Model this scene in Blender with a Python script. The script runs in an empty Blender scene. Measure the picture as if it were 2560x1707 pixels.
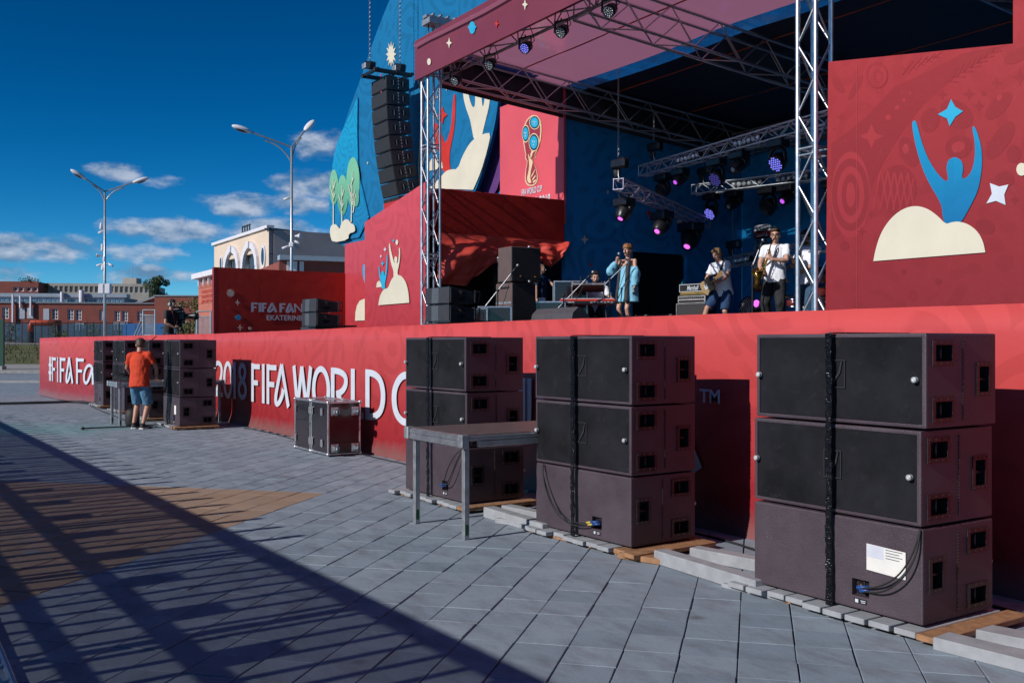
import bpy, bmesh, math, random
from mathutils import Vector, Matrix, Euler, noise
V = Vector; PI = math.pi; R = math.radians
random.seed(7)
SC = bpy.context.scene
COL = SC.collection

# ------------------------------------------------------------------ camera, sky, sun, exposure
# world x runs along the stage front, y into the stage, z up; the camera stands at (0, 0, EYE)
F = 2489.0; EYE = 1.65; HZ = 857.0
CF = V((-0.8427, 0.5385, 0)); CR = V((0.5385, 0.8427, 0)); ORG = V((0, 0, EYE))
cam = bpy.data.cameras.new('camera'); cam_o = bpy.data.objects.new('camera', cam); COL.objects.link(cam_o)
cam.lens = 35.0; cam.sensor_width = 36.0; cam.clip_start = 0.05; cam.clip_end = 6000; cam.shift_y = 3.5 / 2560
cam_o.location = ORG; cam_o.rotation_euler = (PI / 2, 0, math.atan2(0.8427, 0.5385))
SC.camera = cam_o

SUN_EL = R(29.0); SUN_H = V((-0.045, 0.999, 0)).normalized()      # horizontal travel of the light: into the stage
sun = bpy.data.lights.new('sun', 'SUN'); sun.energy = 4.3; sun.angle = R(0.55); sun.color = (1.0, 0.96, 0.915)
sun_o = bpy.data.objects.new('sun', sun); COL.objects.link(sun_o)
sdir = V((SUN_H.x * math.cos(SUN_EL), SUN_H.y * math.cos(SUN_EL), -math.sin(SUN_EL)))
sun_o.rotation_euler = sdir.to_track_quat('-Z', 'Y').to_euler(); sun_o.location = (0, -20, 20)

SC.view_settings.view_transform = 'Standard'; SC.view_settings.look = 'None'
SC.view_settings.exposure = 0.0; SC.view_settings.gamma = 1.0; SC.view_settings.use_curve_mapping = False

def build_world():
    w = bpy.data.worlds.new('World'); SC.world = w; w.use_nodes = True
    nt = w.node_tree; N = nt.nodes; L = nt.links; N.clear()
    def nd(t, **k):
        n = N.new(t)
        for a, b in k.items(): setattr(n, a, b)
        return n
    def put(sock, v):
        if isinstance(v, (int, float)): sock.default_value = v
        else: L.new(v, sock)
    def m(op, a, b=None, c=None):
        n = nd('ShaderNodeMath', operation=op); put(n.inputs[0], a)
        if b is not None: put(n.inputs[1], b)
        if c is not None: put(n.inputs[2], c)
        return n.outputs[0]
    sky = nd('ShaderNodeTexSky', sky_type='NISHITA'); sky.sun_disc = False
    sky.sun_elevation = SUN_EL; sky.sun_rotation = math.atan2(-SUN_H.x, -SUN_H.y)
    sky.altitude = 2500; sky.air_density = 0.8; sky.dust_density = 0.0; sky.ozone_density = 3.0
    hs = nd('ShaderNodeHueSaturation'); hs.inputs['Saturation'].default_value = 1.38; hs.inputs['Hue'].default_value = 0.480
    hs.inputs['Value'].default_value = 0.8
    L.new(sky.outputs[0], hs.inputs['Color'])
    gm = nd('ShaderNodeGamma'); gm.inputs[1].default_value = 1.48; L.new(hs.outputs[0], gm.inputs[0])
    tc = nd('ShaderNodeTexCoord'); sep = nd('ShaderNodeSeparateXYZ'); L.new(tc.outputs['Generated'], sep.inputs[0])
    az = m('ARCTAN2', sep.outputs[0], sep.outputs[1]); el = m('ARCSINE', sep.outputs[2])
    # small fair-weather clouds low over the horizon: (azimuth, elevation, half width, half height), radians
    blobs = []
    def px(u, v, du, dv, k=1.0):
        d = CF + CR * ((u - 1280) / F); h = d.length
        blobs.append((math.atan2(d.x, d.y), math.atan((HZ - v) / F / h), du / F / h, dv / F / h, k))
    px(290, 428, 85, 26, .75); px(400, 450, 55, 18, .4); px(90, 622, 150, 40, .8); px(250, 625, 190, 34, .5); px(430, 575, 175, 40, .9)
    px(600, 512, 120, 38, .9); px(790, 465, 120, 42, 1.0); px(800, 360, 80, 40, .55); px(330, 690, 120, 32, .8); px(690, 575, 130, 36, .9)
    px(760, 510, 110, 34, .8); px(30, 690, 80, 26, .5); px(470, 690, 110, 20, .4)
    rg = random.Random(3)
    for i in range(9):
        blobs.append((-1.0 + 0.62 * (i + 1) + rg.uniform(-.1, .1), rg.uniform(.06, .2), rg.uniform(.06, .13), rg.uniform(.012, .024), .9))
    acc = None
    for (a, e, wa, we, k) in blobs:
        d = m('SUBTRACT', az, a); d = m('WRAP', d, PI, -PI)
        x = m('MULTIPLY', d, 1 / wa); y = m('MULTIPLY', m('SUBTRACT', el, e), 1 / we)
        q = m('MULTIPLY_ADD', x, x, m('MULTIPLY', y, y))
        r = m('MULTIPLY_ADD', q, -k, k)
        acc = r if acc is None else m('MAXIMUM', acc, r)
    cmb = nd('ShaderNodeCombineXYZ'); put(cmb.inputs[0], m('MULTIPLY', az, 22)); put(cmb.inputs[1], m('MULTIPLY', el, 44)); 
    nz = nd('ShaderNodeTexNoise'); nz.inputs['Scale'].default_value = 1.0; nz.inputs['Detail'].default_value = 6; nz.inputs['Roughness'].default_value = .58
    L.new(cmb.outputs[0], nz.inputs['Vector'])
    mask = m('ADD', m('MULTIPLY', acc, 0.72), m('MULTIPLY', m('SUBTRACT', nz.outputs[0], .5), 2.0))
    mr = nd('ShaderNodeMapRange', interpolation_type='SMOOTHSTEP'); put(mr.inputs[0], mask); mr.inputs[1].default_value = .0; mr.inputs[2].default_value = .62
    op = m('MULTIPLY', mr.outputs[0], .86)
    # sunlit tops, greyer bases
    cmb2 = nd('ShaderNodeCombineXYZ'); put(cmb2.inputs[0], m('MULTIPLY', az, 22)); put(cmb2.inputs[1], m('MULTIPLY_ADD', el, 44, .32))
    nz2 = nd('ShaderNodeTexNoise'); nz2.inputs['Scale'].default_value = 1.0; nz2.inputs['Detail'].default_value = 5; L.new(cmb2.outputs[0], nz2.inputs['Vector'])
    ramp = nd('ShaderNodeMapRange'); put(ramp.inputs[0], m('SUBTRACT', nz.outputs[0], nz2.outputs[0])); ramp.inputs[1].default_value = -.10; ramp.inputs[2].default_value = .14
    cc = nd('ShaderNodeMix', data_type='RGBA'); put(cc.inputs[0], ramp.outputs[0])
    cc.inputs[6].default_value = (2.2, 4.0, 6.6, 1); cc.inputs[7].default_value = (8.4, 9.6, 11.8, 1)
    mix = nd('ShaderNodeMix', data_type='RGBA'); put(mix.inputs[0], op); L.new(gm.outputs[0], mix.inputs[6]); L.new(cc.outputs[2], mix.inputs[7])
    bg = nd('ShaderNodeBackground'); bg.inputs[1].default_value = 0.058; L.new(mix.outputs[2], bg.inputs[0])
    out = nd('ShaderNodeOutputWorld'); L.new(bg.outputs[0], out.inputs[0])
build_world()

# ------------------------------------------------------------------ where a sight line meets a real plane
def ray(u, v): return CF + CR * ((u - 1280) / F) + V((0, 0, (HZ - v) / F))
def an(u, v, n): d = ray(u, v); return ORG + d * (n / d.y)
def as_(u, v, s): d = ray(u, v); return ORG + d * (s / d.x)
def az(u, v, z=0.0): d = ray(u, v); return ORG + d * ((z - EYE) / d.z)
def aY(u, v, Y): return ORG + ray(u, v) * Y
def cw(X, Y, z=0.0): p = CF * Y + CR * X; return V((p.x, p.y, z))      # metres right of / in front of the camera
YAW = math.atan2(0.8427, 0.5385)                                          # turns local +y to the viewing direction

# ------------------------------------------------------------------ materials
def lin(c): return tuple((x / 12.92 if x <= .04045 else ((x + .055) / 1.055) ** 2.4) for x in c)
def rgb(r, g, b, k=1.0): return tuple(min(1, x * k) for x in lin((r / 255, g / 255, b / 255)))
class NT:
    def __init__(s, name):
        s.mat = bpy.data.materials.new(name); s.mat.use_nodes = True; s.t = s.mat.node_tree; s.N = s.t.nodes; s.L = s.t.links
        s.b = s.N['Principled BSDF']
    def n(s, t, **k):
        x = s.N.new(t)
        for a, b in k.items(): setattr(x, a, b)
        return x
    def put(s, sock, v):
        if isinstance(v, (int, float)): sock.default_value = v
        elif isinstance(v, tuple): sock.default_value = v if len(v) != 3 or sock.type == 'VECTOR' else v + (1,)
        else: s.L.new(v, sock)
    def m(s, op, a, b=None, c=None):
        x = s.n('ShaderNodeMath', operation=op); s.put(x.inputs[0], a)
        if b is not None: s.put(x.inputs[1], b)
        if c is not None: s.put(x.inputs[2], c)
        return x.outputs[0]
    def noise(s, vec, scale, detail=4, rough=.55, dist=0):
        x = s.n('ShaderNodeTexNoise'); s.L.new(vec, x.inputs['Vector']); x.inputs['Scale'].default_value = scale
        x.inputs['Detail'].default_value = detail; x.inputs['Roughness'].default_value = rough; x.inputs['Distortion'].default_value = dist
        return x.outputs[0]
    def mix(s, f, a, b, mode='MIX'):
        x = s.n('ShaderNodeMix', data_type='RGBA', blend_type=mode); s.put(x.inputs[0], f); s.put(x.inputs[6], a); s.put(x.inputs[7], b); return x.outputs[2]
    def mr(s, v, a, b, c=0., d=1.):
        x = s.n('ShaderNodeMapRange'); s.put(x.inputs[0], v); x.inputs[1].default_value = a; x.inputs[2].default_value = b; x.inputs[3].default_value = c; x.inputs[4].default_value = d; return x.outputs[0]
    def dot(s, vec, d):
        x = s.n('ShaderNodeVectorMath', operation='DOT_PRODUCT'); s.L.new(vec, x.inputs[0]); x.inputs[1].default_value = d; return x.outputs[1]
    def pos(s): return s.n('ShaderNodeNewGeometry').outputs['Position']
    def obj(s): return s.n('ShaderNodeTexCoord').outputs['Object']
    def bump(s, h, strength=.3, dist=.01):
        x = s.n('ShaderNodeBump'); s.L.new(h, x.inputs['Height']); x.inputs['Strength'].default_value = strength; x.inputs['Distance'].default_value = dist
        s.L.new(x.outputs[0], s.b.inputs['Normal'])
MATS = {}
def pm(name, col, rough=.5, metal=0., var=.12, scale=6., bump=0., bscale=90., spec=.5, dirt=0., emit=None, coat=0.):
    """plain painted / plastic / cloth / metal surface with uneven tone, fine relief and some dust"""
    if name in MATS: return MATS[name]
    t = NT(name); o = t.pos(); b = t.b
    n1 = t.noise(o, scale, 5, .6)
    c = t.mix(t.mr(n1, .3, .7), tuple(x * (1 - var) for x in col), tuple(min(1, x * (1 + var)) for x in col))
    if dirt:
        n2 = t.noise(o, scale * 3.1, 6, .7)
        c = t.mix(t.mr(n2, .58, .78, 0, dirt), c, (.25, .23, .21))
    t.put(b.inputs['Base Color'], c)
    t.put(b.inputs['Roughness'], t.mr(n1, .2, .8, max(.02, rough - .08), min(1, rough + .08)))
    b.inputs['Metallic'].default_value = metal; b.inputs['Specular IOR Level'].default_value = spec; b.inputs['Coat Weight'].default_value = coat
    if bump: t.bump(t.noise(o, bscale, 3, .6), bump, .004)
    if emit: b.inputs['Emission Color'].default_value = emit[0] + (1,); b.inputs['Emission Strength'].default_value = emit[1]
    MATS[name] = t.mat; return t.mat

def print_mat(name, top, bot, z0, z1, dark=.80, scale=1.0, rough=.42, axis='xz', grime=0.):
    """printed banner cloth: colour fades from top to bottom of the print, faint folk ornament of rings, petals and dots"""
    if name in MATS: return MATS[name]
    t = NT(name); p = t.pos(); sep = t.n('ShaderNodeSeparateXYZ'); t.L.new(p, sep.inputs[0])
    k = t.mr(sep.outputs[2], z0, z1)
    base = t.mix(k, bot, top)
    cm = t.n('ShaderNodeCombineXYZ'); t.put(cm.inputs[0], sep.outputs[0 if axis == 'xz' else 1]); t.put(cm.inputs[1], sep.outputs[2])
    wob = t.n('ShaderNodeTexNoise'); t.L.new(cm.outputs[0], wob.inputs['Vector']); wob.inputs['Scale'].default_value = .9 * scale; wob.inputs['Detail'].default_value = 1
    va = t.n('ShaderNodeVectorMath', operation='MULTIPLY_ADD'); t.L.new(wob.outputs['Color'], va.inputs[0]); va.inputs[1].default_value = (.9 / scale, .9 / scale, 0); t.L.new(cm.outputs[0], va.inputs[2])
    vo = t.n('ShaderNodeTexVoronoi', feature='F1', voronoi_dimensions='2D'); t.L.new(va.outputs[0], vo.inputs['Vector']); vo.inputs['Scale'].default_value = .85 * scale
    ring = t.m('SINE', t.m('MULTIPLY', vo.outputs['Distance'], 26))
    ring = t.mr(ring, .15, .4)
    msk = t.mr(t.noise(cm.outputs[0], .8 * scale, 1), .46, .5)
    v2 = t.n('ShaderNodeTexVoronoi', feature='F1', voronoi_dimensions='2D'); t.L.new(va.outputs[0], v2.inputs['Vector']); v2.inputs['Scale'].default_value = 2.6 * scale
    dots = t.mr(v2.outputs['Distance'], .22, .24, 1, 0)
    pat = t.m('MAXIMUM', t.m('MULTIPLY', ring, msk), t.m('MULTIPLY', dots, t.m('SUBTRACT', 1.0, msk)))
    c = t.mix(t.m('MULTIPLY', pat, 1.0), base, t.mix(1.0, base, (dark, dark * .97, dark * .97), 'MULTIPLY'))
    big = t.noise(p, .55, 3); fine = t.noise(p, 14, 5, .7)
    c = t.mix(t.mr(big, .3, .7, 0, .14), c, tuple(x * .75 for x in bot)); c = t.mix(t.mr(fine, .62, .8, 0, .10), c, (.45, .33, .3))
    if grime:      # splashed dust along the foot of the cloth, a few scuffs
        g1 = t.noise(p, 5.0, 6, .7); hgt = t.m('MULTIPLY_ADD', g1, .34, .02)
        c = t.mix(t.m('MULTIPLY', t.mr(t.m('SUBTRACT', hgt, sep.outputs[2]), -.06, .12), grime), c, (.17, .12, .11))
        st_ = t.n('ShaderNodeMapping'); t.L.new(p, st_.inputs['Vector']); st_.inputs['Scale'].default_value = (1.3, 1.3, .16)
        c = t.mix(t.mr(t.noise(st_.outputs[0], 5, 5, .65), .58, .80, 0, .22), c, tuple(x * .55 for x in bot))
    t.put(t.b.inputs['Base Color'], c); t.put(t.b.inputs['Roughness'], rough); t.b.inputs['Specular IOR Level'].default_value = .3
    t.bump(t.noise(p, 2.2, 5, .65), .22, .03)
    MATS[name] = t.mat; return t.mat

# ------------------------------------------------------------------ mesh helpers
def link(o, parent=None):
    COL.objects.link(o)
    if parent is not None: o.parent = parent
    return o
def thing(name, label, cat, loc=(0, 0, 0), rotz=0., group=None, rot=None):
    o = bpy.data.objects.new(name, None); o.empty_display_size = .1; link(o); o.location = loc
    o.rotation_euler = rot if rot is not None else (0, 0, rotz)
    return tag(o, label, cat, group)
def tag(o, label, cat, group=None):
    o['label'] = label; o['category'] = cat; o['kind'] = 'thing'
    if group: o['group'] = group
    return o
def struct(o): o['kind'] = 'structure'; return o
def clone(root, label=None, loc=None, rotz=None, group=None):
    r = root.copy(); COL.objects.link(r)
    if loc is not None: r.location = loc
    if rotz is not None: r.rotation_euler = (0, 0, rotz)
    if label: r['label'] = label
    if group: r['group'] = group
    for ch in list(root.children):
        c = ch.copy(); COL.objects.link(c); c.parent = r
        for g in list(ch.children):
            d = g.copy(); COL.objects.link(d); d.parent = c
    return r
class MB:
    """collects shapes; build() makes ONE mesh object"""
    def __init__(s): s.v = []; s.f = []; s.mi = []; s.cur = 0; s.sm = []; s.smooth = False
    def add(s, vs, fs):
        o = len(s.v); s.v += [tuple(x) for x in vs]
        for f in fs: s.f.append(tuple(i + o for i in f)); s.mi.append(s.cur); s.sm.append(s.smooth)
    def box(s, c, d, rot=None, taper=None):
        x, y, z = d[0] / 2, d[1] / 2, d[2] / 2; k = taper or (1, 1)
        vs = [V((-x, -y, -z)), V((x, -y, -z)), V((x, y, -z)), V((-x, y, -z)), V((-x * k[0], -y * k[1], z)), V((x * k[0], -y * k[1], z)), V((x * k[0], y * k[1], z)), V((-x * k[0], y * k[1], z))]
        if rot is not None: vs = [rot @ p for p in vs]
        c = V(c); s.add([p + c for p in vs], [(0, 3, 2, 1), (4, 5, 6, 7), (0, 1, 5, 4), (1, 2, 6, 5), (2, 3, 7, 6), (3, 0, 4, 7)]); return s
    def bbox(s, c, d, b=.01, rot=None):
        """chamfered box"""
        x, y, z = d[0] / 2, d[1] / 2, d[2] / 2; b = min(b, x * .9, y * .9, z * .9); bm = bmesh.new()
        bmesh.ops.create_cube(bm, size=1, matrix=Matrix.Diagonal((d[0], d[1], d[2], 1)))
        bmesh.ops.bevel(bm, geom=list(bm.edges), offset=b, segments=1, affect='EDGES', profile=.5)
        M = Matrix.Translation(V(c)) @ (rot.to_4x4() if rot is not None else Matrix())
        bm.verts.index_update(); s.add([M @ q.co for q in bm.verts], [[q.index for q in f.verts] for f in bm.faces]); bm.free(); return s
    def tube(s, pts, rad, seg=8, cap=True, flat=1.0, up=None):
        pts = [V(p) for p in pts]; n = len(pts)
        rad = [rad] * n if isinstance(rad, (int, float)) else list(rad)
        vs = []; prev = None
        for i, p in enumerate(pts):
            t = (pts[min(i + 1, n - 1)] - pts[max(i - 1, 0)])
            t = t.normalized() if t.length > 1e-9 else V((0, 0, 1))
            if prev is None:
                a = V(up) if up is not None else (V((0, 0, 1)) if abs(t.z) < .9 else V((1, 0, 0)))
                e = (a - t * a.dot(t)).normalized()
            else: e = (prev - t * prev.dot(t)).normalized()
            prev = e; f = t.cross(e)
            for k in range(seg):
                a = 2 * PI * k / seg; vs.append(p + (e * math.cos(a) + f * math.sin(a) * flat) * rad[i])
        fs = [(i * seg + k, i * seg + (k + 1) % seg, (i + 1) * seg + (k + 1) % seg, (i + 1) * seg + k) for i in range(n - 1) for k in range(seg)]
        if cap: fs += [tuple(range(seg - 1, -1, -1)), tuple((n - 1) * seg + k for k in range(seg))]
        sm = s.smooth; s.smooth = True; s.add(vs, fs); s.smooth = sm
        return s
    def lathe(s, prof, o=(0, 0, 0), ax=(0, 0, 1), seg=20, cap=True):
        """prof: (radius, distance along axis)"""
        ax = V(ax).normalized(); a = V((0, 0, 1)) if abs(ax.z) < .9 else V((1, 0, 0)); e = (a - ax * a.dot(ax)).normalized(); f = ax.cross(e); o = V(o); vs = []
        for r, h in prof:
            for k in range(seg): q = 2 * PI * k / seg; vs.append(o + ax * h + (e * math.cos(q) + f * math.sin(q)) * r)
        n = len(prof); fs = [(i * seg + k, i * seg + (k + 1) % seg, (i + 1) * seg + (k + 1) % seg, (i + 1) * seg + k) for i in range(n - 1) for k in range(seg)]
        if cap: fs += [tuple(range(seg - 1, -1, -1)), tuple((n - 1) * seg + k for k in range(seg))]
        sm = s.smooth; s.smooth = True; s.add(vs, fs); s.smooth = sm; return s
    def ball(s, c, r, seg=12, rings=8, rot=None):
        r = (r, r, r) if isinstance(r, (int, float)) else r; c = V(c); vs = [V((0, 0, -r[2]))]
        for i in range(1, rings):
            a = PI * i / rings - PI / 2
            for k in range(seg): q = 2 * PI * k / seg; vs.append(V((r[0] * math.cos(a) * math.cos(q), r[1] * math.cos(a) * math.sin(q), r[2] * math.sin(a))))
        vs.append(V((0, 0, r[2]))); top = len(vs) - 1
        if rot is not None: vs = [rot @ p for p in vs]
        fs = [(0, 1 + (k + 1) % seg, 1 + k) for k in range(seg)]
        for i in range(rings - 2):
            for k in range(seg): a = 1 + i * seg; fs.append((a + k, a + (k + 1) % seg, a + seg + (k + 1) % seg, a + seg + k))
        a = 1 + (rings - 2) * seg; fs += [(a + k, a + (k + 1) % seg, top) for k in range(seg)]
        sm = s.smooth; s.smooth = True; s.add([p + c for p in vs], fs); s.smooth = sm; return s
    def prism(s, poly, o, ex, ey, depth):
        """polygon given in (a, b) along ex, ey from o, extruded along ex x ey by depth"""
        o = V(o); ex = V(ex); ey = V(ey); nz = ex.cross(ey).normalized() * depth; n = len(poly)
        ar = sum(poly[i][0] * poly[(i + 1) % n][1] - poly[(i + 1) % n][0] * poly[i][1] for i in range(n))
        if ar < 0: poly = poly[::-1]
        p = [o + ex * a + ey * b for a, b in poly]
        s.add(p + [q + nz for q in p], [tuple(range(n - 1, -1, -1)), tuple(range(n, 2 * n))] + [(i, (i + 1) % n, n + (i + 1) % n, n + i) for i in range(n)]); return s
    def frame(s, o, ex, ey, w, h, t, depth):
        """rectangular ring, outer w x h from o, bar width t"""
        o = V(o); ex = V(ex); ey = V(ey)
        for (a, b, c, d) in ((0, 0, w, t), (0, h - t, w, t), (0, t, t, h - 2 * t), (w - t, t, t, h - 2 * t)):
            s.prism([(a, b), (a + c, b), (a + c, b + d), (a, b + d)], o, ex, ey, depth)
        return s
    def build(s, name, mat, parent=None, smooth=None, loc=None, rot=None):
        me = bpy.data.meshes.new(name); me.from_pydata(s.v, [], s.f)
        mats = mat if isinstance(mat, (list, tuple)) else [mat]
        for x in mats: me.materials.append(x)
        me.polygons.foreach_set('material_index', s.mi)
        me.polygons.foreach_set('use_smooth', [True] * len(s.f) if smooth else s.sm)
        me.update()
        o = bpy.data.objects.new(name, me); link(o, parent)
        if loc is not None: o.location = loc
        if rot is not None: o.rotation_euler = rot
        return o
_UC = {}
def rod(name, parent, p0, p1, r, mat, seg=8):
    """a straight tube as its own object; all of one material share one mesh"""
    k = (mat.name, seg)
    if k not in _UC:
        b = MB(); b.tube([(0, 0, 0), (0, 0, 1)], 1.0, seg); me_o = b.build('rod', mat); _UC[k] = me_o.data; bpy.data.objects.remove(me_o)
    p0 = V(p0); p1 = V(p1); d = p1 - p0
    o = bpy.data.objects.new(name, _UC[k]); link(o, parent)
    o.rotation_mode = 'QUATERNION'; o.rotation_quaternion = d.to_track_quat('Z', 'Y'); o.location = p0; o.scale = (r, r, d.length)
    return o
def smooth_poly(pts, it=2, closed=True):
    """Chaikin corner cutting"""
    for _ in range(it):
        q = []; n = len(pts)
        rng = range(n) if closed else range(n - 1)
        if not closed: q.append(pts[0])
        for i in rng:
            a = pts[i]; b = pts[(i + 1) % n]
            q += [(a[0] * .75 + b[0] * .25, a[1] * .75 + b[1] * .25), (a[0] * .25 + b[0] * .75, a[1] * .25 + b[1] * .75)]
        if not closed: q.append(pts[-1])
        pts = q
    return pts
def evalmesh(o, name):
    dg = bpy.context.evaluated_depsgraph_get(); dg.update()
    me = bpy.data.meshes.new_from_object(o.evaluated_get(dg)); me.name = name; return me
def text_mesh(txt, size, thick=.004, offset=0., shear=0., font_scale=1.0):
    cu = bpy.data.curves.new('t', 'FONT'); cu.body = txt; cu.size = size; cu.extrude = thick / 2; cu.offset = offset; cu.shear = shear; cu.resolution_u = 3
    cu.align_x = 'LEFT'
    o = bpy.data.objects.new('t', cu); COL.objects.link(o); me = evalmesh(o, 'lettering'); bpy.data.objects.remove(o); bpy.data.curves.remove(cu)
    return me
def text(name, txt, o, ex, ey, height, mat, parent, width=None, thick=.004, offset=0., shear=0., lift=.004):
    """flat lettering on a surface: lower left corner o, direction ex, up ey, cap height in metres"""
    me = text_mesh(txt, 1.0, .01, offset, shear)
    xs = [v.co.x for v in me.vertices]; ys = [v.co.y for v in me.vertices]
    w0 = max(xs) - min(xs); h0 = max(ys) - min(ys); sx = (width / w0) if width else height / h0; sy = height / h0
    ex = V(ex).normalized(); ey = V(ey).normalized(); ez = ex.cross(ey)
    for v in me.vertices:
        q = V(o) + ex * ((v.co.x - min(xs)) * sx) + ey * ((v.co.y - min(ys)) * sy) + ez * (lift + (thick if v.co.z > 0 else 0)); v.co = q
    me.materials.clear(); me.materials.append(mat)
    ob = bpy.data.objects.new(name, me); link(ob, parent); return ob
def holes_wall(mb, o, ex, ey, w, h, holes, depth):
    """wall face of w x h with recessed rectangles (x, y, w, h); returns nothing, adds to mb"""
    o = V(o); ex = V(ex); ey = V(ey); nz = ex.cross(ey)
    xs = sorted({0, w, *[a for q in holes for a in (q[0], q[0] + q[2])]}); ys = sorted({0, h, *[a for q in holes for a in (q[1], q[1] + q[3])]})
    P = lambda a, b, d=0: o + ex * a + ey * b - nz * d
    for i in range(len(xs) - 1):
        for j in range(len(ys) - 1):
            cx = (xs[i] + xs[i + 1]) / 2; cy = (ys[j] + ys[j + 1]) / 2
            if any(q[0] < cx < q[0] + q[2] and q[1] < cy < q[1] + q[3] for q in holes): continue
            mb.add([P(xs[i], ys[j]), P(xs[i + 1], ys[j]), P(xs[i + 1], ys[j + 1]), P(xs[i], ys[j + 1])], [(0, 1, 2, 3)])
    for (a, b, c, d) in holes:
        q = [P(a, b), P(a + c, b), P(a + c, b + d), P(a, b + d)]; r = [P(a, b, depth), P(a + c, b, depth), P(a + c, b + d, depth), P(a, b + d, depth)]
        mb.add(q + r, [(0, 4, 5, 1), (1, 5, 6, 2), (2, 6, 7, 3), (3, 7, 4, 0)])
# ------------------------------------------------------------------ ground and paving
G = V((-0.691, 0.7229, 0)).normalized(); C_ = V((0.7229, 0.691, 0)).normalized()      # the paving lies diagonal to the stage
A0, B0, PITCH = 10.15, -4.587, 0.3
def paving_mat(name, lines):
    t = NT(name); p = t.pos()
    a = t.dot(p, tuple(G)); b = t.dot(p, tuple(C_))
    ia = t.m('FLOOR', t.m('MULTIPLY', t.m('SUBTRACT', a, A0), 1 / PITCH)); ib = t.m('FLOOR', t.m('MULTIPLY', t.m('SUBTRACT', b, B0), 1 / PITCH))
    cell = t.n('ShaderNodeCombineXYZ'); t.put(cell.inputs[0], ia); t.put(cell.inputs[1], ib)
    wn = t.n('ShaderNodeTexWhiteNoise', noise_dimensions='2D'); t.L.new(cell.outputs[0], wn.inputs['Vector'])
    big = t.noise(p, .35, 4); mid = t.noise(p, 2.3, 5, .65); fine = t.noise(p, 55, 3, .7)
    grey = t.mix(wn.outputs['Value'], (.225, .288, .350), (.320, .380, .440))
    sm_ = t.n('ShaderNodeMapping'); t.L.new(p, sm_.inputs['Vector']); sm_.inputs['Rotation'].default_value = (0, 0, .95); sm_.inputs['Scale'].default_value = (1, 2.4, 1)
    smu = t.noise(sm_.outputs[0], 2.6, 6, .68)
    grey = t.mix(t.mr(mid, .35, .75, 0, .45), grey, (.155, .182, .222)); grey = t.mix(t.mr(smu, .46, .70, 0, .62), grey, (.120, .125, .142)); grey = t.mix(t.mr(big, .4, .7, 0, .40), grey, (.275, .305, .360))
    brown = t.mix(wn.outputs['Value'], (.31, .205, .13), (.39, .265, .18)); brown = t.mix(t.mr(mid, .45, .75, 0, .5), brown, (.28, .23, .215))
    edge = t.m('MULTIPLY', t.m('SUBTRACT', mid, .5), .02)
    fb = t.m('MULTIPLY', t.m('LESS_THAN', ia, 0.0), t.m('LESS_THAN', ib, 0.0))
    fb = t.m('MULTIPLY', fb, t.mr(t.m('ADD', mid, t.m('MULTIPLY', wn.outputs['Value'], .25)), .36, .46))
    c = t.mix(fb, grey, brown)
    scr0 = t.noise(p, 1.1, 5, .65)
    teal_a = t.m('MULTIPLY', t.mr(t.m('ADD', a, t.m('MULTIPLY', mid, 1.6)), 15.6, 16.6), t.mr(t.m('ADD', a, t.m('MULTIPLY', mid, 1.6)), 18.6, 17.8))
    ft = t.m('MULTIPLY', teal_a, t.mr(t.m('ADD', b, t.m('MULTIPLY', mid, 1.4)), -10.4, -11.2))
    c = t.mix(t.m('MULTIPLY', ft, t.mr(scr0, .35, .6, .1, .8)), c, (.17, .34, .35))
    # scuffs, chalky marks and small droppings of dirt
    sc = t.n('ShaderNodeMapping'); t.L.new(p, sc.inputs['Vector']); sc.inputs['Rotation'].default_value = (0, 0, .5); sc.inputs['Scale'].default_value = (1, 6, 1)
    scr = t.noise(sc.outputs[0], 3.0, 6, .7); c = t.mix(t.mr(scr, .60, .78, 0, .45), c, (.36, .36, .37))
    vo = t.n('ShaderNodeTexVoronoi'); t.L.new(p, vo.inputs['Vector']); vo.inputs['Scale'].default_value = 2.1
    spot = t.m('MULTIPLY', t.mr(vo.outputs['Distance'], .03, .13, 1, 0), t.mr(t.noise(p, .9, 2), .44, .56))
    c = t.mix(t.m('MULTIPLY', spot, .5), c, (.07, .065, .065))
    c = t.mix(t.mr(fine, .3, .7, 0, .22), c, (.11, .11, .12))
    if lines:
        fa = t.m('FRACT', t.m('MULTIPLY', t.m('SUBTRACT', a, A0), 1 / PITCH)); fbb = t.m('FRACT', t.m('MULTIPLY', t.m('SUBTRACT', b, B0), 1 / PITCH))
        jl = t.m('MAXIMUM', t.m('LESS_THAN', fa, .015), t.m('LESS_THAN', fbb, .035)); c = t.mix(jl, c, (.03, .03, .034))
    t.put(t.b.inputs['Base Color'], c); t.put(t.b.inputs['Roughness'], t.mr(mid, .3, .7, .62, .86)); t.b.inputs['Specular IOR Level'].default_value = .28
    t.bump(t.m('ADD', fine, t.m('MULTIPLY', mid, .6)), .25, .004)
    MATS[name] = t.mat; return t.mat
pave = paving_mat('paving_concrete', False); pave_far = paving_mat('paving_concrete_distant', True)
joint = pm('joint_sand', (.028, .027, .03), .9, var=.3, scale=20)
earth = pm('dry_earth_and_asphalt', (.085, .08, .075), .9, var=.25, scale=.4, bump=.3, bscale=30)
def sheet(name, pts, z, mat):
    b = MB(); b.add([(p[0], p[1], z) for p in pts], [tuple(range(len(pts)))]); o = b.build(name, mat); return struct(o)
g0 = MB(); g0.add([(-2500, -2500, -.06), (2500, -2500, -.06), (2500, 2500, -.06), (-2500, 2500, -.06)], [(0, 1, 2, 3)]); ground = struct(g0.build('ground', earth))
def cwp(X, Y): q = cw(X, Y); return (q.x, q.y)
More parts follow.
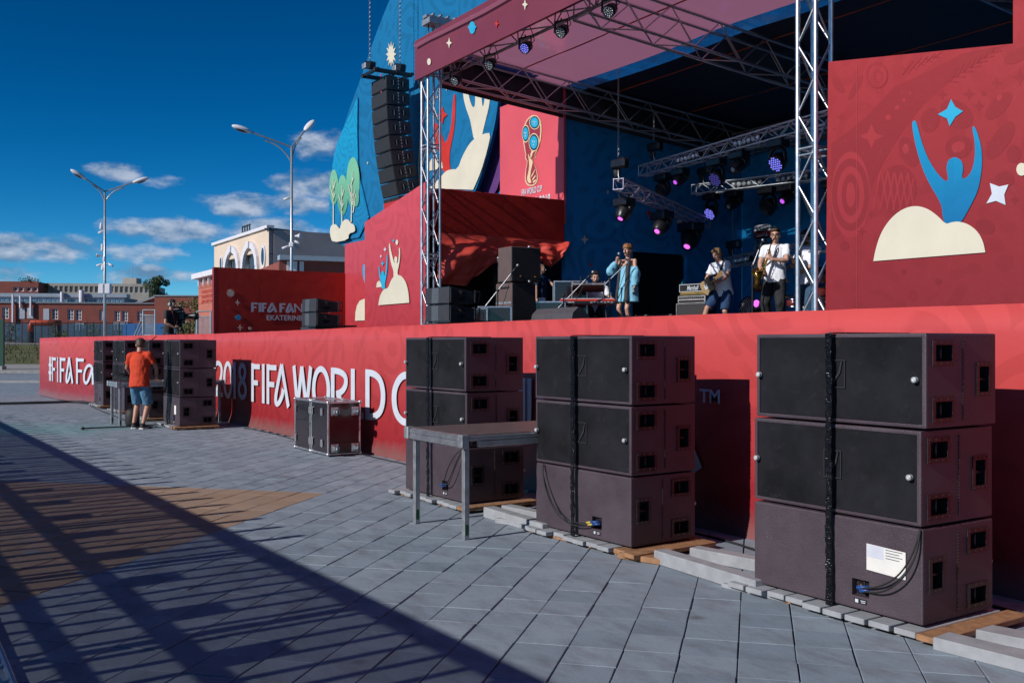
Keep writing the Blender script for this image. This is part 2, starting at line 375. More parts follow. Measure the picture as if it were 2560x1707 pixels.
# the plaza: a dark bed under the laid slabs, then the same paving on to the road
plaza = sheet('plaza_paving', [(14, -14), (14, 30), (-60, 30), cwp(-45, 43), cwp(-70, 38), (-50, -30)], -.022, pave_far)
bed = MB(); slabs = []
def laid(c):
    Y = c.dot(CF); X = c.dot(CR)
    if Y < 2.6 or Y > 23 or abs(X) > .66 * Y + .6: return False
    if c.x > -22 and c.y > 6.22: return False
    return c.y < 6.3
i0 = -60
for i in range(-70, 90):
    for j in range(-90, 60):
        c = G * (A0 + (i + .5) * PITCH) + C_ * (B0 + (j + .5) * PITCH)
        if laid(c): slabs.append((c.dot(CF), abs(c.dot(CR)) / max(.1, c.dot(CF)), i, j, c))
rs = random.Random(11)
def slab_shape(mb, la, lb, M):
    t = .045; ch = .003; ce = .0012
    a, b = la / 2, lb / 2
    ring = lambda x, y, z: [M @ (G * sx * x + C_ * sy * y + V((0, 0, z))) for sx, sy in ((-1, -1), (1, -1), (1, 1), (-1, 1))]
    vs = ring(a - ce, b - ch, 0) + ring(a, b, -ch) + ring(a, b, -t)
    fs = [(3, 2, 1, 0)] + [(4 * k + i, 4 * k + (i + 1) % 4, 4 * k + 4 + (i + 1) % 4, 4 * k + 4 + i) for k in (0, 1) for i in range(4)]
    mb.add(vs, fs)
protos = []
for k in range(8):
    b = MB(); slab_shape(b, .2988 - rs.uniform(0, .0012), .2955 - rs.uniform(0, .005), Matrix()); o = b.build('paving_slab', pave); protos.append(o.data); bpy.data.objects.remove(o)
inframe = sorted([s for s in slabs if s[1] < .53 and s[0] > 4.6], key=lambda s: s[0])[:300]
near = {(s[2], s[3]) for s in inframe}
rest = MB()
for (Y, q, i, j, c) in slabs:
    dz = rs.uniform(-.002, .001) if Y > 9 else rs.uniform(-.003, .0012); tilt = Euler((rs.gauss(0, .0035), rs.gauss(0, .0035), rs.gauss(0, .002)))
    c2 = c + G * rs.gauss(0, .0007) + C_ * rs.gauss(0, .0016)
    if (i, j) in near:
        o = bpy.data.objects.new('paving_slab', rs.choice(protos)); link(o, plaza); o.location = (c2.x, c2.y, dz); o.rotation_euler = tilt
    else:
        M = Matrix.Translation((c2.x, c2.y, dz)) @ tilt.to_matrix().to_4x4(); slab_shape(rest, .2985, .2920 + rs.uniform(-.002, .003), M)
ro = rest.build('slab_field', pave, plaza); ro['kind'] = 'stuff'
plaza.data.materials.clear(); plaza.data.materials.append(pave_far)

# ------------------------------------------------------------------ shared finishes
M_alu = pm('brushed_aluminium', (.62, .63, .65), .38, .9, var=.12, scale=9, bump=.12, bscale=140, dirt=.12)
M_aludull = pm('dull_aluminium', (.40, .41, .43), .5, .75, var=.2, scale=14, dirt=.2)
M_steel = pm('galvanised_steel', (.42, .43, .45), .45, .7, var=.2, scale=12, dirt=.15)
M_black = pm('black_plastic', (.012, .012, .014), .42, var=.25, scale=10, bump=.1)
M_blackmetal = pm('black_powder_coat', (.016, .016, .018), .38, .0, var=.25, scale=10)
M_rubber = pm('black_rubber', (.014, .014, .014), .7)
M_navy = pm('navy_tarpaulin', (.012, .018, .045), .5, var=.2, scale=2, bump=.2, bscale=6)
M_cream = pm('cream_print', rgb(232, 222, 198, .82), .45, var=.05, scale=2)
M_white = pm('white_print', rgb(228, 234, 244, .74), .45, var=.05, scale=4)
M_cyan = print_mat('cyan_print', rgb(20, 165, 210, .9), rgb(20, 105, 160, .9), 2.6, 4.1, dark=.97)
M_cyan2 = pm('light_blue_print', rgb(40, 175, 215, .85), .45, var=.06, scale=3)
M_starred = pm('scarlet_print', rgb(214, 55, 45, .8), .45, var=.06, scale=3)
M_greenp = print_mat('leaf_green_print', rgb(135, 205, 165, .8), rgb(60, 140, 120, .8), 5.0, 6.6, dark=.99)
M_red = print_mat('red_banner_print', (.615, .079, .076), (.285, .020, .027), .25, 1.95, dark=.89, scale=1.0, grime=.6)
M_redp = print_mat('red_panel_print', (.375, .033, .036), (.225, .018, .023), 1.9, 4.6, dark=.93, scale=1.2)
M_redside = print_mat('dark_red_print', (.52, .040, .026), (.40, .026, .02), 1.9, 3.6, dark=.92, axis='yz')
M_redbox = print_mat('crimson_box_cloth', (.46, .026, .016), (.40, .022, .014), 3.4, 4.5, dark=.93, axis='yz')
M_drape = pm('red_drape_cloth', (.62, .062, .040), .6, var=.12, scale=3, bump=.4, bscale=7)
M_blue = print_mat('blue_backdrop_print', (.010, .155, .33), (.010, .150, .32), 4, 9, dark=.86, scale=.8)
M_bluewall = print_mat('blue_wall_print', (.010, .25, .57), (.010, .24, .55), 1.8, 6, dark=.80, axis='yz', scale=1.1)
M_blueback = print_mat('blue_rear_print', (.009, .21, .48), (.010, .25, .56), 1.8, 6, dark=.85)
M_leafblue = print_mat('bright_blue_print', (.010, .30, .52), (.010, .165, .36), 4.6, 7.6, dark=.82, scale=1.5)
M_purple = pm('purple_edge', (.10, .035, .16), .5, var=.1)
M_fascia = pm('maroon_fascia_cloth', (.175, .030, .050), .45, var=.06, scale=1, bump=.1, bscale=4)
M_deck = pm('black_stage_ply', (.02, .019, .02), .6, var=.3, scale=5, dirt=.2)
M_void = pm('void_black', (.004, .004, .005), .95)  # black sheets; also paints the shade in speaker hand holes and slots
X, Yv, Zv = V((1, 0, 0)), V((0, 1, 0)), V((0, 0, 1))
DECK = 1.84; NW = 6.246

# ------------------------------------------------------------------ the stage platform and its printed front
stage = thing('stage_platform', 'long stage platform clad in red printed cloth with white tournament lettering', 'stage', (0, 0, 0))
b = MB(); b.box(((-22.0 - 2.0) / 2, (NW + .05 + 18.2) / 2, DECK - .06), (20.0, 18.2 - NW - .05, .12)); b.build('deck', M_deck, stage)
def wall_top(s): return 1.905 if s > -10 else 1.905 - .055 * min(1, (-10 - s) / 12) - (.05 * min(1, max(0, (-22 - s) / 13)))
def front_piece(p, q, seed, zb=0.0):
    """one printed cloth panel from p to q, slightly slack and creased, folded over the top edge"""
    r = random.Random(seed); p = V((p[0], p[1], 0)); q = V((q[0], q[1], 0)); d = (q - p); L = d.length; d /= L; n = V((d.y, -d.x, 0))
    if n.y > 0: n = -n
    nu = max(4, int(L / .22)); nv = 10; b = MB(); b.smooth = True; vs = []
    for i in range(nu + 1):
        a = L * i / nu; bp = p + d * a; zt = wall_top(bp.x) + .006 * noise.noise(V((bp.x * 3, 1.7, seed)))
        for j in range(nv + 1):
            k = j / nv; z = zb + (zt - zb) * k
            off = .020 * noise.noise(V((bp.x * 1.3, z * 2.0, seed * .37))) + .012 * noise.noise(V((bp.x * .5, z * .6, 5)))
            fl = .06 * max(0, .12 - k) / .12 if k < .12 else 0         # kicks out a little at the ground
            e = min(a, L - a); off *= min(1, e / .1)
            vs.append(bp + n * (off * min(1, (1 - k) * 6) + fl) + V((0, 0, z)))
        vs.append(bp - n * .09 + V((0, 0, zt + .002)))
    m = nv + 2
    b.add(vs, [(i * m + j, (i + 1) * m + j, (i + 1) * m + j + 1, i * m + j + 1) for i in range(nu) for j in range(nv + 1)])
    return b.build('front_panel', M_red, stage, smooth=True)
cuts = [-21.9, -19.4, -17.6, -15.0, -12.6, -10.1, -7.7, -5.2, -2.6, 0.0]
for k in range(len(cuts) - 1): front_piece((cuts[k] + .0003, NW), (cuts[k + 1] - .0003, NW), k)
LW = [(-35.0, 4.42), (-31.7, 4.55), (-26.8, 5.40), (-21.9, 6.246)]
for k in range(3): front_piece((LW[k][0] + .0003, LW[k][1]), (LW[k + 1][0] - .0003, LW[k + 1][1]), 20 + k)
b = MB(); b.prism([(-34.9, 4.55), (-31.7, 4.7), (-22.1, 6.4), (-22.1, 14), (-33, 14)], (0, 0, .98), X, Yv, .04); b.build('side_deck', M_deck, stage)
# lettering: strokes in a unit box
ST = {
 'F': [[(.12, 0), (.12, 1)], [(.0, .92), (.95, .92)], [(.15, .50), (.75, .50)]], 'I': [[(.5, 0), (.5, 1)]],
 'A': [[(.50, 1), (.60, .75), (.93, 0)], [(.50, 1), (.30, .62), (.12, .26), (.10, .08), (.20, .02), (.38, .10), (.55, .26), (.60, .42)]],
 'W': [[(.04, 1), (.24, .02)], [(.24, .02), (.48, .98)], [(.48, .98), (.74, .02)], [(.74, .02), (.96, 1)]],
 'O': 'O', 'D': [[(.10, 0), (.10, 1)], [(.02, .94), (.45, .93), (.78, .80), (.90, .50), (.78, .20), (.45, .07), (.02, .06)]],
 'R': [[(.10, 0), (.10, 1)], [(.02, .94), (.5, .93), (.82, .84), (.84, .66), (.62, .50), (.30, .44)], [(.38, .46), (.95, .02)]],
 'L': [[(.15, 0), (.15, 1)], [(.15, .06), (.95, .06)]], 'C': [[(.93, .86), (.70, .95), (.40, .90), (.14, .70), (.08, .45), (.18, .20), (.45, .06), (.75, .06), (.95, .16)]],
 'U': [[(.10, 1), (.10, .35), (.25, .10), (.5, .04), (.75, .10), (.90, .35), (.90, 1)]], 'P': [[(.12, 0), (.12, 1)], [(.02, .94), (.6, .92), (.88, .72), (.62, .48), (.12, .44)]],
 'S': [[(.90, .86), (.6, .96), (.25, .90), (.16, .70), (.45, .54), (.82, .38), (.84, .16), (.5, .04), (.08, .12)]],
 '2': [[(.05, .74), (.18, .93), (.50, .97), (.82, .88), (.86, .66), (.60, .36), (.05, .06)], [(.05, .06), (.98, .06)]], '0': 'O',
 '1': [[(.62, 0), (.62, 1)], [(.62, .97), (.2, .84)]],
 '8': [[(.5, .53), (.2, .64), (.16, .84), (.5, .97), (.84, .84), (.8, .64), (.5, .53)], [(.5, .53), (.14, .40), (.06, .18), (.5, .03), (.94, .18), (.86, .40), (.5, .53)]],
 '#': [[(.28, 0), (.38, 1)], [(.62, 0), (.72, 1)], [(.05, .34), (.90, .34)], [(.12, .66), (.97, .66)]],
 'a': [[(.88, .68), (.5, .76), (.16, .50), (.10, .18), (.26, .03), (.5, .12), (.74, .42), (.88, .68)], [(.88, .68), (.94, .02)]],
 'n': [[(.12, 0), (.12, .72)], [(.12, .45), (.4, .70), (.75, .64), (.85, .45), (.85, 0)]],
}
def letter(ch, o, ex, w, h, wd, mat, parent, lift=.012, name='letter'):
    """one cut letter: ribbons of width wd on a plane through o along ex / up"""
    ex = V(ex).normalized(); nz = ex.cross(Zv); b = MB(); st = ST[ch]
    if st == 'O': st = [[(.5 + .43 * math.cos(q), .5 + .46 * math.sin(q)) for q in [2 * PI * k / 24 + .3 for k in range(25)]]]
    for si, pl in enumerate(st):
        curved = len(pl) > 4
        q = [(x * w, y * h) for x, y in pl]
        if curved and len(pl) < 20: q = smooth_poly(q, 2, closed=False)
        n = len(q); Lp = []; Rp = []
        for i in range(n):
            a = q[max(0, i - 1)]; c = q[min(n - 1, i + 1)]
            if n > 20 and len(pl) > 20 and i in (0, n - 1): a = q[-2]; c = q[1]
            tx, ty = c[0] - a[0], c[1] - a[1]; l = math.hypot(tx, ty) or 1; tx /= l; ty /= l
            ww = wd * (.5 + .5 * abs(ty) ** 1.5 * 1.0) / 2 + wd * .08 * (1 - abs(ty))
            Lp.append((q[i][0] - ty * ww, q[i][1] + tx * ww)); Rp.append((q[i][0] + ty * ww, q[i][1] - tx * ww))
        P = lambda p, d: V(o) + ex * p[0] + Zv * p[1] + nz * d
        d0 = lift + si * .0015; vs = []
        for i in range(n): vs += [P(Lp[i], d0), P(Rp[i], d0)]
        b.add(vs, [(2 * i, 2 * i + 1, 2 * i + 3, 2 * i + 2) for i in range(n - 1)])
    return b.build(name, mat, parent)
def su(u): return an(u, 1000, NW).x
cr2 = lambda x: su(500 + x / 3.015)
row = [('2', 115, 182), ('0', 187, 250), ('1', 247, 283), ('8', 297, 360), ('F', 397, 464), ('I', 472, 500), ('F', 512, 590), ('A', 568, 684), ('W', 712, 852), ('O', 858, 988), ('R', 997, 1135), ('L', 1147, 1252), ('D', 1258, 1412)]
for ch, x0, x1 in row:
    a, c = cr2(x0), cr2(x1); w = c - a
    letter(ch, (a, NW - .012, .50), X, w, .75, .15 if ch != 'I' else .15, M_white, stage)
for ch, a, w in (('C', -12.93, .72), ('U', -12.1, .6), ('P', -11.38, .5), ('R', -10.5, .55), ('U', -9.86, .5), ('S', -9.25, .45), ('S', -8.66, .45), ('I', -8.12, .3), ('A', -7.62, 1.05)):
    letter(ch, (a, NW - .012, .50), X, w, .75, .155, M_white, stage)
letter('I', (-9.66, NW - .028, .50), X, .3, .75, .15, M_white, stage)
text('trademark_sign', 'TM', (-6.60, NW - .03, 1.12), X, Zv, .12, M_white, stage, offset=.012, lift=.004, width=.25)
# "#FIFAFan" on the short left wing of the front
d = (V((LW[1][0], LW[1][1], 0)) - V((LW[0][0], LW[0][1], 0))).normalized()
def wing_pt(u):
    for k in range(2, -1, -1):
        p = V((LW[k][0], LW[k][1], 0)); q = V((LW[k + 1][0], LW[k + 1][1], 0)); e = (q - p).normalized(); n = V((-e.y, e.x, 0))
        r = ray(u, 900); tt = (p - V((0, 0, 0))).dot(n) / V((r.x, r.y, 0)).dot(n); h = r * tt
        if (V((h.x, h.y, 0)) - p).dot(e) >= -.01 or k == 0: return V((h.x, h.y, 0)), e
for ch, x0, x1 in (('#', 362, 388), ('F', 388, 418), ('I', 418, 438), ('F', 444, 488), ('A', 486, 540), ('F', 562, 622), ('a', 610, 690)):
    (p, e) = wing_pt(x0 / 2.904); (q, _) = wing_pt(x1 / 2.904)
    letter(ch, p + V((e.y, -e.x, 0)) * .02 + V((0, 0, .50)), e, (q - p).length, .73, .13, M_white, stage, lift=.02)

# ------------------------------------------------------------------ flat cut-out print shapes on panels
def flat_px(name, parent, pts, n, mat, off=.012, thick=.006, smooth=0, f=None):
    """shape whose outline lies on the audience-facing plane y = n"""
    if f: pts = [f(*p) for p in pts]
    q = [an(u, v, n) for u, v in pts]; poly = [(p.x, p.z) for p in q]
    if smooth > 0: poly = smooth_poly(poly, smooth)
    if smooth < 0: poly = smooth_poly(poly, -smooth, closed=False)
    b = MB(); b.prism(poly, (0, n - off, 0), X, Zv, thick); return b.build(name, mat, parent)
def star4(name, parent, u, v, r, n, mat, rv=None, k=.40, rot=0., off=.012):
    rv = rv or r; pts = []
    for i in range(8):
        a = PI / 4 * i + rot; q = 1 if i % 2 == 0 else k; pts.append((u + math.sin(a) * r * q, v - math.cos(a) * rv * q))
    fine = []
    for i in range(8):
        a, c = pts[i], pts[(i + 1) % 8]; fine.append(a)
    return flat_px(name, parent, fine, n, mat, off)
def burst(name, parent, u, v, r, rv, n, mat, k=.62, pts=14, off=.012):
    return flat_px(name, parent, [(u + math.sin(PI * i / pts) * r * (1 if i % 2 == 0 else k), v - math.cos(PI * i / pts) * rv * (1 if i % 2 == 0 else k)) for i in range(2 * pts)], n, mat, off)
def disc_px(name, parent, u, v, r, rv, n, mat, off=.012, planet=False):
    pts = [(u + math.cos(2 * PI * i / 28) * r, v + math.sin(2 * PI * i / 28) * rv) for i in range(28)]
    o = flat_px(name, parent, pts, n, mat, off)
    if planet:
        b = flat_px('planet_ring', o, [(u - r * 1.45, v - rv * .12), (u - r * .98, v - rv * .34), (u + r * .98, v - rv * .34), (u + r * 1.45, v - rv * .12), (u + r * .98, v + rv * .2), (u - r * .98, v + rv * .2)], n, mat, off + .002)
    return o
def panel_n(name, parent, pts, n, thick, mat, px=True, name2='board'):
    """upright board facing the audience: outline in pixels (or x, z), thickness behind"""
    q = [(an(u, v, n).x, an(u, v, n).z) for u, v in pts] if px else pts
    b = MB(); b.prism(q, (0, n + thick, 0), X, Zv, thick); return b.build(name2, mat, parent)

NP = 8.4
# right wing panel
rw = thing('printed_panel_wall', 'large red printed panel with blue figure rising from a cream cloud, right of stage', 'panel', (0, 0, 0))
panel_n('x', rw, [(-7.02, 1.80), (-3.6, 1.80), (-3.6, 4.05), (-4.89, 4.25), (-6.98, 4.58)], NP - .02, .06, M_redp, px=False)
f2 = lambda x, y: (2040 + x / 1.96, y / 1.96)
cl = flat_px('cloud', rw, [(285, 1280), (295, 1225), (320, 1145), (365, 1075), (425, 1025), (490, 1007), (550, 1022), (600, 1058), (640, 1100), (665, 1090), (700, 1085), (750, 1098), (795, 1133), (822, 1180), (834, 1237)], NP - .02, M_cream, .010, .003, f=f2, smooth=-2)
flat_px('figure', rw, [(640, 1110), (622, 1060), (620, 1015), (600, 970), (560, 905), (525, 830), (497, 740), (478, 650), (474, 600), (484, 590), (496, 602), (515, 680), (545, 765), (585, 835), (620, 875), (645, 893), (650, 870), (641, 825), (650, 785), (682, 768), (715, 785), (726, 825), (716, 875), (735, 876), (765, 845), (781, 780), (782, 700), (768, 630), (775, 616), (790, 640), (812, 715), (818, 790), (810, 870), (795, 940), (760, 1010), (715, 1090), (690, 1112)], NP - .02, M_cyan, .0065, .003, f=f2, smooth=1)
flat_px('star', rw, [(665, 488), (685, 525), (723, 547), (685, 575), (658, 620), (645, 582), (600, 562), (645, 535)], NP - .02, M_cyan2, .0065, .003, f=f2)
flat_px('star', rw, [(855, 898), (900, 915), (946, 905), (925, 955), (932, 1005), (885, 985), (838, 998), (865, 950)], NP - .02, M_white, .0065, .003, f=f2)
disc_px('dot', rw, 2556, 424, 13, 16, NP - .02, M_cream, off=.0065)
M_orn = print_mat('ornament_red_print', (.315, .0275, .030), (.188, .015, .019), 1.9, 4.6, dark=.99)
M_orn2 = print_mat('ornament_light_red_print', (.415, .040, .043), (.25, .0205, .026), 1.9, 4.6, dark=.99)
oc = [0]
def orn(pts, mat=None, smooth=0): oc[0] += 1; flat_px('ornament', rw, pts, NP - .02, mat or M_orn, .0010 + .00003 * oc[0], .00002, f=f2, smooth=smooth)
def oell(x, y, a, b_, rot=0., mat=None, n=28): orn([(x + a * math.cos(q) * math.cos(rot) - b_ * math.sin(q) * math.sin(rot), y + a * math.cos(q) * math.sin(rot) + b_ * math.sin(q) * math.cos(rot)) for q in [2 * PI * k / n for k in range(n)]], mat)
orn([(75, 705), (160, 645), (260, 560), (380, 430), (560, 345), (720, 262), (930, 222), (760, 330), (640, 410), (530, 510), (440, 620), (340, 780), (262, 940), (175, 1110), (75, 1180)])
for k, (a, b_) in enumerate(((118, 212), (92, 178), (66, 140), (44, 104), (22, 62))): oell(170, 955, min(a, 95), b_, 0, (M_orn2, M_orn)[k % 2])
for (x, y, s_) in ((272, 668, 58), (125, 575, 22), (620, 465, 26), (750, 462, 32), (800, 520, 30), (885, 408, 28), (1000, 378, 42), (270, 1052, 16), (225, 1135, 26), (975, 980, 26)): orn([(x + s_ * (1 if i % 2 == 0 else .42) * math.sin(PI / 4 * i), y - s_ * 1.05 * (1 if i % 2 == 0 else .42) * math.cos(PI / 4 * i)) for i in range(8)], M_orn2 if y == 668 else M_orn)
for (x, y, a, b_, r_) in ((195, 430, 16, 70, .5), (110, 420, 20, 45, -.6), (895, 520, 38, 86, .75), (905, 690, 42, 108, .62), (560, 590, 46, 62, .3), (690, 560, 88, 62, .6), (698, 720, 66, 56, -.3), (455, 745, 42, 78, -.4), (925, 880, 46, 42, 0), (970, 755, 36, 44, 0), (830, 1110, 50, 36, .4), (985, 275, 70, 30, -.5)): oell(x, y, a, b_, r_)
for (x, y, r_) in ((355, 576, 14), (398, 528, 11), (432, 492, 8), (462, 458, 6)): oell(x, y, r_, r_, 0, M_orn2, 16)
for (x, y, r_) in ((140, 1205, 24), (822, 458, 12), (90, 630, 6), (600, 1380, 16), (430, 1330, 12), (840, 700, 7), (835, 740, 6), (710, 575, 7)): oell(x, y, r_, r_, 0, None, 16)
for (x, y, a, b_, r_) in ((698, 720, 34, 26, -.3), (440, 730, 16, 24, 0), (900, 480, 12, 16, .6)): oell(x, y, a, b_, r_, M_orn2, 18)
oell(400, 930, 92, 122, .12)
for k in range(6): x = 320 + 32 * k; orn([(x - 4, 830 + 8 * k), (x + 4, 830 + 8 * k), (x - 34, 1030), (x - 42, 1030)], M_orn2); orn([(x - 4, 1020), (x + 4, 1020), (x - 26, 845), (x - 34, 845)], M_orn2) if k > 0 else None
for k in range(7): orn([(640 + 36 * k, 400 - 22 * k), (646 + 36 * k, 398 - 22 * k), (700 + 36 * k, 392 - 26 * k + 10), (694 + 36 * k, 396 - 26 * k + 10)]); orn([(652 + 34 * k, 402 - 24 * k), (658 + 34 * k, 402 - 24 * k), (700 + 30 * k, 330 - 16 * k), (694 + 30 * k, 330 - 16 * k)])
for k in range(5): orn([(420 + 38 * k, 370 - 20 * k), (426 + 38 * k, 368 - 20 * k), (480 + 36 * k, 300 - 12 * k), (474 + 36 * k, 302 - 12 * k)]); orn([(424 + 36 * k, 330 - 14 * k), (430 + 36 * k, 328 - 14 * k), (462 + 36 * k, 362 - 20 * k), (456 + 36 * k, 364 - 20 * k)])
oell(300, 370, 54, 64, 0, M_orn); oell(302, 372, 44, 54, 0, M_redp); oell(306, 376, 24, 32, 0, M_orn); oell(308, 378, 15, 22, 0, M_redp)
M_redseam = pm('seam_red', (.40, .04, .05), .5)
rod('panel_seam', rw, (-6.62, NP - .022, 1.85), (-6.62, NP - .022, 4.5), .003, M_redseam, 4)
rw2 = thing('printed_panel_wall', 'narrow red panel standing above the right wing panel at the picture edge', 'panel', (0, 0, 0))
panel_n('x', rw2, [(-5.06, 4.20), (-3.6, 3.98), (-3.6, 8.2), (-5.06, 8.2)], NP + .12, .05, M_redp, px=False)
# left wing panels
lw = thing('printed_panel_wall', 'slanted pink-red printed panel with two small figures on a cream cloud beside the left tower', 'panel', (0, 0, 0))
panel_n('x', lw, [(an(914, 700, NP).x, 1.80), (-15.98, 1.80), (-15.98, 4.57), (an(914, 700, NP).x, 4.10)], NP - .02, .06, print_mat('pink_panel_print', (.60, .075, .095), (.40, .034, .045), 1.9, 4.6, dark=.90, scale=1.2), px=False)
f4 = lambda x, y: (800 + x / 2.529, 200 + y / 2.529)
flat_px('cloud', lw, [(377, 1424), (382, 1385), (395, 1345), (415, 1320), (438, 1318), (455, 1270), (475, 1240), (500, 1230), (530, 1245), (555, 1290), (568, 1350), (572, 1408)], NP - .02, M_cream, .018, .010, f=f4, smooth=-2)
flat_px('figure', lw, [(470, 1250), (472, 1210), (455, 1160), (445, 1100), (441, 1040), (447, 1030), (455, 1085), (472, 1150), (480, 1160), (474, 1130), (485, 1112), (496, 1130), (490, 1165), (500, 1150), (506, 1100), (505, 1060), (512, 1062), (513, 1120), (505, 1175), (495, 1215), (500, 1245)], NP - .02, M_cream, .013, .008, f=f4, smooth=1)
flat_px('figure', lw, [(398, 1322), (392, 1290), (380, 1240), (376, 1185), (380, 1172), (386, 1225), (395, 1245), (391, 1222), (401, 1204), (411, 1222), (407, 1245), (420, 1215), (426, 1150), (428, 1104), (433, 1104), (432, 1180), (424, 1245), (415, 1290), (418, 1322)], NP - .02, M_cyan2, .012, .006, f=f4, smooth=1)
flat_px('cloud', lw, [(360, 1312), (364, 1280), (378, 1268), (390, 1285), (400, 1308)], NP - .02, M_cream, .011, .004, f=f4)
for (x, y, r, mt) in ((470, 1016, 14, M_cyan2), (416, 1072, 17, M_white), (401, 1160, 20, M_cyan2)):
    u, v = f4(x, y); star4('star', lw, u, v, r / 2.529 * .6, NP - .02, mt, rv=r / 2.529)
for (x, y, r, mt) in ((491, 1027, 8, M_cream), (390, 1115, 4, M_white)):
    u, v = f4(x, y); disc_px('dot', lw, u, v, r / 2.529, r * 2 / 2.529, NP - .02, mt)
lw2 = thing('printed_panel_wall', 'narrow red panel with half a cream cloud, set back left of the slanted panel', 'panel', (0, 0, 0))
NB = 9.5
xl, xr = an(862, 700, NB).x, an(930, 700, NB).x
panel_n('x', lw2, [(xl, 1.80), (xr, 1.80), (xr, 4.02), (xl, 4.02)], NB, .06, MATS['pink_panel_print'], px=False)
flat_px('cloud', lw2, [(228, 1522), (230, 1470), (240, 1425), (258, 1395), (284, 1384), (330, 1384), (330, 1518)], NB, M_cream, .016, .01, f=f4)
flat_px('figure', lw2, [(280, 1165), (300, 1165), (300, 1290), (287, 1285), (276, 1230), (275, 1185)], NB, M_cyan2, .014, .008, f=f4)
b = MB(); b.box(((xl + xr) / 2, NB + .55, 3.99), (xr - xl, 1.0, .05)); b.build('ledge', M_purple, lw2)

# side wall with the fan festival title, turned across the stage
SF = -22.3
fw = thing('title_wall', 'dark red side wall with white festival title, sunburst and stars', 'wall', (0, 0, 0))
pA, pB = as_(541, 700, SF), as_(866, 700, SF)
zt0, zt1 = as_(541, 668, SF).z, as_(866, 683, SF).z
b = MB(); b.prism([(pA.y, 1.75), (pB.y - .02, 1.75), (pB.y - .02, zt1), (pA.y, zt0)], (SF - .12, 0, 0), Yv, Zv, .12); b.build('board', M_redside, fw)
b = MB(); b.box((SF - .06, pA.y - .03, (1.75 + zt0) / 2), (.125, .06, zt0 - 1.75)); b.build('end_board', M_redp, fw)
def flat_s(name, parent, pts, s, mat, off=.012, thick=.006, f=None):
    if f: pts = [f(*p) for p in pts]
    poly = [(as_(u, v, s).y, as_(u, v, s).z) for u, v in pts]; b = MB(); b.prism(poly, (s + off - thick, 0, 0), Yv, Zv, thick); return b.build(name, mat, parent)
fc2 = lambda x, y: (500 + x / 3.015, 640 + y / 3.015)
def star_s(parent, x, y, r, mat, n=4, k=.35, name='star'):
    flat_s(name, parent, [(x + math.sin(PI * i / n) * r * (1 if i % 2 == 0 else k), y - math.cos(PI * i / n) * r * (1 if i % 2 == 0 else k)) for i in range(2 * n)], SF, mat, f=fc2)
star_s(fw, 230, 280, 32, M_cream, 15, .66, 'sunburst'); star_s(fw, 283, 351, 22, M_cream); star_s(fw, 214, 389, 16, M_starred); star_s(fw, 302, 540, 24, M_cream)
flat_s('planet', fw, [(287 + 21 * math.cos(q), 463 + 21 * math.sin(q)) for q in [2 * PI * i / 24 for i in range(24)]], SF, M_cyan2, f=fc2)
flat_s('planet_ring', fw, [(258, 463), (266, 457), (308, 462), (314, 468), (306, 471), (266, 467)], SF, M_cyan2, off=.015, f=fc2)
flat_s('dot', fw, [(376 + 12 * math.cos(q), 545 + 12 * math.sin(q)) for q in [2 * PI * i / 24 for i in range(24)]], SF, M_cream, f=fc2)
def s_letters(txt, x0, y0, x1, y1, hpx, parent):
    pass
pa = as_(*fc2(388, 420), SF); pb = as_(*fc2(1000, 433), SF); hh = as_(*fc2(388, 352), SF).z - pa.z
adv = (as_(*fc2(602, 423), SF).y - pa.y)
def run(word, y0, z0, w, h, gap=.12):
    y = y0
    for ch in word:
        k = .34 if ch == 'I' else 1.0
        if ch == ' ': y += w * .55; continue
        letter(ch, (SF + .001, y, z0), Yv, w * k, h, w * .26, M_white, fw, lift=.01); y += w * (k + gap)
for ch, x0, x1 in (('F', 388, 437), ('I', 441, 459), ('F', 467, 505), ('A', 506, 578), ('F', 601, 645), ('A', 646, 706), ('n', 708, 770)):
    p0, p1 = as_(*fc2(x0, 420), SF), as_(*fc2(x1, 420), SF)
    if ch == 'n': continue
    letter(ch, (SF + .001, p0.y, pa.z), Yv, p1.y - p0.y, hh, .060, M_white, fw, lift=.01)
y0 = as_(*fc2(710, 420), SF).y
text('title_word', 'N FEST', (SF + .002, y0, pa.z), Yv, Zv, hh, M_white, fw, offset=.008, width=as_(*fc2(1000, 420), SF).y - y0)
p = as_(*fc2(503, 484), SF); text('title_word', 'EKATERINBURG', (SF + .002, p.y, p.z), Yv, Zv, (as_(*fc2(503, 444), SF).z - p.z), M_white, fw, offset=.018, width=(as_(*fc2(755, 484), SF).y - p.y) * 12 / 8.0)

# ------------------------------------------------------------------ blue backdrop egg with trees, figures and clouds
ND = 11.75
egg = thing('emblem_backdrop', 'giant curved blue backdrop with trees, cream clouds and raised figures behind the towers', 'backdrop', (0, 0, 0))
out = [(-25.0, 4.1), (-25.25, 5.2), (-25.1, 6.1), (-24.55, 6.98), (-23.9, 7.7), (-23.2, 8.3), (-22.5, 9.02), (-21.5, 9.85), (-20.3, 10.5), (-18.9, 10.5), (-17.6, 9.6), (-16.8, 8.2), (-16.55, 7.0), (-16.62, 6.3), (-16.9, 5.6), (-17.5, 4.7), (-18.4, 3.9), (-20, 3.9)]
out = smooth_poly([(x * ND / 10.3, EYE + (z - EYE) * ND / 10.3) for x, z in out], 2)
b = MB(); b.prism(out, (0, ND + .08, 0), X, Zv, .08); b.build('main_board', M_blue, egg)
f3 = lambda x, y: (780 + x / 3.015, y / 3.015)
po = [an(*f3(x, y), ND + .3) for x, y in ((1398, 700), (1395, 775), (1362, 1000), (1300, 1240), (1222, 1470), (1150, 1560), (1310, 1560), (1392, 1430), (1450, 1250), (1490, 1080), (1500, 900), (1500, 700))]
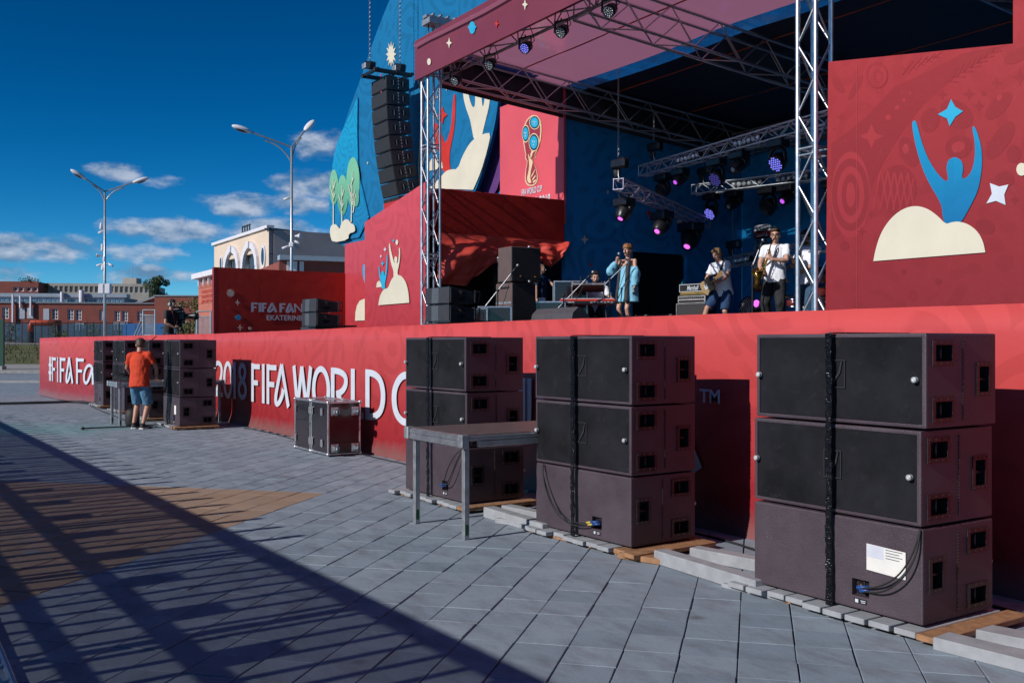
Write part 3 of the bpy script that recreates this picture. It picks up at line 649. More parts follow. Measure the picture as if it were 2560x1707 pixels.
b = MB(); b.prism([(p.x, p.z) for p in po], (0, ND + .4, 0), X, Zv, .1); b.build('edge_board', M_purple, egg)
flat_px('leaf_board', egg, [(355, 735), (300, 860), (245, 975), (200, 1080), (172, 1200), (152, 1350), (141, 1500), (140, 1568), (146, 1680), (160, 1780), (175, 1830), (365, 1790), (400, 1720), (440, 1640), (360, 1300), (352, 1000)], ND, M_leafblue, .02, .03, f=f3)
for ti, (x, y, rx, ry, tx, ty) in enumerate(((100, 680, 28, 112, 100, 930), (156, 730, 34, 128, 154, 950), (222, 650, 42, 160, 214, 900), (244, 745, 18, 58, 226, 840))):
    u, v = f4(x, y); o = disc_px('tree_crown', egg, u, v, rx / 2.529, ry / 2.529, ND, M_greenp, off=.060 + .009 * (ti == 3) + .001 * ti)
    o2 = flat_px('tree_trunk', egg, [(tx - 3.2, ty), (x - 1.5, y - ry * .45), (x + 1.5, y - ry * .45), (tx + 3.2, ty)], ND, M_cream, .078 + .0012 * ti, .006, f=f4)
    for bi, (sy, dx, dy) in enumerate(((.45, -18, -60), (.15, 16, -55), (.7, 14, -40))):
        yy = y + ry * sy; flat_px('tree_branch', o2, [(tx - 2, yy + 6), (tx + dx - 1.5, yy + dy), (tx + dx + 1.5, yy + dy), (tx + 2, yy + 6)], ND, M_cream, .090 + .0012 * ti + .006 * bi, .004, f=f4)
flat_px('cloud', egg, [(103, 1030), (88, 985), (86, 945), (97, 918), (118, 912), (135, 925), (148, 948), (160, 905), (180, 884), (203, 884), (218, 908), (235, 912), (246, 935), (246, 962), (206, 972), (205, 1012)], ND, M_cream, .112, .012, f=f4, smooth=1)
burst('sunburst', egg, *f3(602, 412), 13, 33, ND, M_cream, .55, 12, off=.02)
flat_px('cloud', egg, [(890, 1420), (975, 1340), (1010, 1295), (1050, 1278), (1105, 1278), (1140, 1180), (1190, 1090), (1240, 1040), (1300, 1010), (1358, 1003), (1330, 1130), (1280, 1300), (1222, 1432)], ND, M_cream, .022, .006, f=f3, smooth=-1)
flat_px('figure', egg, [(1225, 1060), (1210, 980), (1195, 900), (1165, 820), (1145, 740), (1140, 650), (1175, 650), (1190, 750), (1215, 815), (1235, 800), (1232, 650), (1280, 650), (1285, 790), (1298, 810), (1315, 650), (1350, 650), (1342, 790), (1320, 880), (1290, 1000), (1280, 1060)], ND, M_cream, .010, .005, f=f3, smooth=1)
flat_px('figure', egg, [(985, 1300), (975, 1180), (930, 1100), (925, 900), (975, 990), (1005, 1090), (1030, 1040), (1052, 960), (1062, 820), (1072, 710), (1084, 710), (1086, 800), (1080, 950), (1060, 1060), (1042, 1150), (1040, 1230), (1052, 1300)], ND, M_starred, .011, .005, f=f3, smooth=1)
flat_px('star', egg, [(990, 805), (1000, 845), (1025, 868), (1000, 890), (988, 940), (975, 890), (950, 870), (975, 845)], ND, M_starred, .018, .004, f=f3)
flat_px('cloud', egg, [(888, 1290), (890, 1230), (915, 1190), (945, 1180), (968, 1215), (988, 1225), (994, 1270)], ND, M_cream, .023, .006, f=f3)
for (x, y, r) in ((1020, 662, 26), (950, 735, 12), (425, 1230, 12)): star4('star', egg, *f3(x, y), r / 3.015 * .6, ND, M_cream, rv=r / 3.015, off=.02)

# ------------------------------------------------------------------ banner with the cup emblem
NBn = 11.4
ban = thing('emblem_banner', 'tall coral red banner with gold cup emblem above the stage wing', 'banner', (0, 0, 0))
bx0 = an(1250, 400, NBn).x
panel_n('x', ban, [(bx0, 4.0), (-15.95, 4.0), (-15.95, 6.75), (bx0, 6.75)], NBn, .05, pm('coral_banner', (.62, .085, .105), .45, var=.06, scale=1.2, bump=.1, bscale=3), px=False, name2='cloth')
M_gold = pm('pale_gold_print', rgb(238, 214, 170, .8), .45, var=.05)
M_ink = pm('dark_ink_print', (.012, .03, .055), .45)
M_wine = pm('wine_print', (.30, .03, .045), .45)
fb = lambda x, y: (780 + x / 3.015, y / 3.015)
cup = [(1664, 868), (1700, 875), (1728, 905), (1735, 955), (1733, 1020), (1722, 1085), (1700, 1140), (1685, 1165), (1690, 1200), (1672, 1190), (1668, 1215), (1690, 1260), (1706, 1320), (1704, 1370), (1680, 1400), (1645, 1406), (1618, 1388), (1608, 1350), (1612, 1290), (1622, 1245), (1626, 1210), (1618, 1212), (1608, 1180), (1616, 1184), (1606, 1130), (1596, 1070), (1594, 1005), (1602, 950), (1624, 900)]
e0 = flat_px('emblem_outline', ban, cup, NBn, M_gold, .010, .004, f=fb, smooth=1)
cx_, cy_ = 1658, 1120
flat_px('emblem_field', ban, [(cx_ + (x - cx_) * .87, cy_ + (y - cy_) * .965) for x, y in cup], NBn, M_wine, .014, .003, f=fb, smooth=1)
for k, (x, y, rx, ry) in enumerate(((1685, 925, 36, 48), (1618, 1010, 25, 60), (1680, 1075, 35, 62))):
    u, v = fb(x, y)
    for q, (kk, mt) in enumerate(((1.12, M_gold), (.98, M_ink), (.78, M_cyan2))): disc_px('emblem_roundel', ban, u, v, rx * kk / 3.015, ry * kk / 3.015, NBn, mt, off=.017 + .003 * q + .0004 * k)
    for (dx, dy) in ((-.2, -.1), (.2, -.05), (0, .3)): star4('emblem_star', ban, u + dx * rx / 3.015, v + dy * ry / 3.015, 1.6, NBn, M_white, rv=3, off=.03)
flat_px('emblem_stem', ban, [(1632, 1150), (1645, 1230), (1640, 1290), (1625, 1350), (1640, 1385), (1662, 1380), (1650, 1340), (1658, 1280), (1672, 1225), (1664, 1205), (1650, 1195)], NBn, M_gold, .020, .003, f=fb, smooth=1)
flat_px('emblem_stem', ban, [(1672, 1150), (1660, 1195), (1652, 1190), (1655, 1150), (1680, 1120), (1690, 1140)], NBn, M_gold, .0215, .003, f=fb, smooth=1)
for (x0, y0, x1, y1) in ((1660, 1330, 1690, 1275), (1668, 1355, 1694, 1320), (1672, 1375, 1697, 1352), (1650, 1290, 1668, 1240)):
    flat_px('emblem_swirl', ban, [(x0, y0), (x0 + 4, y0 - 10), (x1, y1), (x1 - 2, y1 + 14), (x0 + 3, y0 + 8)], NBn, M_gold, .0225, .003, f=fb)
pz = an(*fb(1585, 1478), NBn); pe = an(*fb(1738, 1450), NBn); text('banner_title', 'FIFA WORLD CUP', (pz.x, NBn - .006, pz.z), X, Zv, .13, M_white, ban, width=pe.x - pz.x, offset=.015)
pz2 = an(*fb(1585, 1530), NBn); pe2 = an(*fb(1800, 1500), NBn); text('banner_title', 'RUSSIA 2018', (pz2.x, NBn - .006, pz.z - .30), X, Zv, .22, M_white, ban, width=pe2.x - pz2.x, offset=.015)

# ------------------------------------------------------------------ red box over the wing, its hanging drape
SB = -15.9
bxt = thing('wing_box', 'dark crimson cloth covered box over the stage left wing', 'box', (0, 0, 0))
zb_, zt_ = 3.58, 4.45
b = MB(); b.bbox((SB - 1.2, (8.62 + 11.38) / 2, (zb_ + zt_) / 2), (2.4, 11.38 - 8.62, zt_ - zb_), .01); b.build('cover', M_redbox, bxt)
dr = thing('hanging_drape', 'crumpled red cloth drape sagging below the crimson wing box', 'drape', (0, 0, 0))
b = MB(); b.smooth = True; nu, nv = 90, 44; vs = []
def low(k):   # lower hem along the drape
    pts = [(0, 2.7), (.1, 2.72), (.2, 2.70), (.3, 2.88), (.42, 3.15), (.5, 3.24), (.6, 3.28), (.7, 3.22), (.77, 3.2), (.88, 3.10), (.95, 3.32), (1.0, 3.56)]
    for (a, za), (c, zc) in zip(pts, pts[1:]):
        if k <= c: q = (k - a) / (c - a); q = q * q * (3 - 2 * q); return za + (zc - za) * q
    return 3.5
for i in range(nu + 1):
    k = i / nu; y = 8.55 + (11.42 - 8.55) * k; zl = low(k)
    for j in range(nv + 1):
        q = j / nv; z = zb_ + .06 + (zl - zb_ - .06) * q
        fold = .06 * math.sin(k * 26 + q * 9 * math.sin(k * 6 + 1)) + .10 * noise.noise(V((k * 6, q * 3.5 - k * 3, 2))) + .05 * noise.noise(V((k * 16, q * 9 + k * 5, 7)))
        sag = .28 * math.sin(PI * q) * (.5 + .5 * math.sin(k * 9))
        vs.append(V((SB + .02 + (fold * (.25 + q) + sag * .5) * min(1, q * 5), y + .08 * q * noise.noise(V((k * 8, q * 4, 9))), z)))
b.add(vs, [(i * (nv + 1) + j, i * (nv + 1) + j + 1, (i + 1) * (nv + 1) + j + 1, (i + 1) * (nv + 1) + j) for i in range(nu) for j in range(nv)])
b.build('cloth', M_drape, dr, smooth=True)

# ------------------------------------------------------------------ blue walls of the stage house
SW = -16.02; NR = 16.35
bw = thing('side_wall', 'blue printed stage side wall with stars and a dark doorway', 'wall', (0, 0, 0))
d0, d1 = 13.2, 14.7
for (y0, y1, z0, z1) in ((11.47, d0, DECK, 7.0), (d0, d1, 3.54, 7.0), (d1, NR, DECK, 7.0)):
    b = MB(); b.box((SW - .05, (y0 + y1) / 2, (z0 + z1) / 2), (.1, y1 - y0 - .002, z1 - z0)); b.build('board', M_bluewall, bw)
b = MB(); b.box((SW - 1.0, (d0 + d1) / 2, 2.8), (.05, d1 - d0 + 1.5, 2.2)); b.build('doorway_curtain', M_void, bw)
def on_s(parent, u, v, r, mat, n=4, k=.35, name='star', rv=None):
    rv = rv or r; flat_s(name, parent, [(u + math.sin(PI * i / n) * r * (1 if i % 2 == 0 else k), v - math.cos(PI * i / n) * rv * (1 if i % 2 == 0 else k)) for i in range(2 * n)], SW, mat, off=.012)
on_s(bw, 1461, 599, 10, M_cream, rv=12); on_s(bw, 1476, 662, 5, M_starred, rv=6.5); on_s(bw, 1519, 481, 4, M_cream, rv=6); on_s(bw, 1622, 533, 9, M_starred, rv=14); on_s(bw, 1698, 555, 8, M_cream, 12, .6)
on_s(bw, 1541, 562, 6.5, M_cyan2, 16, .98, 'dot', rv=8)
wb = thing('wing_dark_sheet', 'added black sheets darkening the wing opening under the red drape', 'curtain')  # black sheets added to keep the opening under the drape dark
b = MB(); b.box((-17.0, 9.4, 2.95), (.04, 2.0, 2.3)); b.build('cloth', M_void, wb); b = MB(); b.box((-21.6, 13.4, 2.9), (.04, 7, 2.2)); b.build('rear_cloth', M_void, wb); b = MB(); b.box((-19.5, 9.75, 2.8), (4.2, .04, 2.0)); b.build('front_cloth', M_void, wb); b = MB(); b.box((-19.0, 16.8, 2.9), (5, .04, 2.2)); b.build('end_cloth', M_void, wb)
bk = thing('rear_wall', 'blue rear wall of the stage behind the horn players', 'wall', (0, 0, 0))
b = MB(); b.box(((SW - 4.0) / 2, NR + .05, (DECK + 7) / 2), (-(SW) - 4.0, .1, 7 - DECK)); b.build('board', M_blueback, bk)
b = MB(); b.box((-3.95, 13.2, 4.5), (.1, 9.0, 5.4)); b.build('return_board', M_void, bk)
# ------------------------------------------------------------------ trusses, towers, roof
def truss(name, label, p0, p1, w, h, step, r=.024, rb=.012, mat=None, group=None, ends=True, sides='LRTB', up=Zv, X_brace=False):
    mat = mat or M_alu; p0 = V(p0); p1 = V(p1); t = (p1 - p0); L = t.length; t.normalize(); sd = t.cross(V(up)).normalized(); u = sd.cross(t).normalized()
    o = thing(name, label, 'truss', p0, group=group)
    cor = {k: sd * (w / 2 * a) + u * (h / 2 * b) for k, (a, b) in {'lt': (-1, 1), 'rt': (1, 1), 'lb': (-1, -1), 'rb': (1, -1)}.items()}
    for k, c in cor.items(): rod('chord', o, c, c + t * L, r, mat, 10)
    n = max(1, round(L / step)); st = L / n
    for f, (a, b) in {'L': ('lt', 'lb'), 'R': ('rt', 'rb'), 'T': ('lt', 'rt'), 'B': ('lb', 'rb')}.items():
        if f not in sides: continue
        for i in range(n):
            e, g = (a, b) if i % 2 == 0 else (b, a)
            if f in 'RB': e, g = g, e
            rod('brace', o, cor[e] + t * (i * st), cor[g] + t * ((i + 1) * st), rb, mat, 6)
    if ends:
        for q in (0, L):
            for a, b in (('lt', 'rt'), ('rt', 'rb'), ('rb', 'lb'), ('lb', 'lt')): rod('end_bar', o, cor[a] + t * q, cor[b] + t * q, rb, mat, 6)
    return o
def tower(label, s, n, z1, joints):
    o = truss('truss_tower', label, (s, n, DECK + .02), (s, n, z1), .24, .24, .36, .026, .0115, group='truss towers at the stage front', up=V((0, 1, 0)))
    for z in joints:
        for dz in (0, .07):
            for a, b in (((-1, -1), (1, -1)), ((1, -1), (1, 1)), ((1, 1), (-1, 1)), ((-1, 1), (-1, -1))):
                rod('joint_bar', o, (a[0] * .12, a[1] * .12, z - DECK + dz), (b[0] * .12, b[1] * .12, z - DECK + dz), .013, M_alu, 6)
    b = MB(); b.box((0, 0, .006), (.42, .42, .012)); b.build('base_plate', M_steel, o)
    return o
tl = tower('aluminium truss tower at the left stage corner, before the blue backdrop', -15.87, 8.41, 7.05, (3.15, 5.1, 6.6))
tr = tower('aluminium truss tower at the right stage corner, in front of the trumpet player', -7.19, 8.41, 7.05, (3.62, 5.6, 6.6))
b = MB(); b.box((0, .42, 5.55), (.30, 1.05, .10)); b.box((0, .42, 5.63), (.14, 1.1, .05))
for y in (0, .15, .3, .45, .6, .75, .9): b.box((0, y, 5.665), (.26, .04, .03))
b.build('head_beam', M_aludull, tl)
for (x, y) in ((-.1, .1), (.1, .1), (-.1, .55), (.1, .55)): rod('head_post', tl, (x, y, 5.0), (x, y, 5.5), .03, M_aludull)
b = MB(); b.bbox((-.05, -.02, 5.28), (.09, .07, .14), .02); b.build('hoist_block', pm('orange_paint', (.55, .17, .03), .5), tl)
b = MB(); b.tube([(-.05, -.02, 5.5), (-.05, -.02, 5.2)], .012); b.tube([(-.05, -.02, 5.2), (-.05, -.06, 5.12), (-.05, -.02, 5.05), (-.05, .04, 5.1)], .018); b.build('hook', M_blackmetal, tl)
SL = .078
def rz(n): return 6.36 - SL * (n - 8.6)
depth = [truss('roof_truss', lb, (s, 8.62, rz(8.62) + .26), (s, 16.2, rz(16.2) + .26), .38, .50, .52, .025, .0115, group='roof trusses running back over the stage', sides='LRB') for s, lb in ((-15.7, 'roof truss running back over the left side of the stage'), (-11.6, 'roof truss running back over the middle of the stage'), (-7.4, 'roof truss running back behind the right tower'))]
front = truss('front_truss', 'horizontal truss behind the maroon fascia carrying the front lamps', (-15.9, 8.50, 6.66), (-3.8, 8.50, 6.66), .34, .42, .5, .025, .0115, sides='LB', mat=M_aludull)
rear = truss('rear_truss', 'horizontal truss along the back of the stage roof', (-15.9, 16.1, rz(16.1) + .26), (-3.9, 16.1, rz(16.1) + .26), .34, .42, .5, .025, .0115, mat=M_aludull)
fa = thing('roof_fascia', 'long maroon fascia board with stars along the front of the stage roof', 'fascia')
NFa = 8.2; xf = an(1037, 150, NFa).x
b = MB(); b.prism([(xf, 6.38), (-3.4, 6.38), (-3.4, 7.09), (xf, 7.09)], (0, NFa + .05, 0), X, Zv, .05); b.build('board', M_fascia, fa)
star4('star', fa, *f3(1040, 327), 7, NFa, M_cream, rv=14); star4('star', fa, *f3(1612, 38), 7, NFa, M_cream, rv=15); star4('star', fa, *f3(1398, 183), 5.5, NFa, M_starred, rv=11)
disc_px('planet', fa, *f3(1214, 212), 7.5, 15.5, NFa, M_cyan2, planet=True); disc_px('dot', fa, *f3(888, 468), 4.5, 8.5, NFa, M_cream)
# roof sheets
def sheet_mat():
    t = NT('glossy_red_roof_film'); p = t.pos(); n1 = t.noise(p, 1.2, 4)
    t.put(t.b.inputs['Base Color'], t.mix(t.mr(n1, .3, .7), (.36, .10, .17), (.44, .135, .21))); t.b.inputs['Roughness'].default_value = .10
    t.b.inputs['IOR'].default_value = 1.6
    t.bump(t.noise(p, 1.4, 3), .10, .02)
    tr = t.n('ShaderNodeBsdfTranslucent'); tr.inputs[0].default_value = (.86, .34, .50, 1)
    mx = t.n('ShaderNodeMixShader'); mx.inputs[0].default_value = .42; t.L.new(t.b.outputs[0], mx.inputs[1]); t.L.new(tr.outputs[0], mx.inputs[2])
    t.L.new(mx.outputs[0], t.N['Material Output'].inputs[0]); return t.mat
M_film = sheet_mat()
def clear_mat():
    t = NT('clear_roof_film'); t.b.inputs['Base Color'].default_value = (.20, .24, .30, 1); t.b.inputs['Roughness'].default_value = .08
    tr = t.n('ShaderNodeBsdfTransparent'); tr.inputs[0].default_value = (.88, .93, .95, 1); mx = t.n('ShaderNodeMixShader')
    t.put(mx.inputs[0], t.mr(t.noise(t.pos(), 3, 4), .3, .7, .30, .62)); t.L.new(t.b.outputs[0], mx.inputs[1]); t.L.new(tr.outputs[0], mx.inputs[2]); t.L.new(mx.outputs[0], t.N['Material Output'].inputs[0]); return t.mat
roof = thing('roof_canopy', 'stage roof canopy of glossy red film and dark navy tarpaulin with orange straps', 'canopy')
def roof_sheet(name, n0, n1, mat, x0=-15.98, x1=-3.9, sag=.05):
    b = MB(); b.smooth = True; nu, nv = 26, 8; vs = []
    for i in range(nu + 1):
        for j in range(nv + 1):
            x = x0 + (x1 - x0) * i / nu; y = n0 + (n1 - n0) * j / nv
            ph = ((x + 15.7) / 4.15) % 1.0
            vs.append(V((x, y, rz(y) + .58 - sag * math.sin(PI * ph) + .012 * noise.noise(V((x, y, 3))))))
    b.add(vs, [(i * (nv + 1) + j, i * (nv + 1) + j + 1, (i + 1) * (nv + 1) + j + 1, (i + 1) * (nv + 1) + j) for i in range(nu) for j in range(nv)]); return b.build(name, mat, roof, smooth=True)
roof_sheet('front_sheet', 8.1, 11.45, M_film); roof_sheet('clear_strip', 11.45, 11.85, clear_mat()); roof_sheet('rear_sheet', 11.85, 16.6, M_navy)
M_strap = pm('orange_webbing', (.42, .085, .02), .7)
for y in (10.2, 12.35, 14.3, 16.1):
    for a, c in ((-15.7, -11.6), (-11.6, -7.4), (-7.4, -3.95)): rod('strap', roof, (a, y, rz(y) + .535), (c, y, rz(y) + .535), .012, M_strap, 5)
b = MB(); b.prism([(8.7, rz(8.7) - .06), (17.5, rz(17.5) - .06), (17.5, rz(17.5) + .6), (8.7, rz(8.7) + .6)], (-16.0, 0, 0), Yv, Zv, .03); b.build('side_valance', pm('grey_net_valance', (.035, .035, .045), .8, var=.25, scale=8), roof)
# ------------------------------------------------------------------ lighting trusses inside
M_truss2 = pm('worn_aluminium', (.70, .71, .74), .4, .85, var=.2, scale=12, dirt=.15)
def pt(u, Y, z): q = aY(u, 857, Y); return V((q.x, q.y, z))
T1a, T1b = pt(1607, 20, 5.09), pt(1995, 15.9, 5.09); T1b = T1a + (T1b - T1a) * 1.45
T2a, T2b = pt(1735, 21.2, 4.90), pt(1994, 19.6, 4.90); T2b = T2a + (T2b - T2a) * 1.9
T3a, T3b = pt(1546, 17, 4.36), pt(1765, 21.2, 4.18)
T4a, T4b = pt(1822, 21, 3.34), pt(2000, 18.0, 3.34); T4b = T4a + (T4b - T4a) * 1.25
gl = 'lighting trusses hung inside the stage'
t1 = truss('lighting_truss', 'upper lighting truss hung across the stage behind the right tower', T1a, T1b, .2, .2, .26, .018, .008, mat=M_truss2, group=gl)
t2 = truss('lighting_truss', 'lower lighting truss hung level below the upper one', T2a, T2b, .19, .19, .26, .018, .008, mat=M_truss2, group=gl)
t3 = truss('lighting_truss', 'purplish lighting truss slanting away above the singer', T3a, T3b, .18, .18, .26, .017, .008, mat=pm('violet_tinted_aluminium', (.48, .44, .56), .45, .7, var=.2), group=gl)
t4 = truss('lighting_truss', 'low lighting truss behind the saxophone player', T4a, T4b, .2, .2, .26, .018, .008, mat=M_truss2, group=gl)
M_lens = pm('clear_lamp_lens', (.75, .78, .82), .12, .3, var=.2, scale=60)
def par_bar(tr, p, d, n=6):
    """row of small round lenses fixed inside a truss"""
    o = thing('lamp_bar', f'row of {n} small clear lenses inside the {tr} lighting truss', 'lamp bar', p, group='lamp bars in the lighting trusses')
    d = V(d).normalized(); sd = V((d.y, -d.x, 0))
    b = MB(); b.box(d * (.12 * (n - 1) / 2), (.12 * n, .09, .11), Matrix.Rotation(math.atan2(d.y, d.x), 3, 'Z')); b.build('housing', M_black, o)
    for k in range(n): c = MB(); c.lathe([(.0, .075), (.03, .07), (.046, .052), (.048, .03)], d * (.12 * k), sd, 12); c.build('lens', M_lens, o)
    return o
d1_ = T1b - T1a; d2_ = T2b - T2a; d4_ = T4b - T4a
par_bar('left half of the upper', T1a + d1_ * .20 + V((0, -.02, 0)), d1_); par_bar('right half of the upper', T1a + d1_ * .46 + V((0, -.02, 0)), d1_); par_bar('near end of the lower', T2a + d2_ * .22 + V((0, -.02, 0)), d2_); par_bar('middle of the lower', T2a + d2_ * .44 + V((0, -.02, 0)), d2_); par_bar('low', T4a + d4_ * .12 + V((0, -.02, 0)), d4_)
M_fix = pm('fixture_black', (.010, .010, .013), .35, var=.3, scale=20)
def emis(name, col, s): return pm(name, tuple(x * .2 for x in col), .3, emit=(col, s))
E_blue = emis('led_blue_violet', (.22, .22, 1.0), 1.3); E_violet = emis('lens_violet', (.62, .12, .95), 1.0); E_off = pm('led_dark', (.05, .05, .07), .15)
E_dim = emis('led_dim_blue', (.12, .10, .55), .55); E_mag = emis('lens_magenta', (.85, .16, .95), 1.3); E_white = pm('lens_clear', (.55, .6, .65), .1, .2)
def moving_head(label, u, v, Y, ztruss, wash, led, size=1.0, aim=(0, -.75, -.5), cat='stage lamp'):
    p = pt(u, Y, EYE + (HZ - v) * Y / F); s = size
    o = thing('moving_head_lamp', label, cat, (p.x, p.y, ztruss), group='moving heads under the lighting trusses')
    h = ztruss - p.z
    b = MB(); b.bbox((0, 0, -.07), (.34 * s, .24 * s, .13 * s), .02); b.box((.0, -.121 * s, -.06), (.1, .004, .05)); b.build('base', M_fix, o)
    for x in (-.1, .1): c = MB(); c.bbox((x * s, 0, .02), (.03, .06, .07), .01); c.tube([(x * s, -.05, .06), (x * s, .05, .06)], .012); c.build('clamp', M_blackmetal, o)
    hz = -h; w = .17 * s
    b = MB(); b.tube([(-w, 0, hz)] + [(-w * math.cos(q) if 0 < i < 8 else (-w if i == 0 else w), 0, hz + (h - .13) * math.sin(q) ** .6) for i, q in enumerate([PI * k / 8 for k in range(9)])][1:-1] + [(w, 0, hz)], .026 * s, 8, flat=1.6); b.build('yoke', M_fix, o)
    ax = V(aim).normalized()
    if wash:
        b = MB(); r = .15 * s; b.lathe([(r * .55, -.13 * s), (r * .9, -.10 * s), (r * 1.02, .0), (r * 1.02, .07 * s), (r * .92, .075 * s), (r * .90, .055 * s)], (0, 0, hz), ax, 24); hd = b.build('head', M_fix, o)
        c = MB(); e = ax.cross(Zv).normalized(); f = e.cross(ax)
        for i in range(-3, 4):
            for j in range(-3, 4):
                x = (i + (j % 2) * .5) * .042 * s; y = j * .037 * s
                if x * x + y * y < (r * .84) ** 2: c.lathe([(.0, .072 * s), (.010 * s, .071 * s), (.0145 * s, .064 * s)], V((0, 0, hz)) + e * x + f * y, ax, 8)
        c.build('led', led, hd)
    else:
        b = MB(); b.lathe([(.07 * s, -.19 * s), (.12 * s, -.17 * s), (.135 * s, -.02 * s), (.12 * s, .09 * s), (.088 * s, .17 * s), (.08 * s, .18 * s), (.07 * s, .17 * s)], (0, 0, hz), ax, 8); hd = b.build('head', M_fix, o)
        c = MB(); c.lathe([(.0, .182 * s), (.030 * s, .18 * s), (.046 * s, .172 * s)], (0, 0, hz), ax, 16); c.build('lens', led, hd)
    return o
zz1, zz2, zz3 = 4.97, 4.78, 4.17
moving_head('dark wash lamp under the left end of the upper truss', 1658, 474, 19.6, zz1, True, E_off)
moving_head('dim blue wash lamp under the middle of the upper truss', 1792, 446, 18.0, zz1, True, E_dim)
moving_head('blue lit wash lamp under the upper truss near the right tower', 1944, 407, 16.3, zz1, True, E_blue)
moving_head('spot lamp with faint violet lens, second from the left under the upper truss', 1701, 446, 19.0, zz1, False, E_violet, .95)
moving_head('spot lamp with clear lens, fourth from the left under the upper truss', 1847, 413, 17.3, zz1, False, E_white, 1.0)
moving_head('blue lit wash lamp at the left end of the lower truss', 1778, 532, 20.9, zz2, True, E_blue)
moving_head('spot lamp with clear lens under the lower truss', 1834, 507, 20.5, zz2, False, E_white, 1.05)
moving_head('dark wash lamp under the middle of the lower truss', 1921, 517, 20.1, zz2, True, E_off, 1.1)
moving_head('spot lamp with violet lens beside the right tower', 1969, 492, 19.7, zz2, False, E_violet, 1.1)
moving_head('dark wash lamp half hidden behind the right tower', 2080, 490, 19.2, zz2, True, E_off, 1.1)
moving_head('spot lamp tilted down at the near end of the slanting truss', 1561, 528, 17.4, zz3, False, E_mag, 1.05, aim=(.1, -.6, -.8))
moving_head('spot lamp with pink lens under the middle of the slanting truss', 1655, 563, 19.0, zz3 - .03, False, E_mag, 1.2, aim=(.15, -.7, -.6))
moving_head('spot lamp with pink lens at the far end of the slanting truss', 1727, 596, 20.6, zz3 - .06, False, E_mag, 1.45, aim=(.2, -.6, -.7))
def par(label, u, v, led, aim=(.25, -.75, -.55)):
    Y = 8.5 / ray(u, v).y; p = ORG + ray(u, v) * Y; o = thing('par_lamp', label, 'stage lamp', (p.x, p.y, p.z), group='round lamps along the front truss')
    ax = V(aim).normalized(); r = .085
    b = MB(); b.lathe([(r * .5, -.12), (r * .95, -.10), (r * 1.05, -.02), (r * 1.1, .03), (r * .98, .034), (r * .96, .02)], (0, 0, 0), ax, 20); hd = b.build('housing', M_fix, o)
    b = MB(); e = ax.cross(Zv).normalized(); b.tube([V((0, 0, 0)) + e * .115, e * .115 + V((0, 0, .16)), -e * .115 + V((0, 0, .16)), -e * .115], .012, 6, flat=1.8); b.build('bracket', M_blackmetal, o)
    rod('hanger', o, (0, 0, .15), (0, 0, max(.2, 6.42 - p.z)), .012, M_blackmetal)
    c = MB(); f = e.cross(ax)
    for ring, n in ((0, 1), (.032, 6), (.062, 12)):
        for k in range(n): q = 2 * PI * k / n; c.lathe([(.0, .032), (.008, .031), (.011, .026)], e * math.cos(q) * ring + f * math.sin(q) * ring, ax, 8)
    c.build('led', led, hd); c = MB(); c.tube([(0, .05, .02), (.05, .14, .12), (.02, .1, .3), (.0, .02, .42)], .007, 6); c.build('cable', M_rubber, o)
E_spark = pm('led_glass', (.55, .58, .62), .1, .3)
par('round lamp under the left corner of the front truss', 1138, 202, E_spark); par('round lamp second from the left under the front truss', 1224, 162, E_spark); par('round lamp with blue lit cells third from the left under the front truss', 1313, 120, E_blue); par('round lamp fourth from the left under the front truss', 1403, 80, E_spark); par('round lamp nearest the top edge of the picture under the front truss', 1523, 28, E_spark)
# chain hoists
M_chain = pm('steel_chain', (.32, .32, .33), .4, .8, var=.3, scale=60)
def chain(name, parent, p0, p1, link_=.06):
    """real links, turned a quarter each"""
    p0 = V(p0); p1 = V(p1); n = int((p1 - p0).length / (link_ * .72)); d = (p1 - p0).normalized(); b = MB()
    e0 = (d.cross(V((0, 1, 0))) if abs(d.y) < .9 else d.cross(X)).normalized(); e1 = d.cross(e0)
    for i in range(n):
        c = p0 + d * (i + .5) * link_ * .72; e = e0 if i % 2 else e1; w = link_ * .24; h = link_ * .34
        b.tube([c + e * w * math.cos(q) + d * (h * math.sin(q) + math.copysign(link_ * .12, math.sin(q))) for q in [2 * PI * k / 8 + .2 for k in range(9)]], link_ * .085, 4, cap=False)
    return b.build(name, M_chain, parent)
def hoist(label, p, ztop, s=.72):
    o = thing('chain_hoist', label, 'chain hoist', p, group='chain hoists over the lighting trusses')
    b = MB(); b.bbox((0, 0, .0), (.42 * s, .2 * s, .22 * s), .03); b.bbox((.2 * s, .02, .0), (.16 * s, .24 * s, .26 * s), .04); b.build('motor', M_fix, o)
    b = MB(); b.ball((-.12 * s, .04, -.16 * s), (.09 * s, .09 * s, .16 * s)); b.build('chain_bag', M_rubber, o)
    b = MB(); b.tube([(0, 0, -.1), (0, .0, -.2), (.03, 0, -.26), (0, 0, -.3), (-.03, 0, -.27)], .012); b.build('hook', M_steel, o)
    chain('chain', o, (0, 0, .11), (0, 0, ztop - p[2]), .055); return o
hoist('chain hoist over the left end of the upper lighting truss', T1a + d1_ * .06 + V((0, 0, .42)), 6.2); hoist('chain hoist over the left end of the lower lighting truss', T2a + d2_ * .05 + V((0, 0, .38)), 5.9)
hoist('chain hoist over the near end of the slanting truss', T3a + V((0, 0, .34)), 6.35); hoist('chain hoist over the left end of the low truss', T4a + d4_ * .05 + V((0, 0, .36)), 6.0)

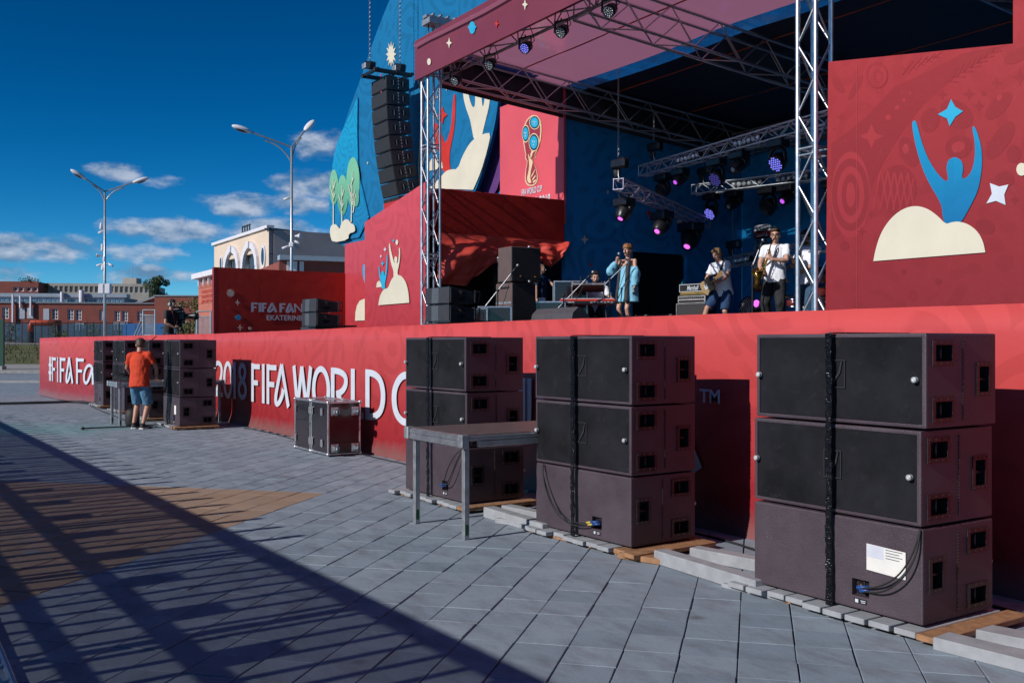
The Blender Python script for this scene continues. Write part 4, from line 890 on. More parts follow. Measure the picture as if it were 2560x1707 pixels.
# ------------------------------------------------------------------ flown loudspeaker array at the left
M_grille = pm('black_speaker_grille', (.018, .018, .021), .62, var=.25, scale=18, bump=.5, bscale=400)
M_cab = pm('black_brown_cabinet', (.022, .018, .020), .5, var=.2, scale=12, bump=.35, bscale=220)
def array_box():
    o = thing('line_array_speaker', 'x', 'loudspeaker', group='loudspeakers in the flown array')
    W, H, D = .90, .346, .62
    prof = [(-D / 2, -H / 2), (D / 2, -H / 2 + .03), (D / 2, H / 2 - .03), (-D / 2, H / 2)]
    b = MB(); b.prism(prof, (-W / 2, 0, 0), Yv, Zv, W); b.build('cabinet', M_cab, o)
    b = MB(); b.bbox((0, -D / 2 - .006, 0), (W - .04, .02, H - .03), .006); b.build('grille', M_grille, o)
    for y in (-.13, .13):
        b = MB(); b.box((W / 2 + .003, y, 0), (.006, .19, .19)); b.cur = 1; b.box((W / 2 + .0045, y, .0), (.006, .12, .12)); b.cur = 2; b.box((W / 2 + .008, y, 0), (.008, .014, .12)); b.build('handle', [M_cab, M_void, M_aludull], o)
    for z in (-.11, -.03, .05, .12): b = MB(); b.box((W / 2 + .008, .005, z), (.012, .02, .04)); b.build('rigging_pin', M_aludull, o)
    return o
arr = array_box()
pos = V((-22.95, 10.68 + .32, 8.13)); ang = 0.0
ordn = ['topmost', 'second', 'third', 'fourth', 'fifth', 'sixth', 'seventh', 'eighth', 'ninth', 'tenth', 'eleventh']
for k in range(10):
    o = arr if k == 0 else clone(arr)
    o['label'] = f'{ordn[k]} black speaker box from the top of the flown array at the left'
    o.location = pos; o.rotation_euler = (ang, 0, 0)
    step = V((0, math.sin(ang + .01), -math.cos(ang + .01))) * .366; pos = pos + step; ang += R(1.9)
fr = thing('flying_frame', 'black steel flying frame with two motors above the hanging speaker array', 'rigging frame', (-22.95, 11.0, 8.35))
for x in (-.36, .36): b = MB(); b.bbox((x, -.1, .06), (.07, 1.05, .1), .008); b.build('beam', M_blackmetal, fr)
for y in (-.55, .0, .4): b = MB(); b.box((0, y, .075), (.9, .08, .06)); b.build('cross_bar', M_blackmetal, fr)
ht = 13.2
for (x, y) in ((-.1, -.52), (.1, .22)):
    b = MB(); b.bbox((x, y, .28), (.36, .2, .2), .03, Matrix.Rotation(.25, 3, 'Y')); b.build('motor', M_fix, fr)
    b = MB(); b.bbox((x - .12, y - .1, .28), (.2, .04, .14), .01); b.build('bracket', M_aludull, fr)
    chain('chain', fr, (x, y, .38), (x, y, ht - 8.35), .08)
b = MB(); b.tube([(.45, .5, .1), (.5, .62, -.3), (.35, .66, -.8), (.5, .62, -1.2), (.46, .58, -2.2), (.50, .6, -3.3), (.52, .62, -3.6)], .016, 6); b.tube([(.4, .55, -.2), (.62, .75, -.5), (.5, .6, -.75)], .010, 6); b.build('cable_loom', M_rubber, fr)
b = MB(); b.prism([(-.06, 0), (.0, 0), (.03, -.55), (-.03, -.55)], (.12, -.30, .05), X, Zv, .01); b.build('tape_flag', pm('red_ribbon', (.45, .06, .10), .7), fr)
hg = truss('rigging_truss', 'high truss above the picture from which the speaker array hangs', (-22.95, 9.5, ht + .2), (-22.95, 13.5, ht + .2), .4, .4, .5, mat=M_aludull)
rod('mast', hg, (0, 3.6, -ht - .2), (0, 3.6, 0), .09, M_aludull, 12); rod('mast', hg, (0, 2.95, -ht - .2), (0, 2.95, 0), .07, M_aludull, 12)
# ------------------------------------------------------------------ subwoofers, straps, pallets on the plaza
def sub_mat():
    t = NT('aubergine_textured_paint'); p = t.pos(); n1 = t.noise(p, 4, 5, .6); n2 = t.noise(p, 150, 2, .6); n3 = t.noise(p, 21, 6, .75)
    c = t.mix(t.mr(n1, .3, .7), (.052, .036, .048), (.078, .056, .070)); c = t.mix(t.mr(n2, .35, .7, 0, .35), c, (.035, .022, .030))
    c = t.mix(t.mr(n3, .66, .76, 0, .35), c, (.17, .14, .14))                     # dusty scuffs
    ge = t.n('ShaderNodeNewGeometry'); vo = t.n('ShaderNodeTexVoronoi'); t.L.new(p, vo.inputs['Vector']); vo.inputs['Scale'].default_value = 34
    c = t.mix(t.m('MULTIPLY', t.mr(vo.outputs['Distance'], .04, .10, 1, 0), t.mr(t.noise(p, 6, 3), .55, .62)), c, (.27, .22, .20))   # chips
    t.put(t.b.inputs['Base Color'], c); t.put(t.b.inputs['Roughness'], t.mr(n1, .2, .8, .40, .58)); t.bump(t.m('ADD', n2, t.m('MULTIPLY', n3, .7)), .55, .006); MATS['aubergine_textured_paint'] = t.mat; return t.mat
M_sub = sub_mat()
M_foam = pm('charcoal_grille_foam', (.0118, .0118, .0150), .9, var=.55, scale=3.2, bump=.9, bscale=260, dirt=.07, spec=.2)
M_logo = pm('foam_logo', (.020, .020, .024), .8)
M_hframe = pm('handle_frame_metal', (.035, .026, .028), .4, .3, var=.3, scale=30)
M_knob = pm('grey_knob', (.45, .45, .45), .4, .2)
SWd, SDp, SHt = 1.24, .69, .535
def cut_box(dims, bev, cuts, name):
    bm = bmesh.new(); bmesh.ops.create_cube(bm, size=1, matrix=Matrix.Diagonal((*dims, 1))); bmesh.ops.bevel(bm, geom=list(bm.edges), offset=bev, segments=2, affect='EDGES', profile=.6)
    me = bpy.data.meshes.new(name); bm.to_mesh(me); bm.free(); o = bpy.data.objects.new(name, me); COL.objects.link(o)
    cb = MB()
    for c, d in cuts: cb.box(c, d)
    co = cb.build('cut', M_sub); mod = o.modifiers.new('b', 'BOOLEAN'); mod.operation = 'DIFFERENCE'; mod.object = co; mod.solver = 'EXACT'
    out = evalmesh(o, name); bpy.data.objects.remove(o); bpy.data.objects.remove(co); return out
HD = [(-.185, .155, .21, .145), (-.185, -.165, .21, .145), (.215, .0, .15, .20)]    # y, z, width, height of the side handles, grille at -y
cuts = []
for sx in (-1, 1):
    for (y, z, w, h) in HD: cuts.append(((sx * SWd / 2, y, z), (.13, w - .05, h - .04)))
cuts.append(((0, -SDp / 2, 0), (SWd - .05, .03, SHt - .045)))
cuts.append(((-.21, SDp / 2, -.14), (.12, .09, .10)))
sub_me = cut_box((SWd, SDp, SHt), .010, cuts, 'cabinet'); sub_me.materials.clear(); sub_me.materials.append(M_sub)
def make_sub(label):
    o = thing('subwoofer', label, 'loudspeaker')
    c = bpy.data.objects.new('cabinet', sub_me); link(c, o); c.location = (0, 0, SHt / 2 + .012)
    zc = SHt / 2 + .012
    b = MB(); b.smooth = True; nu, nv = 26, 12; w, h = SWd - .056, SHt - .05; vs = []
    for i in range(nu + 1):
        for j in range(nv + 1): x = -w / 2 + w * i / nu; z = -h / 2 + h * j / nv; vs.append(V((x, -SDp / 2 + .004 - .006 * noise.noise(V((x * 3, z * 4, 1))) * min(1, 8 * min(i, nu - i) / nu), z + zc)))
    b.add(vs, [(i * (nv + 1) + j, (i + 1) * (nv + 1) + j, (i + 1) * (nv + 1) + j + 1, i * (nv + 1) + j + 1) for i in range(nu) for j in range(nv)]); b.build('grille', M_foam, o)
    for sx in (-1, 1):
        for (y, z, w, h) in HD:
            b = MB(); ox = sx * SWd / 2; ey = Yv * sx
            b.frame((ox, y - sx * w / 2, zc + z - h / 2), ey, Zv, w, h, .026, .007)
            for k in range(4):
                for q in (-1, 1):
                    yy = y + (k - 1.5) / 1.5 * (w / 2 - .014); b.lathe([(.006, 0), (.005, .004)], (ox + sx * .007, yy, zc + z + q * (h / 2 - .013)), (sx, 0, 0), 6)
            b.cur = 1; iw, ih, dd = w - .051, h - .041, .062
            e = V((sx, 0, 0))
            P = lambda a, c, d: V((ox - sx * d, y + a * iw / 2, zc + z + c * ih / 2))
            q = [P(-1, -1, .002), P(1, -1, .002), P(1, 1, .002), P(-1, 1, .002)]; r_ = [P(-1, -1, dd), P(1, -1, dd), P(1, 1, dd), P(-1, 1, dd)]
            b.add(q + r_, [(4, 5, 6, 7), (0, 1, 5, 4), (1, 2, 6, 5), (2, 3, 7, 6), (3, 0, 4, 7)])
            b.cur = 2
            if w > h: b.tube([(ox - sx * .02, y, zc + z - ih / 2), (ox - sx * .02, y, zc + z + ih / 2)], .009, 8)
            else: b.tube([(ox - sx * .02, y - iw / 2, zc + z), (ox - sx * .02, y + iw / 2, zc + z)], .009, 8)
            b.build('handle', [M_hframe, M_void, M_blackmetal], o)
        b = MB()
        for k in range(26): b.bbox((sx * SWd / 2, .012, zc - SHt * .42 + SHt * .84 * k / 25), (.014, .018, .013), .004)
        b.build('rib_strip', M_hframe, o)
    b = MB(); b.frame((-.05, -SDp / 2 - .001, zc - .06), X, Zv, .13, .17, .006, .003); b.prism([(-.045, -.055), (-.035, -.055), (.03, .03), (.045, .10), (.035, .10), (.02, .04)], (0.015, -SDp / 2 - .001, zc), X, Zv, .004); b.build('faint_logo', M_logo, o)
    for x in (-SWd / 2 + .035, SWd / 2 - .06):
        b = MB(); b.lathe([(.016, 0), (.017, .010), (.011, .016), (.017, .02), (.017, .028), (.009, .031), (.0, .026)], (x, -SDp / 2 - .002, zc + .005), (0, -1, 0), 14); b.build('latch_knob', M_knob, o)
    b = MB(); b.box((-.21, SDp / 2 - .042, zc - .14), (.112, .004, .092)); b.cur = 1; b.lathe([(.03, 0), (.03, .008), (.018, .009), (.018, .002)], (-.19, SDp / 2 - .04, zc - .125), (0, 1, 0), 14); b.build('connector', [M_void, M_hframe], o)
    b = MB(); b.box((-.21, SDp / 2 + .001, zc - .218), (.09, .003, .028)); b.cur = 1; b.box((-.185, SDp / 2 + .002, zc - .218), (.022, .004, .020)); b.box((-.23, SDp / 2 + .002, zc - .213), (.035, .004, .004)); b.box((-.23, SDp / 2 + .002, zc - .223), (.028, .004, .004)); b.build('type_plate', [M_black, M_white], o)
    for x in (-.5, -.1, .3): b = MB(); b.box((x, -.2, .004), (.16, .05, .016)); b.box((x, .2, .004), (.16, .05, .016)); b.build('runner', M_rubber, o)
    return o
proto_sub = make_sub('x'); first = True
stacks = [(-4.06, 5.255, .9, 'nearest stack at the right'), (-6.60, 5.22, 2.4, 'second stack from the right'), (-9.12, 5.205, 2.2, 'third stack from the right, behind the deck table'), (-19.92, 5.19, 0., 'stack beside the man in the red shirt'), (-22.45, 5.2, 0., 'stack behind the man in the red shirt'), (-24.95, 5.2, 1., 'second farthest stack at the left'), (-27.5, 5.2, 0., 'farthest stack at the left')]
def strap_mat():
    t = NT('black_lashing_strap'); p = t.pos(); b_ = t.b; b_.inputs['Base Color'].default_value = (.010, .011, .014, 1); b_.inputs['Roughness'].default_value = .14
    w = t.n('ShaderNodeTexWave', wave_type='BANDS', bands_direction='Z'); t.L.new(p, w.inputs['Vector']); w.inputs['Scale'].default_value = 22; w.inputs['Distortion'].default_value = 6; w.inputs['Detail'].default_value = 2; w.inputs['Detail Scale'].default_value = 1.5
    t.bump(w.outputs['Fac'], 1.0, .012); return t.mat
M_strapb = strap_mat()
M_strapb0 = pm('black_lashing_strap', (.010, .011, .013), .18, var=.3, scale=30, bump=.3, bscale=60, coat=.5)
M_wood = pm('raw_pine', (.30, .155, .075), .75, var=.3, scale=14, dirt=.2, bump=.3, bscale=40)
M_plank = pm('grey_painted_board', (.30, .31, .33), .7, var=.15, scale=9, dirt=.25, bump=.25, bscale=50)
rr = random.Random(5)
for si, (cx, cy, rot, desc) in enumerate(stacks):
    far = si > 2; rz_ = R(rot); base = .062
    for lv in range(3):
        o = proto_sub if first else clone(proto_sub); first = False
        nm = ('bottom subwoofer turned backwards', 'middle subwoofer', 'top subwoofer')[lv]
        o['label'] = f'{nm}, {desc}'; o['group'] = 'stacked subwoofers in front of the stage'
        jx, jy = rr.gauss(0, .006), rr.gauss(0, .006)
        o.location = (cx + jx, cy + jy, base + lv * .548); o.rotation_euler = (0, 0, rz_ + (PI if lv == 0 else 0) + rr.gauss(0, .004))
    zt = base + 3 * .548
    # lashing strap over front, top and back
    st = thing('lashing_strap', f'black twisted lashing strap round the {desc}', 'strap', (cx, cy, 0), rz_, group='lashing straps round the stacks')
    xo = (.0 if si == 0 else -.055) if not far else -.1; pth = []; y0 = -SDp / 2 - .035
    for k in range(60): pth.append((xo + .003 * math.sin(k * .3), y0 + .003 * math.sin(k * 2.1), base + .0 + (zt - base) * k / 59))
    b = MB()
    prev = None; vs = []
    full = pth + [(xo, y0 + .03 + (SDp + .05) * k / 9, zt + .001) for k in range(10)] + [(xo, SDp / 2 + .03, zt - (zt - base) * k / 9) for k in range(10)]
    for k, p in enumerate(full):
        p = V(p); ww = .022 + .0015 * math.sin(k * 1.7); tw = .16 * math.sin(k * 2.3) + .12 * math.sin(k * .9)
        t_ = V((math.cos(tw), math.sin(tw) * (1 if k < 60 else .1), 0))
        nrm = V((0, -1, 0)) if k < 60 else (V((0, 0, 1)) if k < 70 else V((0, 1, 0)))
        vs += [p - t_ * ww, p + t_ * ww, p + t_ * ww + nrm * .008, p - t_ * ww + nrm * .008]
    b.add(vs, [(4 * k + i, 4 * k + (i + 1) % 4, 4 * k + 4 + (i + 1) % 4, 4 * k + 4 + i) for k in range(len(full) - 1) for i in range(4)])
    b.build('webbing', M_strapb, st)
    # pallet: slats across on runners
    if True:
        pl = thing('wooden_pallet', f'low grey wooden pallet under the {desc}', 'pallet', (cx, cy, 0), rz_, group='pallets under the subwoofers')
        n = 10 if not far else 9
        for k in range(n):
            x = -.70 + 1.42 * k / (n - 1) if not far else -.66 + 1.32 * k / (n - 1)
            b = MB(); b.bbox((x, rr.gauss(-.02, .012), .042 + rr.gauss(0, .002)), (.136, .86 + rr.uniform(-.04, .04), .034), .004); b.build('slat', M_plank if k < n - 1 - (si % 2) else M_wood, pl)
        for y in (-.34, 0, .34): b = MB(); b.bbox((0, y, .012), (1.45, .09, .022), .003); b.build('runner', M_wood, pl)
# loose boards between stacks
def plank(label, p0, p1, w, h, z, mat=M_plank):
    p0 = V((*p0, 0)); p1 = V((*p1, 0)); d = p1 - p0; o = thing('plank', label, 'plank', ((p0.x + p1.x) / 2, (p0.y + p1.y) / 2, z), math.atan2(d.y, d.x), group='boards lying round the pallets')
    b = MB(); b.bbox((0, 0, h / 2), (d.length, w, h), .006); b.build('board', mat, o); return o
def gp(u, v, z=0.): q = az(u, v, z); return (q.x, q.y)
plank('grey beam on the ground leading from the second stack to the nearest stack', gp(1650, 1372, .1), gp(1905, 1448, .1), .12, .10, 0.0)
plank('grey beam behind, from the second stack towards the nearest stack', gp(1735, 1362, .1), gp(1900, 1392, .1), .12, .09, 0.0)
plank('grey beam on the ground between the third and second stacks', gp(1222, 1265, .1), gp(1370, 1308, .1), .12, .10, 0.0)
plank('grey beam behind, between the third and second stacks', gp(1265, 1258, .1), gp(1372, 1280, .1), .12, .09, 0.0)
plank('short grey board end lying before the third stack', gp(1250, 1305), gp(1302, 1312), .16, .05, 0.0)
plank('raw wood board end sticking out beside the second stack', gp(1560, 1390), gp(1700, 1412), .2, .045, 0.0, M_wood)
plank('wide grey ramp board running off right of the nearest stack', gp(2352, 1580, .08), gp(2640, 1650, .08), .17, .07, 0.0)
plank('second grey ramp board behind it at the right edge', gp(2420, 1550, .08), gp(2640, 1592, .08), .17, .06, 0.0)
plank('grey board along the ground before the nearest stack', gp(1815, 1465), gp(2110, 1535), .11, .030, 0.0)
plank('thin pine lath in front of the right ramp board', gp(2400, 1622), gp(2660, 1690), .09, .025, 0.0, M_wood)
# cables hanging down the bottom cabinets
def cable(label, pts, r=.007, mat=None, closed_smooth=3):
    q = [V(p) for p in pts]
    for _ in range(closed_smooth):
        n = [q[0]]
        for a, c in zip(q, q[1:]): n += [a * .75 + c * .25, a * .25 + c * .75]
        q = n + [q[-1]]
    b = MB(); b.tube(q, r, 6); o = b.build('cable', mat or M_rubber); return tag(o, label, 'cable', 'cables on the ground and cabinets')
M_plugb = pm('blue_plug', (.015, .06, .22), .4); M_plugy = pm('yellow_plug', (.55, .42, .05), .5)
def sub_cable(si, pts, what):
    cx, cy, rot, desc = stacks[si]; short = desc.split(',')[0]; Rm = Matrix.Rotation(R(rot), 3, 'Z'); P = lambda x, z, dy=.0: V((cx, cy, 0)) + Rm @ V((x, -SDp / 2 - .012 - dy, z))
    o = cable(f'{what} on the bottom cabinet, {short}', [P(*p) for p in pts], .0055); e = pts[-1]
    b = MB(); b.tube([P(e[0] - .03, e[1], .012), P(e[0] + .035, e[1] + .01, -.02)], .011, 10); c = b.build('plug', M_plugb, o)
    if si == 1: b = MB(); b.tube([P(e[0] - .08, e[1] - .012, .014), P(e[0] - .03, e[1], .012)], .009, 8); b.build('plug_sleeve', M_plugy, o)
zb = .062 + .548
for si in (0,):
    sub_cable(0, [(.60, zb + .0), (.58, zb - .12, .02), (.51, zb - .25, .03), (.42, zb - .33, .03), (.32, zb - .38, .02), (.22, zb - .405, .005)], 'thin black cable loop'); sub_cable(0, [(.605, zb - .0, .004), (.60, zb - .14, .03), (.54, zb - .27, .05), (.44, zb - .36, .05), (.34, zb - .405, .03), (.24, zb - .42, .005)], 'second black cable loop')
sub_cable(1, [(-.5, zb), (-.48, zb - .06, .02), (-.42, zb - .18, .03), (-.30, zb - .34, .04), (-.14, zb - .42, .04), (.02, zb - .435, .03), (.19, zb - .405, .008)], 'black cable sweeping down'); sub_cable(1, [(-.49, zb, .004), (-.46, zb - .1, .03), (-.38, zb - .24, .05), (-.26, zb - .38, .05), (-.1, zb - .45, .05), (.06, zb - .455, .03), (.21, zb - .42, .008)], 'second black cable sweeping down')
sub_cable(2, [(.58, zb), (.50, zb - .06, .03), (.40, zb - .18, .05), (.33, zb - .30, .05), (.27, zb - .38, .03), (.2, zb - .405, .008)], 'thin black cable'); sub_cable(2, [(.59, zb), (.55, zb - .08, .03), (.46, zb - .25, .05), (.36, zb - .38, .05), (.22, zb - .415, .008)], 'second thin black cable')
sub_cable(3, [(.0, zb - .02), (.02, zb - .2, .03), (.05, zb - .42, .05), (.1, zb - .46, .05), (.2, zb - .41, .008)], 'thin black cable')
# paper consignment label on the nearest bottom cabinet
cx, cy, rot, _ = stacks[0]; Rm = Matrix.Rotation(R(rot), 3, 'Z'); o0 = V((cx, cy, 0)) + Rm @ V((.25, -SDp / 2 - .012, zb - .30))
nt_ = thing('paper_label', 'white paper label stuck on the bottom cabinet of the nearest stack', 'label', (0, 0, 0)); ex_ = Rm @ X
b = MB(); b.prism([(0, .012), (.26, 0), (.26, .155), (0, .165)], o0, ex_, Zv, .001); b.build('sheet', pm('paper', (.72, .70, .66), .8, var=.06), nt_)
b = MB(); b.prism([(.005, .09), (.115, .087), (.115, .158), (.005, .162)], o0, ex_, Zv, .0025); b.build('printed_field', pm('pale_blue_paper', (.60, .62, .70), .8), nt_)
for k in range(4): b = MB(); b.prism([(.13, .15 - k * .016), (.24 - .02 * (k % 2), .148 - k * .016), (.24 - .02 * (k % 2), .145 - k * .016), (.13, .147 - k * .016)], o0, ex_, Zv, .003); b.build('printed_line', M_ink, nt_)
# white card in the left stack, same kind
cx, cy, rot, _ = stacks[3]; o0 = V((cx - .35 + .62, cy - SDp / 2 - .004, zb - .33)); nt2 = thing('paper_label', 'white paper label on the bottom cabinet beside the man in red', 'label'); b = MB(); b.prism([(0, 0), (.14, 0), (.14, .17), (0, .17)], o0, X, Zv, .001); b.build('sheet', MATS['paper'], nt2)

# ------------------------------------------------------------------ stage deck tables
M_ply = pm('brown_deck_ply', (.115, .080, .078), .55, var=.2, scale=9, dirt=.15, bump=.2, bscale=60)
M_gtape = pm('green_tape', (.008, .075, .02), .6)
def deck_table(label, x0, x1, y0, y1, h, legs):
    o = thing('deck_table', label, 'table', ((x0 + x1) / 2, (y0 + y1) / 2, 0), group='aluminium deck tables'); w, d = x1 - x0, y1 - y0
    b = MB(); b.box((0, 0, h - .006), (w - .02, d - .02, .012)); b.build('top', M_ply, o)
    for (cx_, cy_, sx, sy) in ((0, -d / 2, w - .09, .04), (0, d / 2, w - .09, .04), (-w / 2, 0, .04, d - .09), (w / 2, 0, .04, d - .09)):
        b = MB(); b.bbox((cx_, cy_, h - .028), (sx, sy, .040), .004); b.bbox((cx_, cy_, h - .078), (sx, sy * .9, .050), .004); b.build('frame_rail', M_alu, o)
    for sx in (-1, 1):
        for sy in (-1, 1): b = MB(); b.bbox((sx * w / 2, sy * d / 2, h - .05), (.075, .075, .11), .008); b.build('corner_casting', M_aludull, o)
    for (sx, sy) in legs:
        b = MB(); b.bbox((sx * (w / 2 - .05), sy * (d / 2 - .05), (h - .1) / 2), (.05, .05, h - .1), .004); b.cur = 1; b.box((sx * (w / 2 - .05) + .0255, sy * (d / 2 - .05), .085), (.002, .03, .09)); b.build('leg', [M_aludull, M_gtape], o)
    return o
deck_table('aluminium framed deck table on legs between two stacks in the foreground', -8.20, -7.20, 4.12, 6.1, .88, ((-1, -1), (1, -1), (-1, 1), (1, 1)))
deck_table('aluminium framed deck table beside the man in the red shirt', -21.50, -20.60, 4.0, 6.05, .88, ((-1, -1), (1, -1), (-1, 1), (1, 1)))

# ------------------------------------------------------------------ flight case standing on end by the stage
M_lam = pm('black_laminate', (.018, .010, .012), .18, var=.3, scale=4, coat=.4, dirt=.06)
M_edge = pm('case_edging', (.60, .60, .62), .32, .85, var=.2, scale=20, dirt=.1)
fc = thing('flight_case', 'black flight case with aluminium edging and castors on its side by the stage', 'flight case', (-14.255, 5.77, 0.02))
CWd, CDp, CHt = 1.36, .52, .775
def edges(b, x0, x1, y0, y1, z0, z1, t=.028):
    for y in (y0, y1):
        for z in (z0, z1): b.bbox(((x0 + x1) / 2, y, z), (x1 - x0, t, t), .005)
    for x in (x0, x1):
        for z in (z0, z1): b.bbox((x, (y0 + y1) / 2, z), (t, y1 - y0, t), .005)
        for y in (y0, y1): b.bbox((x, y, (z0 + z1) / 2), (t, t, z1 - z0), .005)
for (x0, x1, nm) in ((-CWd / 2, -.015, 'lid'), (.015, CWd / 2, 'body')):
    b = MB(); b.box(((x0 + x1) / 2, 0, CHt / 2), (x1 - x0 - .02, CDp - .02, CHt - .02)); p = b.build(nm, M_lam, fc)
    b = MB(); edges(b, x0 + .014, x1 - .014, -CDp / 2 + .014, CDp / 2 - .014, .014, CHt - .014); b.build('edging', M_edge, p)
    for (x, y, z) in [(x, y, z) for x in (x0 + .01, x1 - .01) for y in (-CDp / 2 + .01, CDp / 2 - .01) for z in (.012, CHt - .012)]: b = MB(); b.ball((x, y, z), .028, 10, 6); b.build('ball_corner', M_edge, p)
for z in (.16, .62):
    for x in (-.66, -.05, .04, .42): b = MB(); b.bbox((x + .03, -CDp / 2 - .004, z), (.07, .016, .11), .006); b.cur = 1; b.box((x + .03, -CDp / 2 - .014, z), (.03, .01, .06)); b.build('butterfly_latch', [M_edge, M_aludull], fc)
for z in (.10, CHt - .14):
    b = MB(); b.box((CWd / 2 + .008, 0, z), (.016, CDp - .06, .16)); b.build('castor_board', M_lam, fc)
    for y in (-.16, .16):
        b = MB(); b.box((CWd / 2 + .02, y, z), (.01, .11, .12)); b.cur = 1; b.lathe([(.045, -.018), (.052, -.012), (.052, .012), (.045, .018)], (CWd / 2 + .085, y + .01, z - .01), (0, 1, 0), 18); b.cur = 2; b.lathe([(.022, -.02), (.022, .02)], (CWd / 2 + .085, y + .01, z - .01), (0, 1, 0), 12); b.cur = 0; b.box((CWd / 2 + .06, y - .022, z), (.08, .006, .06)); b.box((CWd / 2 + .06, y + .04, z), (.08, .006, .06)); b.build('castor', [M_edge, pm('blue_grey_wheel', (.05, .085, .11), .5), M_edge], fc)
b = MB(); b.bbox((.3, 0, CHt + .006), (.2, .12, .012), .004); b.bbox((-.3, 0, CHt + .006), (.2, .12, .012), .004); b.build('handle_dish', M_edge, fc)

# ------------------------------------------------------------------ bits on the ground by the left stacks
M_cablegrey = pm('cable_black', (.014, .014, .016), .6)
cable('thick black cable lying along the far ground to the left stacks', [(az(-40, 1012).x, az(-40, 1012).y, .03), (*gp(60, 1010), .03), (*gp(130, 1008), .03), (*gp(200, 1006), .03), (*gp(235, 1012), .03)], .035, M_cablegrey)
cable('thin cable curling on the ground beside the left pallets', [(*gp(225, 1015), .01), (*gp(262, 1032), .01), (*gp(300, 1046), .01), (*gp(330, 1060), .01), (*gp(395, 1068), .01)], .012, M_cablegrey)
lyst = thing('fallen_mic_stand', 'black folded microphone stand lying on the ground before the left table', 'stand', (*gp(285, 1072), .0))
e = (V((*gp(325, 1070), 0)) - V((*gp(228, 1073), 0))).normalized()
rod('pole', lyst, -e * .55 + V((0, 0, .03)), e * .45 + V((0, 0, .04)), .014, M_blackmetal)
for a in (-.5, .0, .5): d_ = Matrix.Rotation(a, 3, 'Z') @ e; rod('foot', lyst, e * .42 + V((0, 0, .03)), e * .42 + d_ * .28 + V((0, 0, .015)), .012, M_blackmetal)
b = MB(); b.ball(tuple(-e * .55 + V((0, 0, .03))), (.05, .04, .03)); b.build('clutch', M_black, lyst)
gear = thing('lighting_desk', 'small black console with cables on the left deck table', 'console', (-21.05, 4.35, .88), .2)
b = MB(); b.bbox((0, 0, .05), (.5, .36, .1), .02); b.build('body', M_black, gear)
for k in range(8): b = MB(); b.bbox((-.2 + .057 * k, -.05, .112), (.025, .06, .022), .005); b.build('fader', M_knob if k % 3 else M_aludull, gear)
for k in range(4): b = MB(); b.tube([(.2 - .1 * k, -.1, .1), (.24 - .1 * k, -.22, .16), (.18 - .1 * k, -.3, .06), (.22 - .13 * k, -.34, .01)], .012, 6); b.build('cable', M_cablegrey, gear)
bst = thing('boom_stand', 'black boom stand leaning over the left deck table', 'stand', (-21.2, 4.25, .88))
rod('boom', bst, (0, 0, .0), (.12, .35, .72), .012, M_blackmetal); rod('arm', bst, (.12, .35, .72), (.5, .5, .9), .01, M_blackmetal); b = MB(); b.ball((.12, .35, .72), .03); b.build('clutch', M_black, bst); b = MB(); b.lathe([(.1, 0), (.1, .015)], (0, 0, 0), Zv, 16); b.build('base', M_blackmetal, bst)
bag = thing('rubber_bucket', 'dark cable bag standing on the ground behind the man in red', 'bag', (-20.85, 4.32, 0))
b = MB(); b.smooth = True; b.lathe([(.12, 0), (.14, .04), (.14, .2), (.12, .30), (.08, .33)], (0, 0, 0), Zv, 16); b.build('sack', M_rubber, bag)
b = MB(); b.tube([(-.1, 0, .35), (-.06, 0, .45), (.06, 0, .45), (.1, 0, .35)], .012); b.build('strap', M_rubber, bag)

cable('black cable running along the ground behind the pallets towards the nearest stack', [(-8.6, 5.75, .01), (-7.9, 5.95, .01), (-7.0, 5.85, .012), (-6.2, 6.0, .01), (-5.3, 5.8, .012), (-4.9, 5.95, .01), (-3.2, 5.85, .01)], .010, M_cablegrey)
cable('thin grey cable lying along the foot of the stage cloth', [(-19, 6.0, .01), (-17.5, 6.08, .01), (-16.2, 5.98, .01), (-15.2, 6.06, .01), (-12.5, 6.02, .01), (-11, 6.1, .01), (-9.9, 5.9, .01)], .008, M_cablegrey)
# ------------------------------------------------------------------ people
def ik(a, b, l1, l2, pole):
    a = V(a); b = V(b); d = b - a; L = min(d.length, (l1 + l2) * .999)
    d.normalize(); b = a + d * L; x = (l1 * l1 - l2 * l2 + L * L) / (2 * L); h = math.sqrt(max(0, l1 * l1 - x * x)); p = V(pole); p = (p - d * p.dot(d))
    p = p.normalized() if p.length > 1e-6 else V((0, -1, 0)); return a + d * x + p * h, b
def limb(mb, pts, rad, seg=12):
    mb.tube(pts, rad, seg); mb.ball(pts[0], rad[0], seg, 8); mb.ball(pts[-1], rad[-1], seg, 8)
def loft(mb, cs, rx, ry, side, seg=20):
    """closed stack of ellipses"""
    vs = []; n = len(cs)
    for i in range(n):
        t = (V(cs[min(i + 1, n - 1)]) - V(cs[max(i - 1, 0)])).normalized(); s = V(side[i] if isinstance(side, list) else side); s = (s - t * s.dot(t)).normalized(); f = t.cross(s)
        for k in range(seg): a = 2 * PI * k / seg; vs.append(V(cs[i]) + s * math.cos(a) * rx[i] + f * math.sin(a) * ry[i])
    fs = [(i * seg + k, i * seg + (k + 1) % seg, (i + 1) * seg + (k + 1) % seg, (i + 1) * seg + k) for i in range(n - 1) for k in range(seg)] + [tuple(range(seg - 1, -1, -1)), tuple((n - 1) * seg + k for k in range(seg))]
    mb.add(vs, fs)
PEND = []
def fuse(mb, name, mat, parent, voxel, smooth=3, wr=0., wscale=14., seed=0):
    """weld the overlapping solids into one continuous skin, with cloth creases if wr > 0 (done by settle())"""
    o = mb.build(name, mat, parent); PEND.append((o, mat, voxel, smooth, wr, wscale, seed)); return o
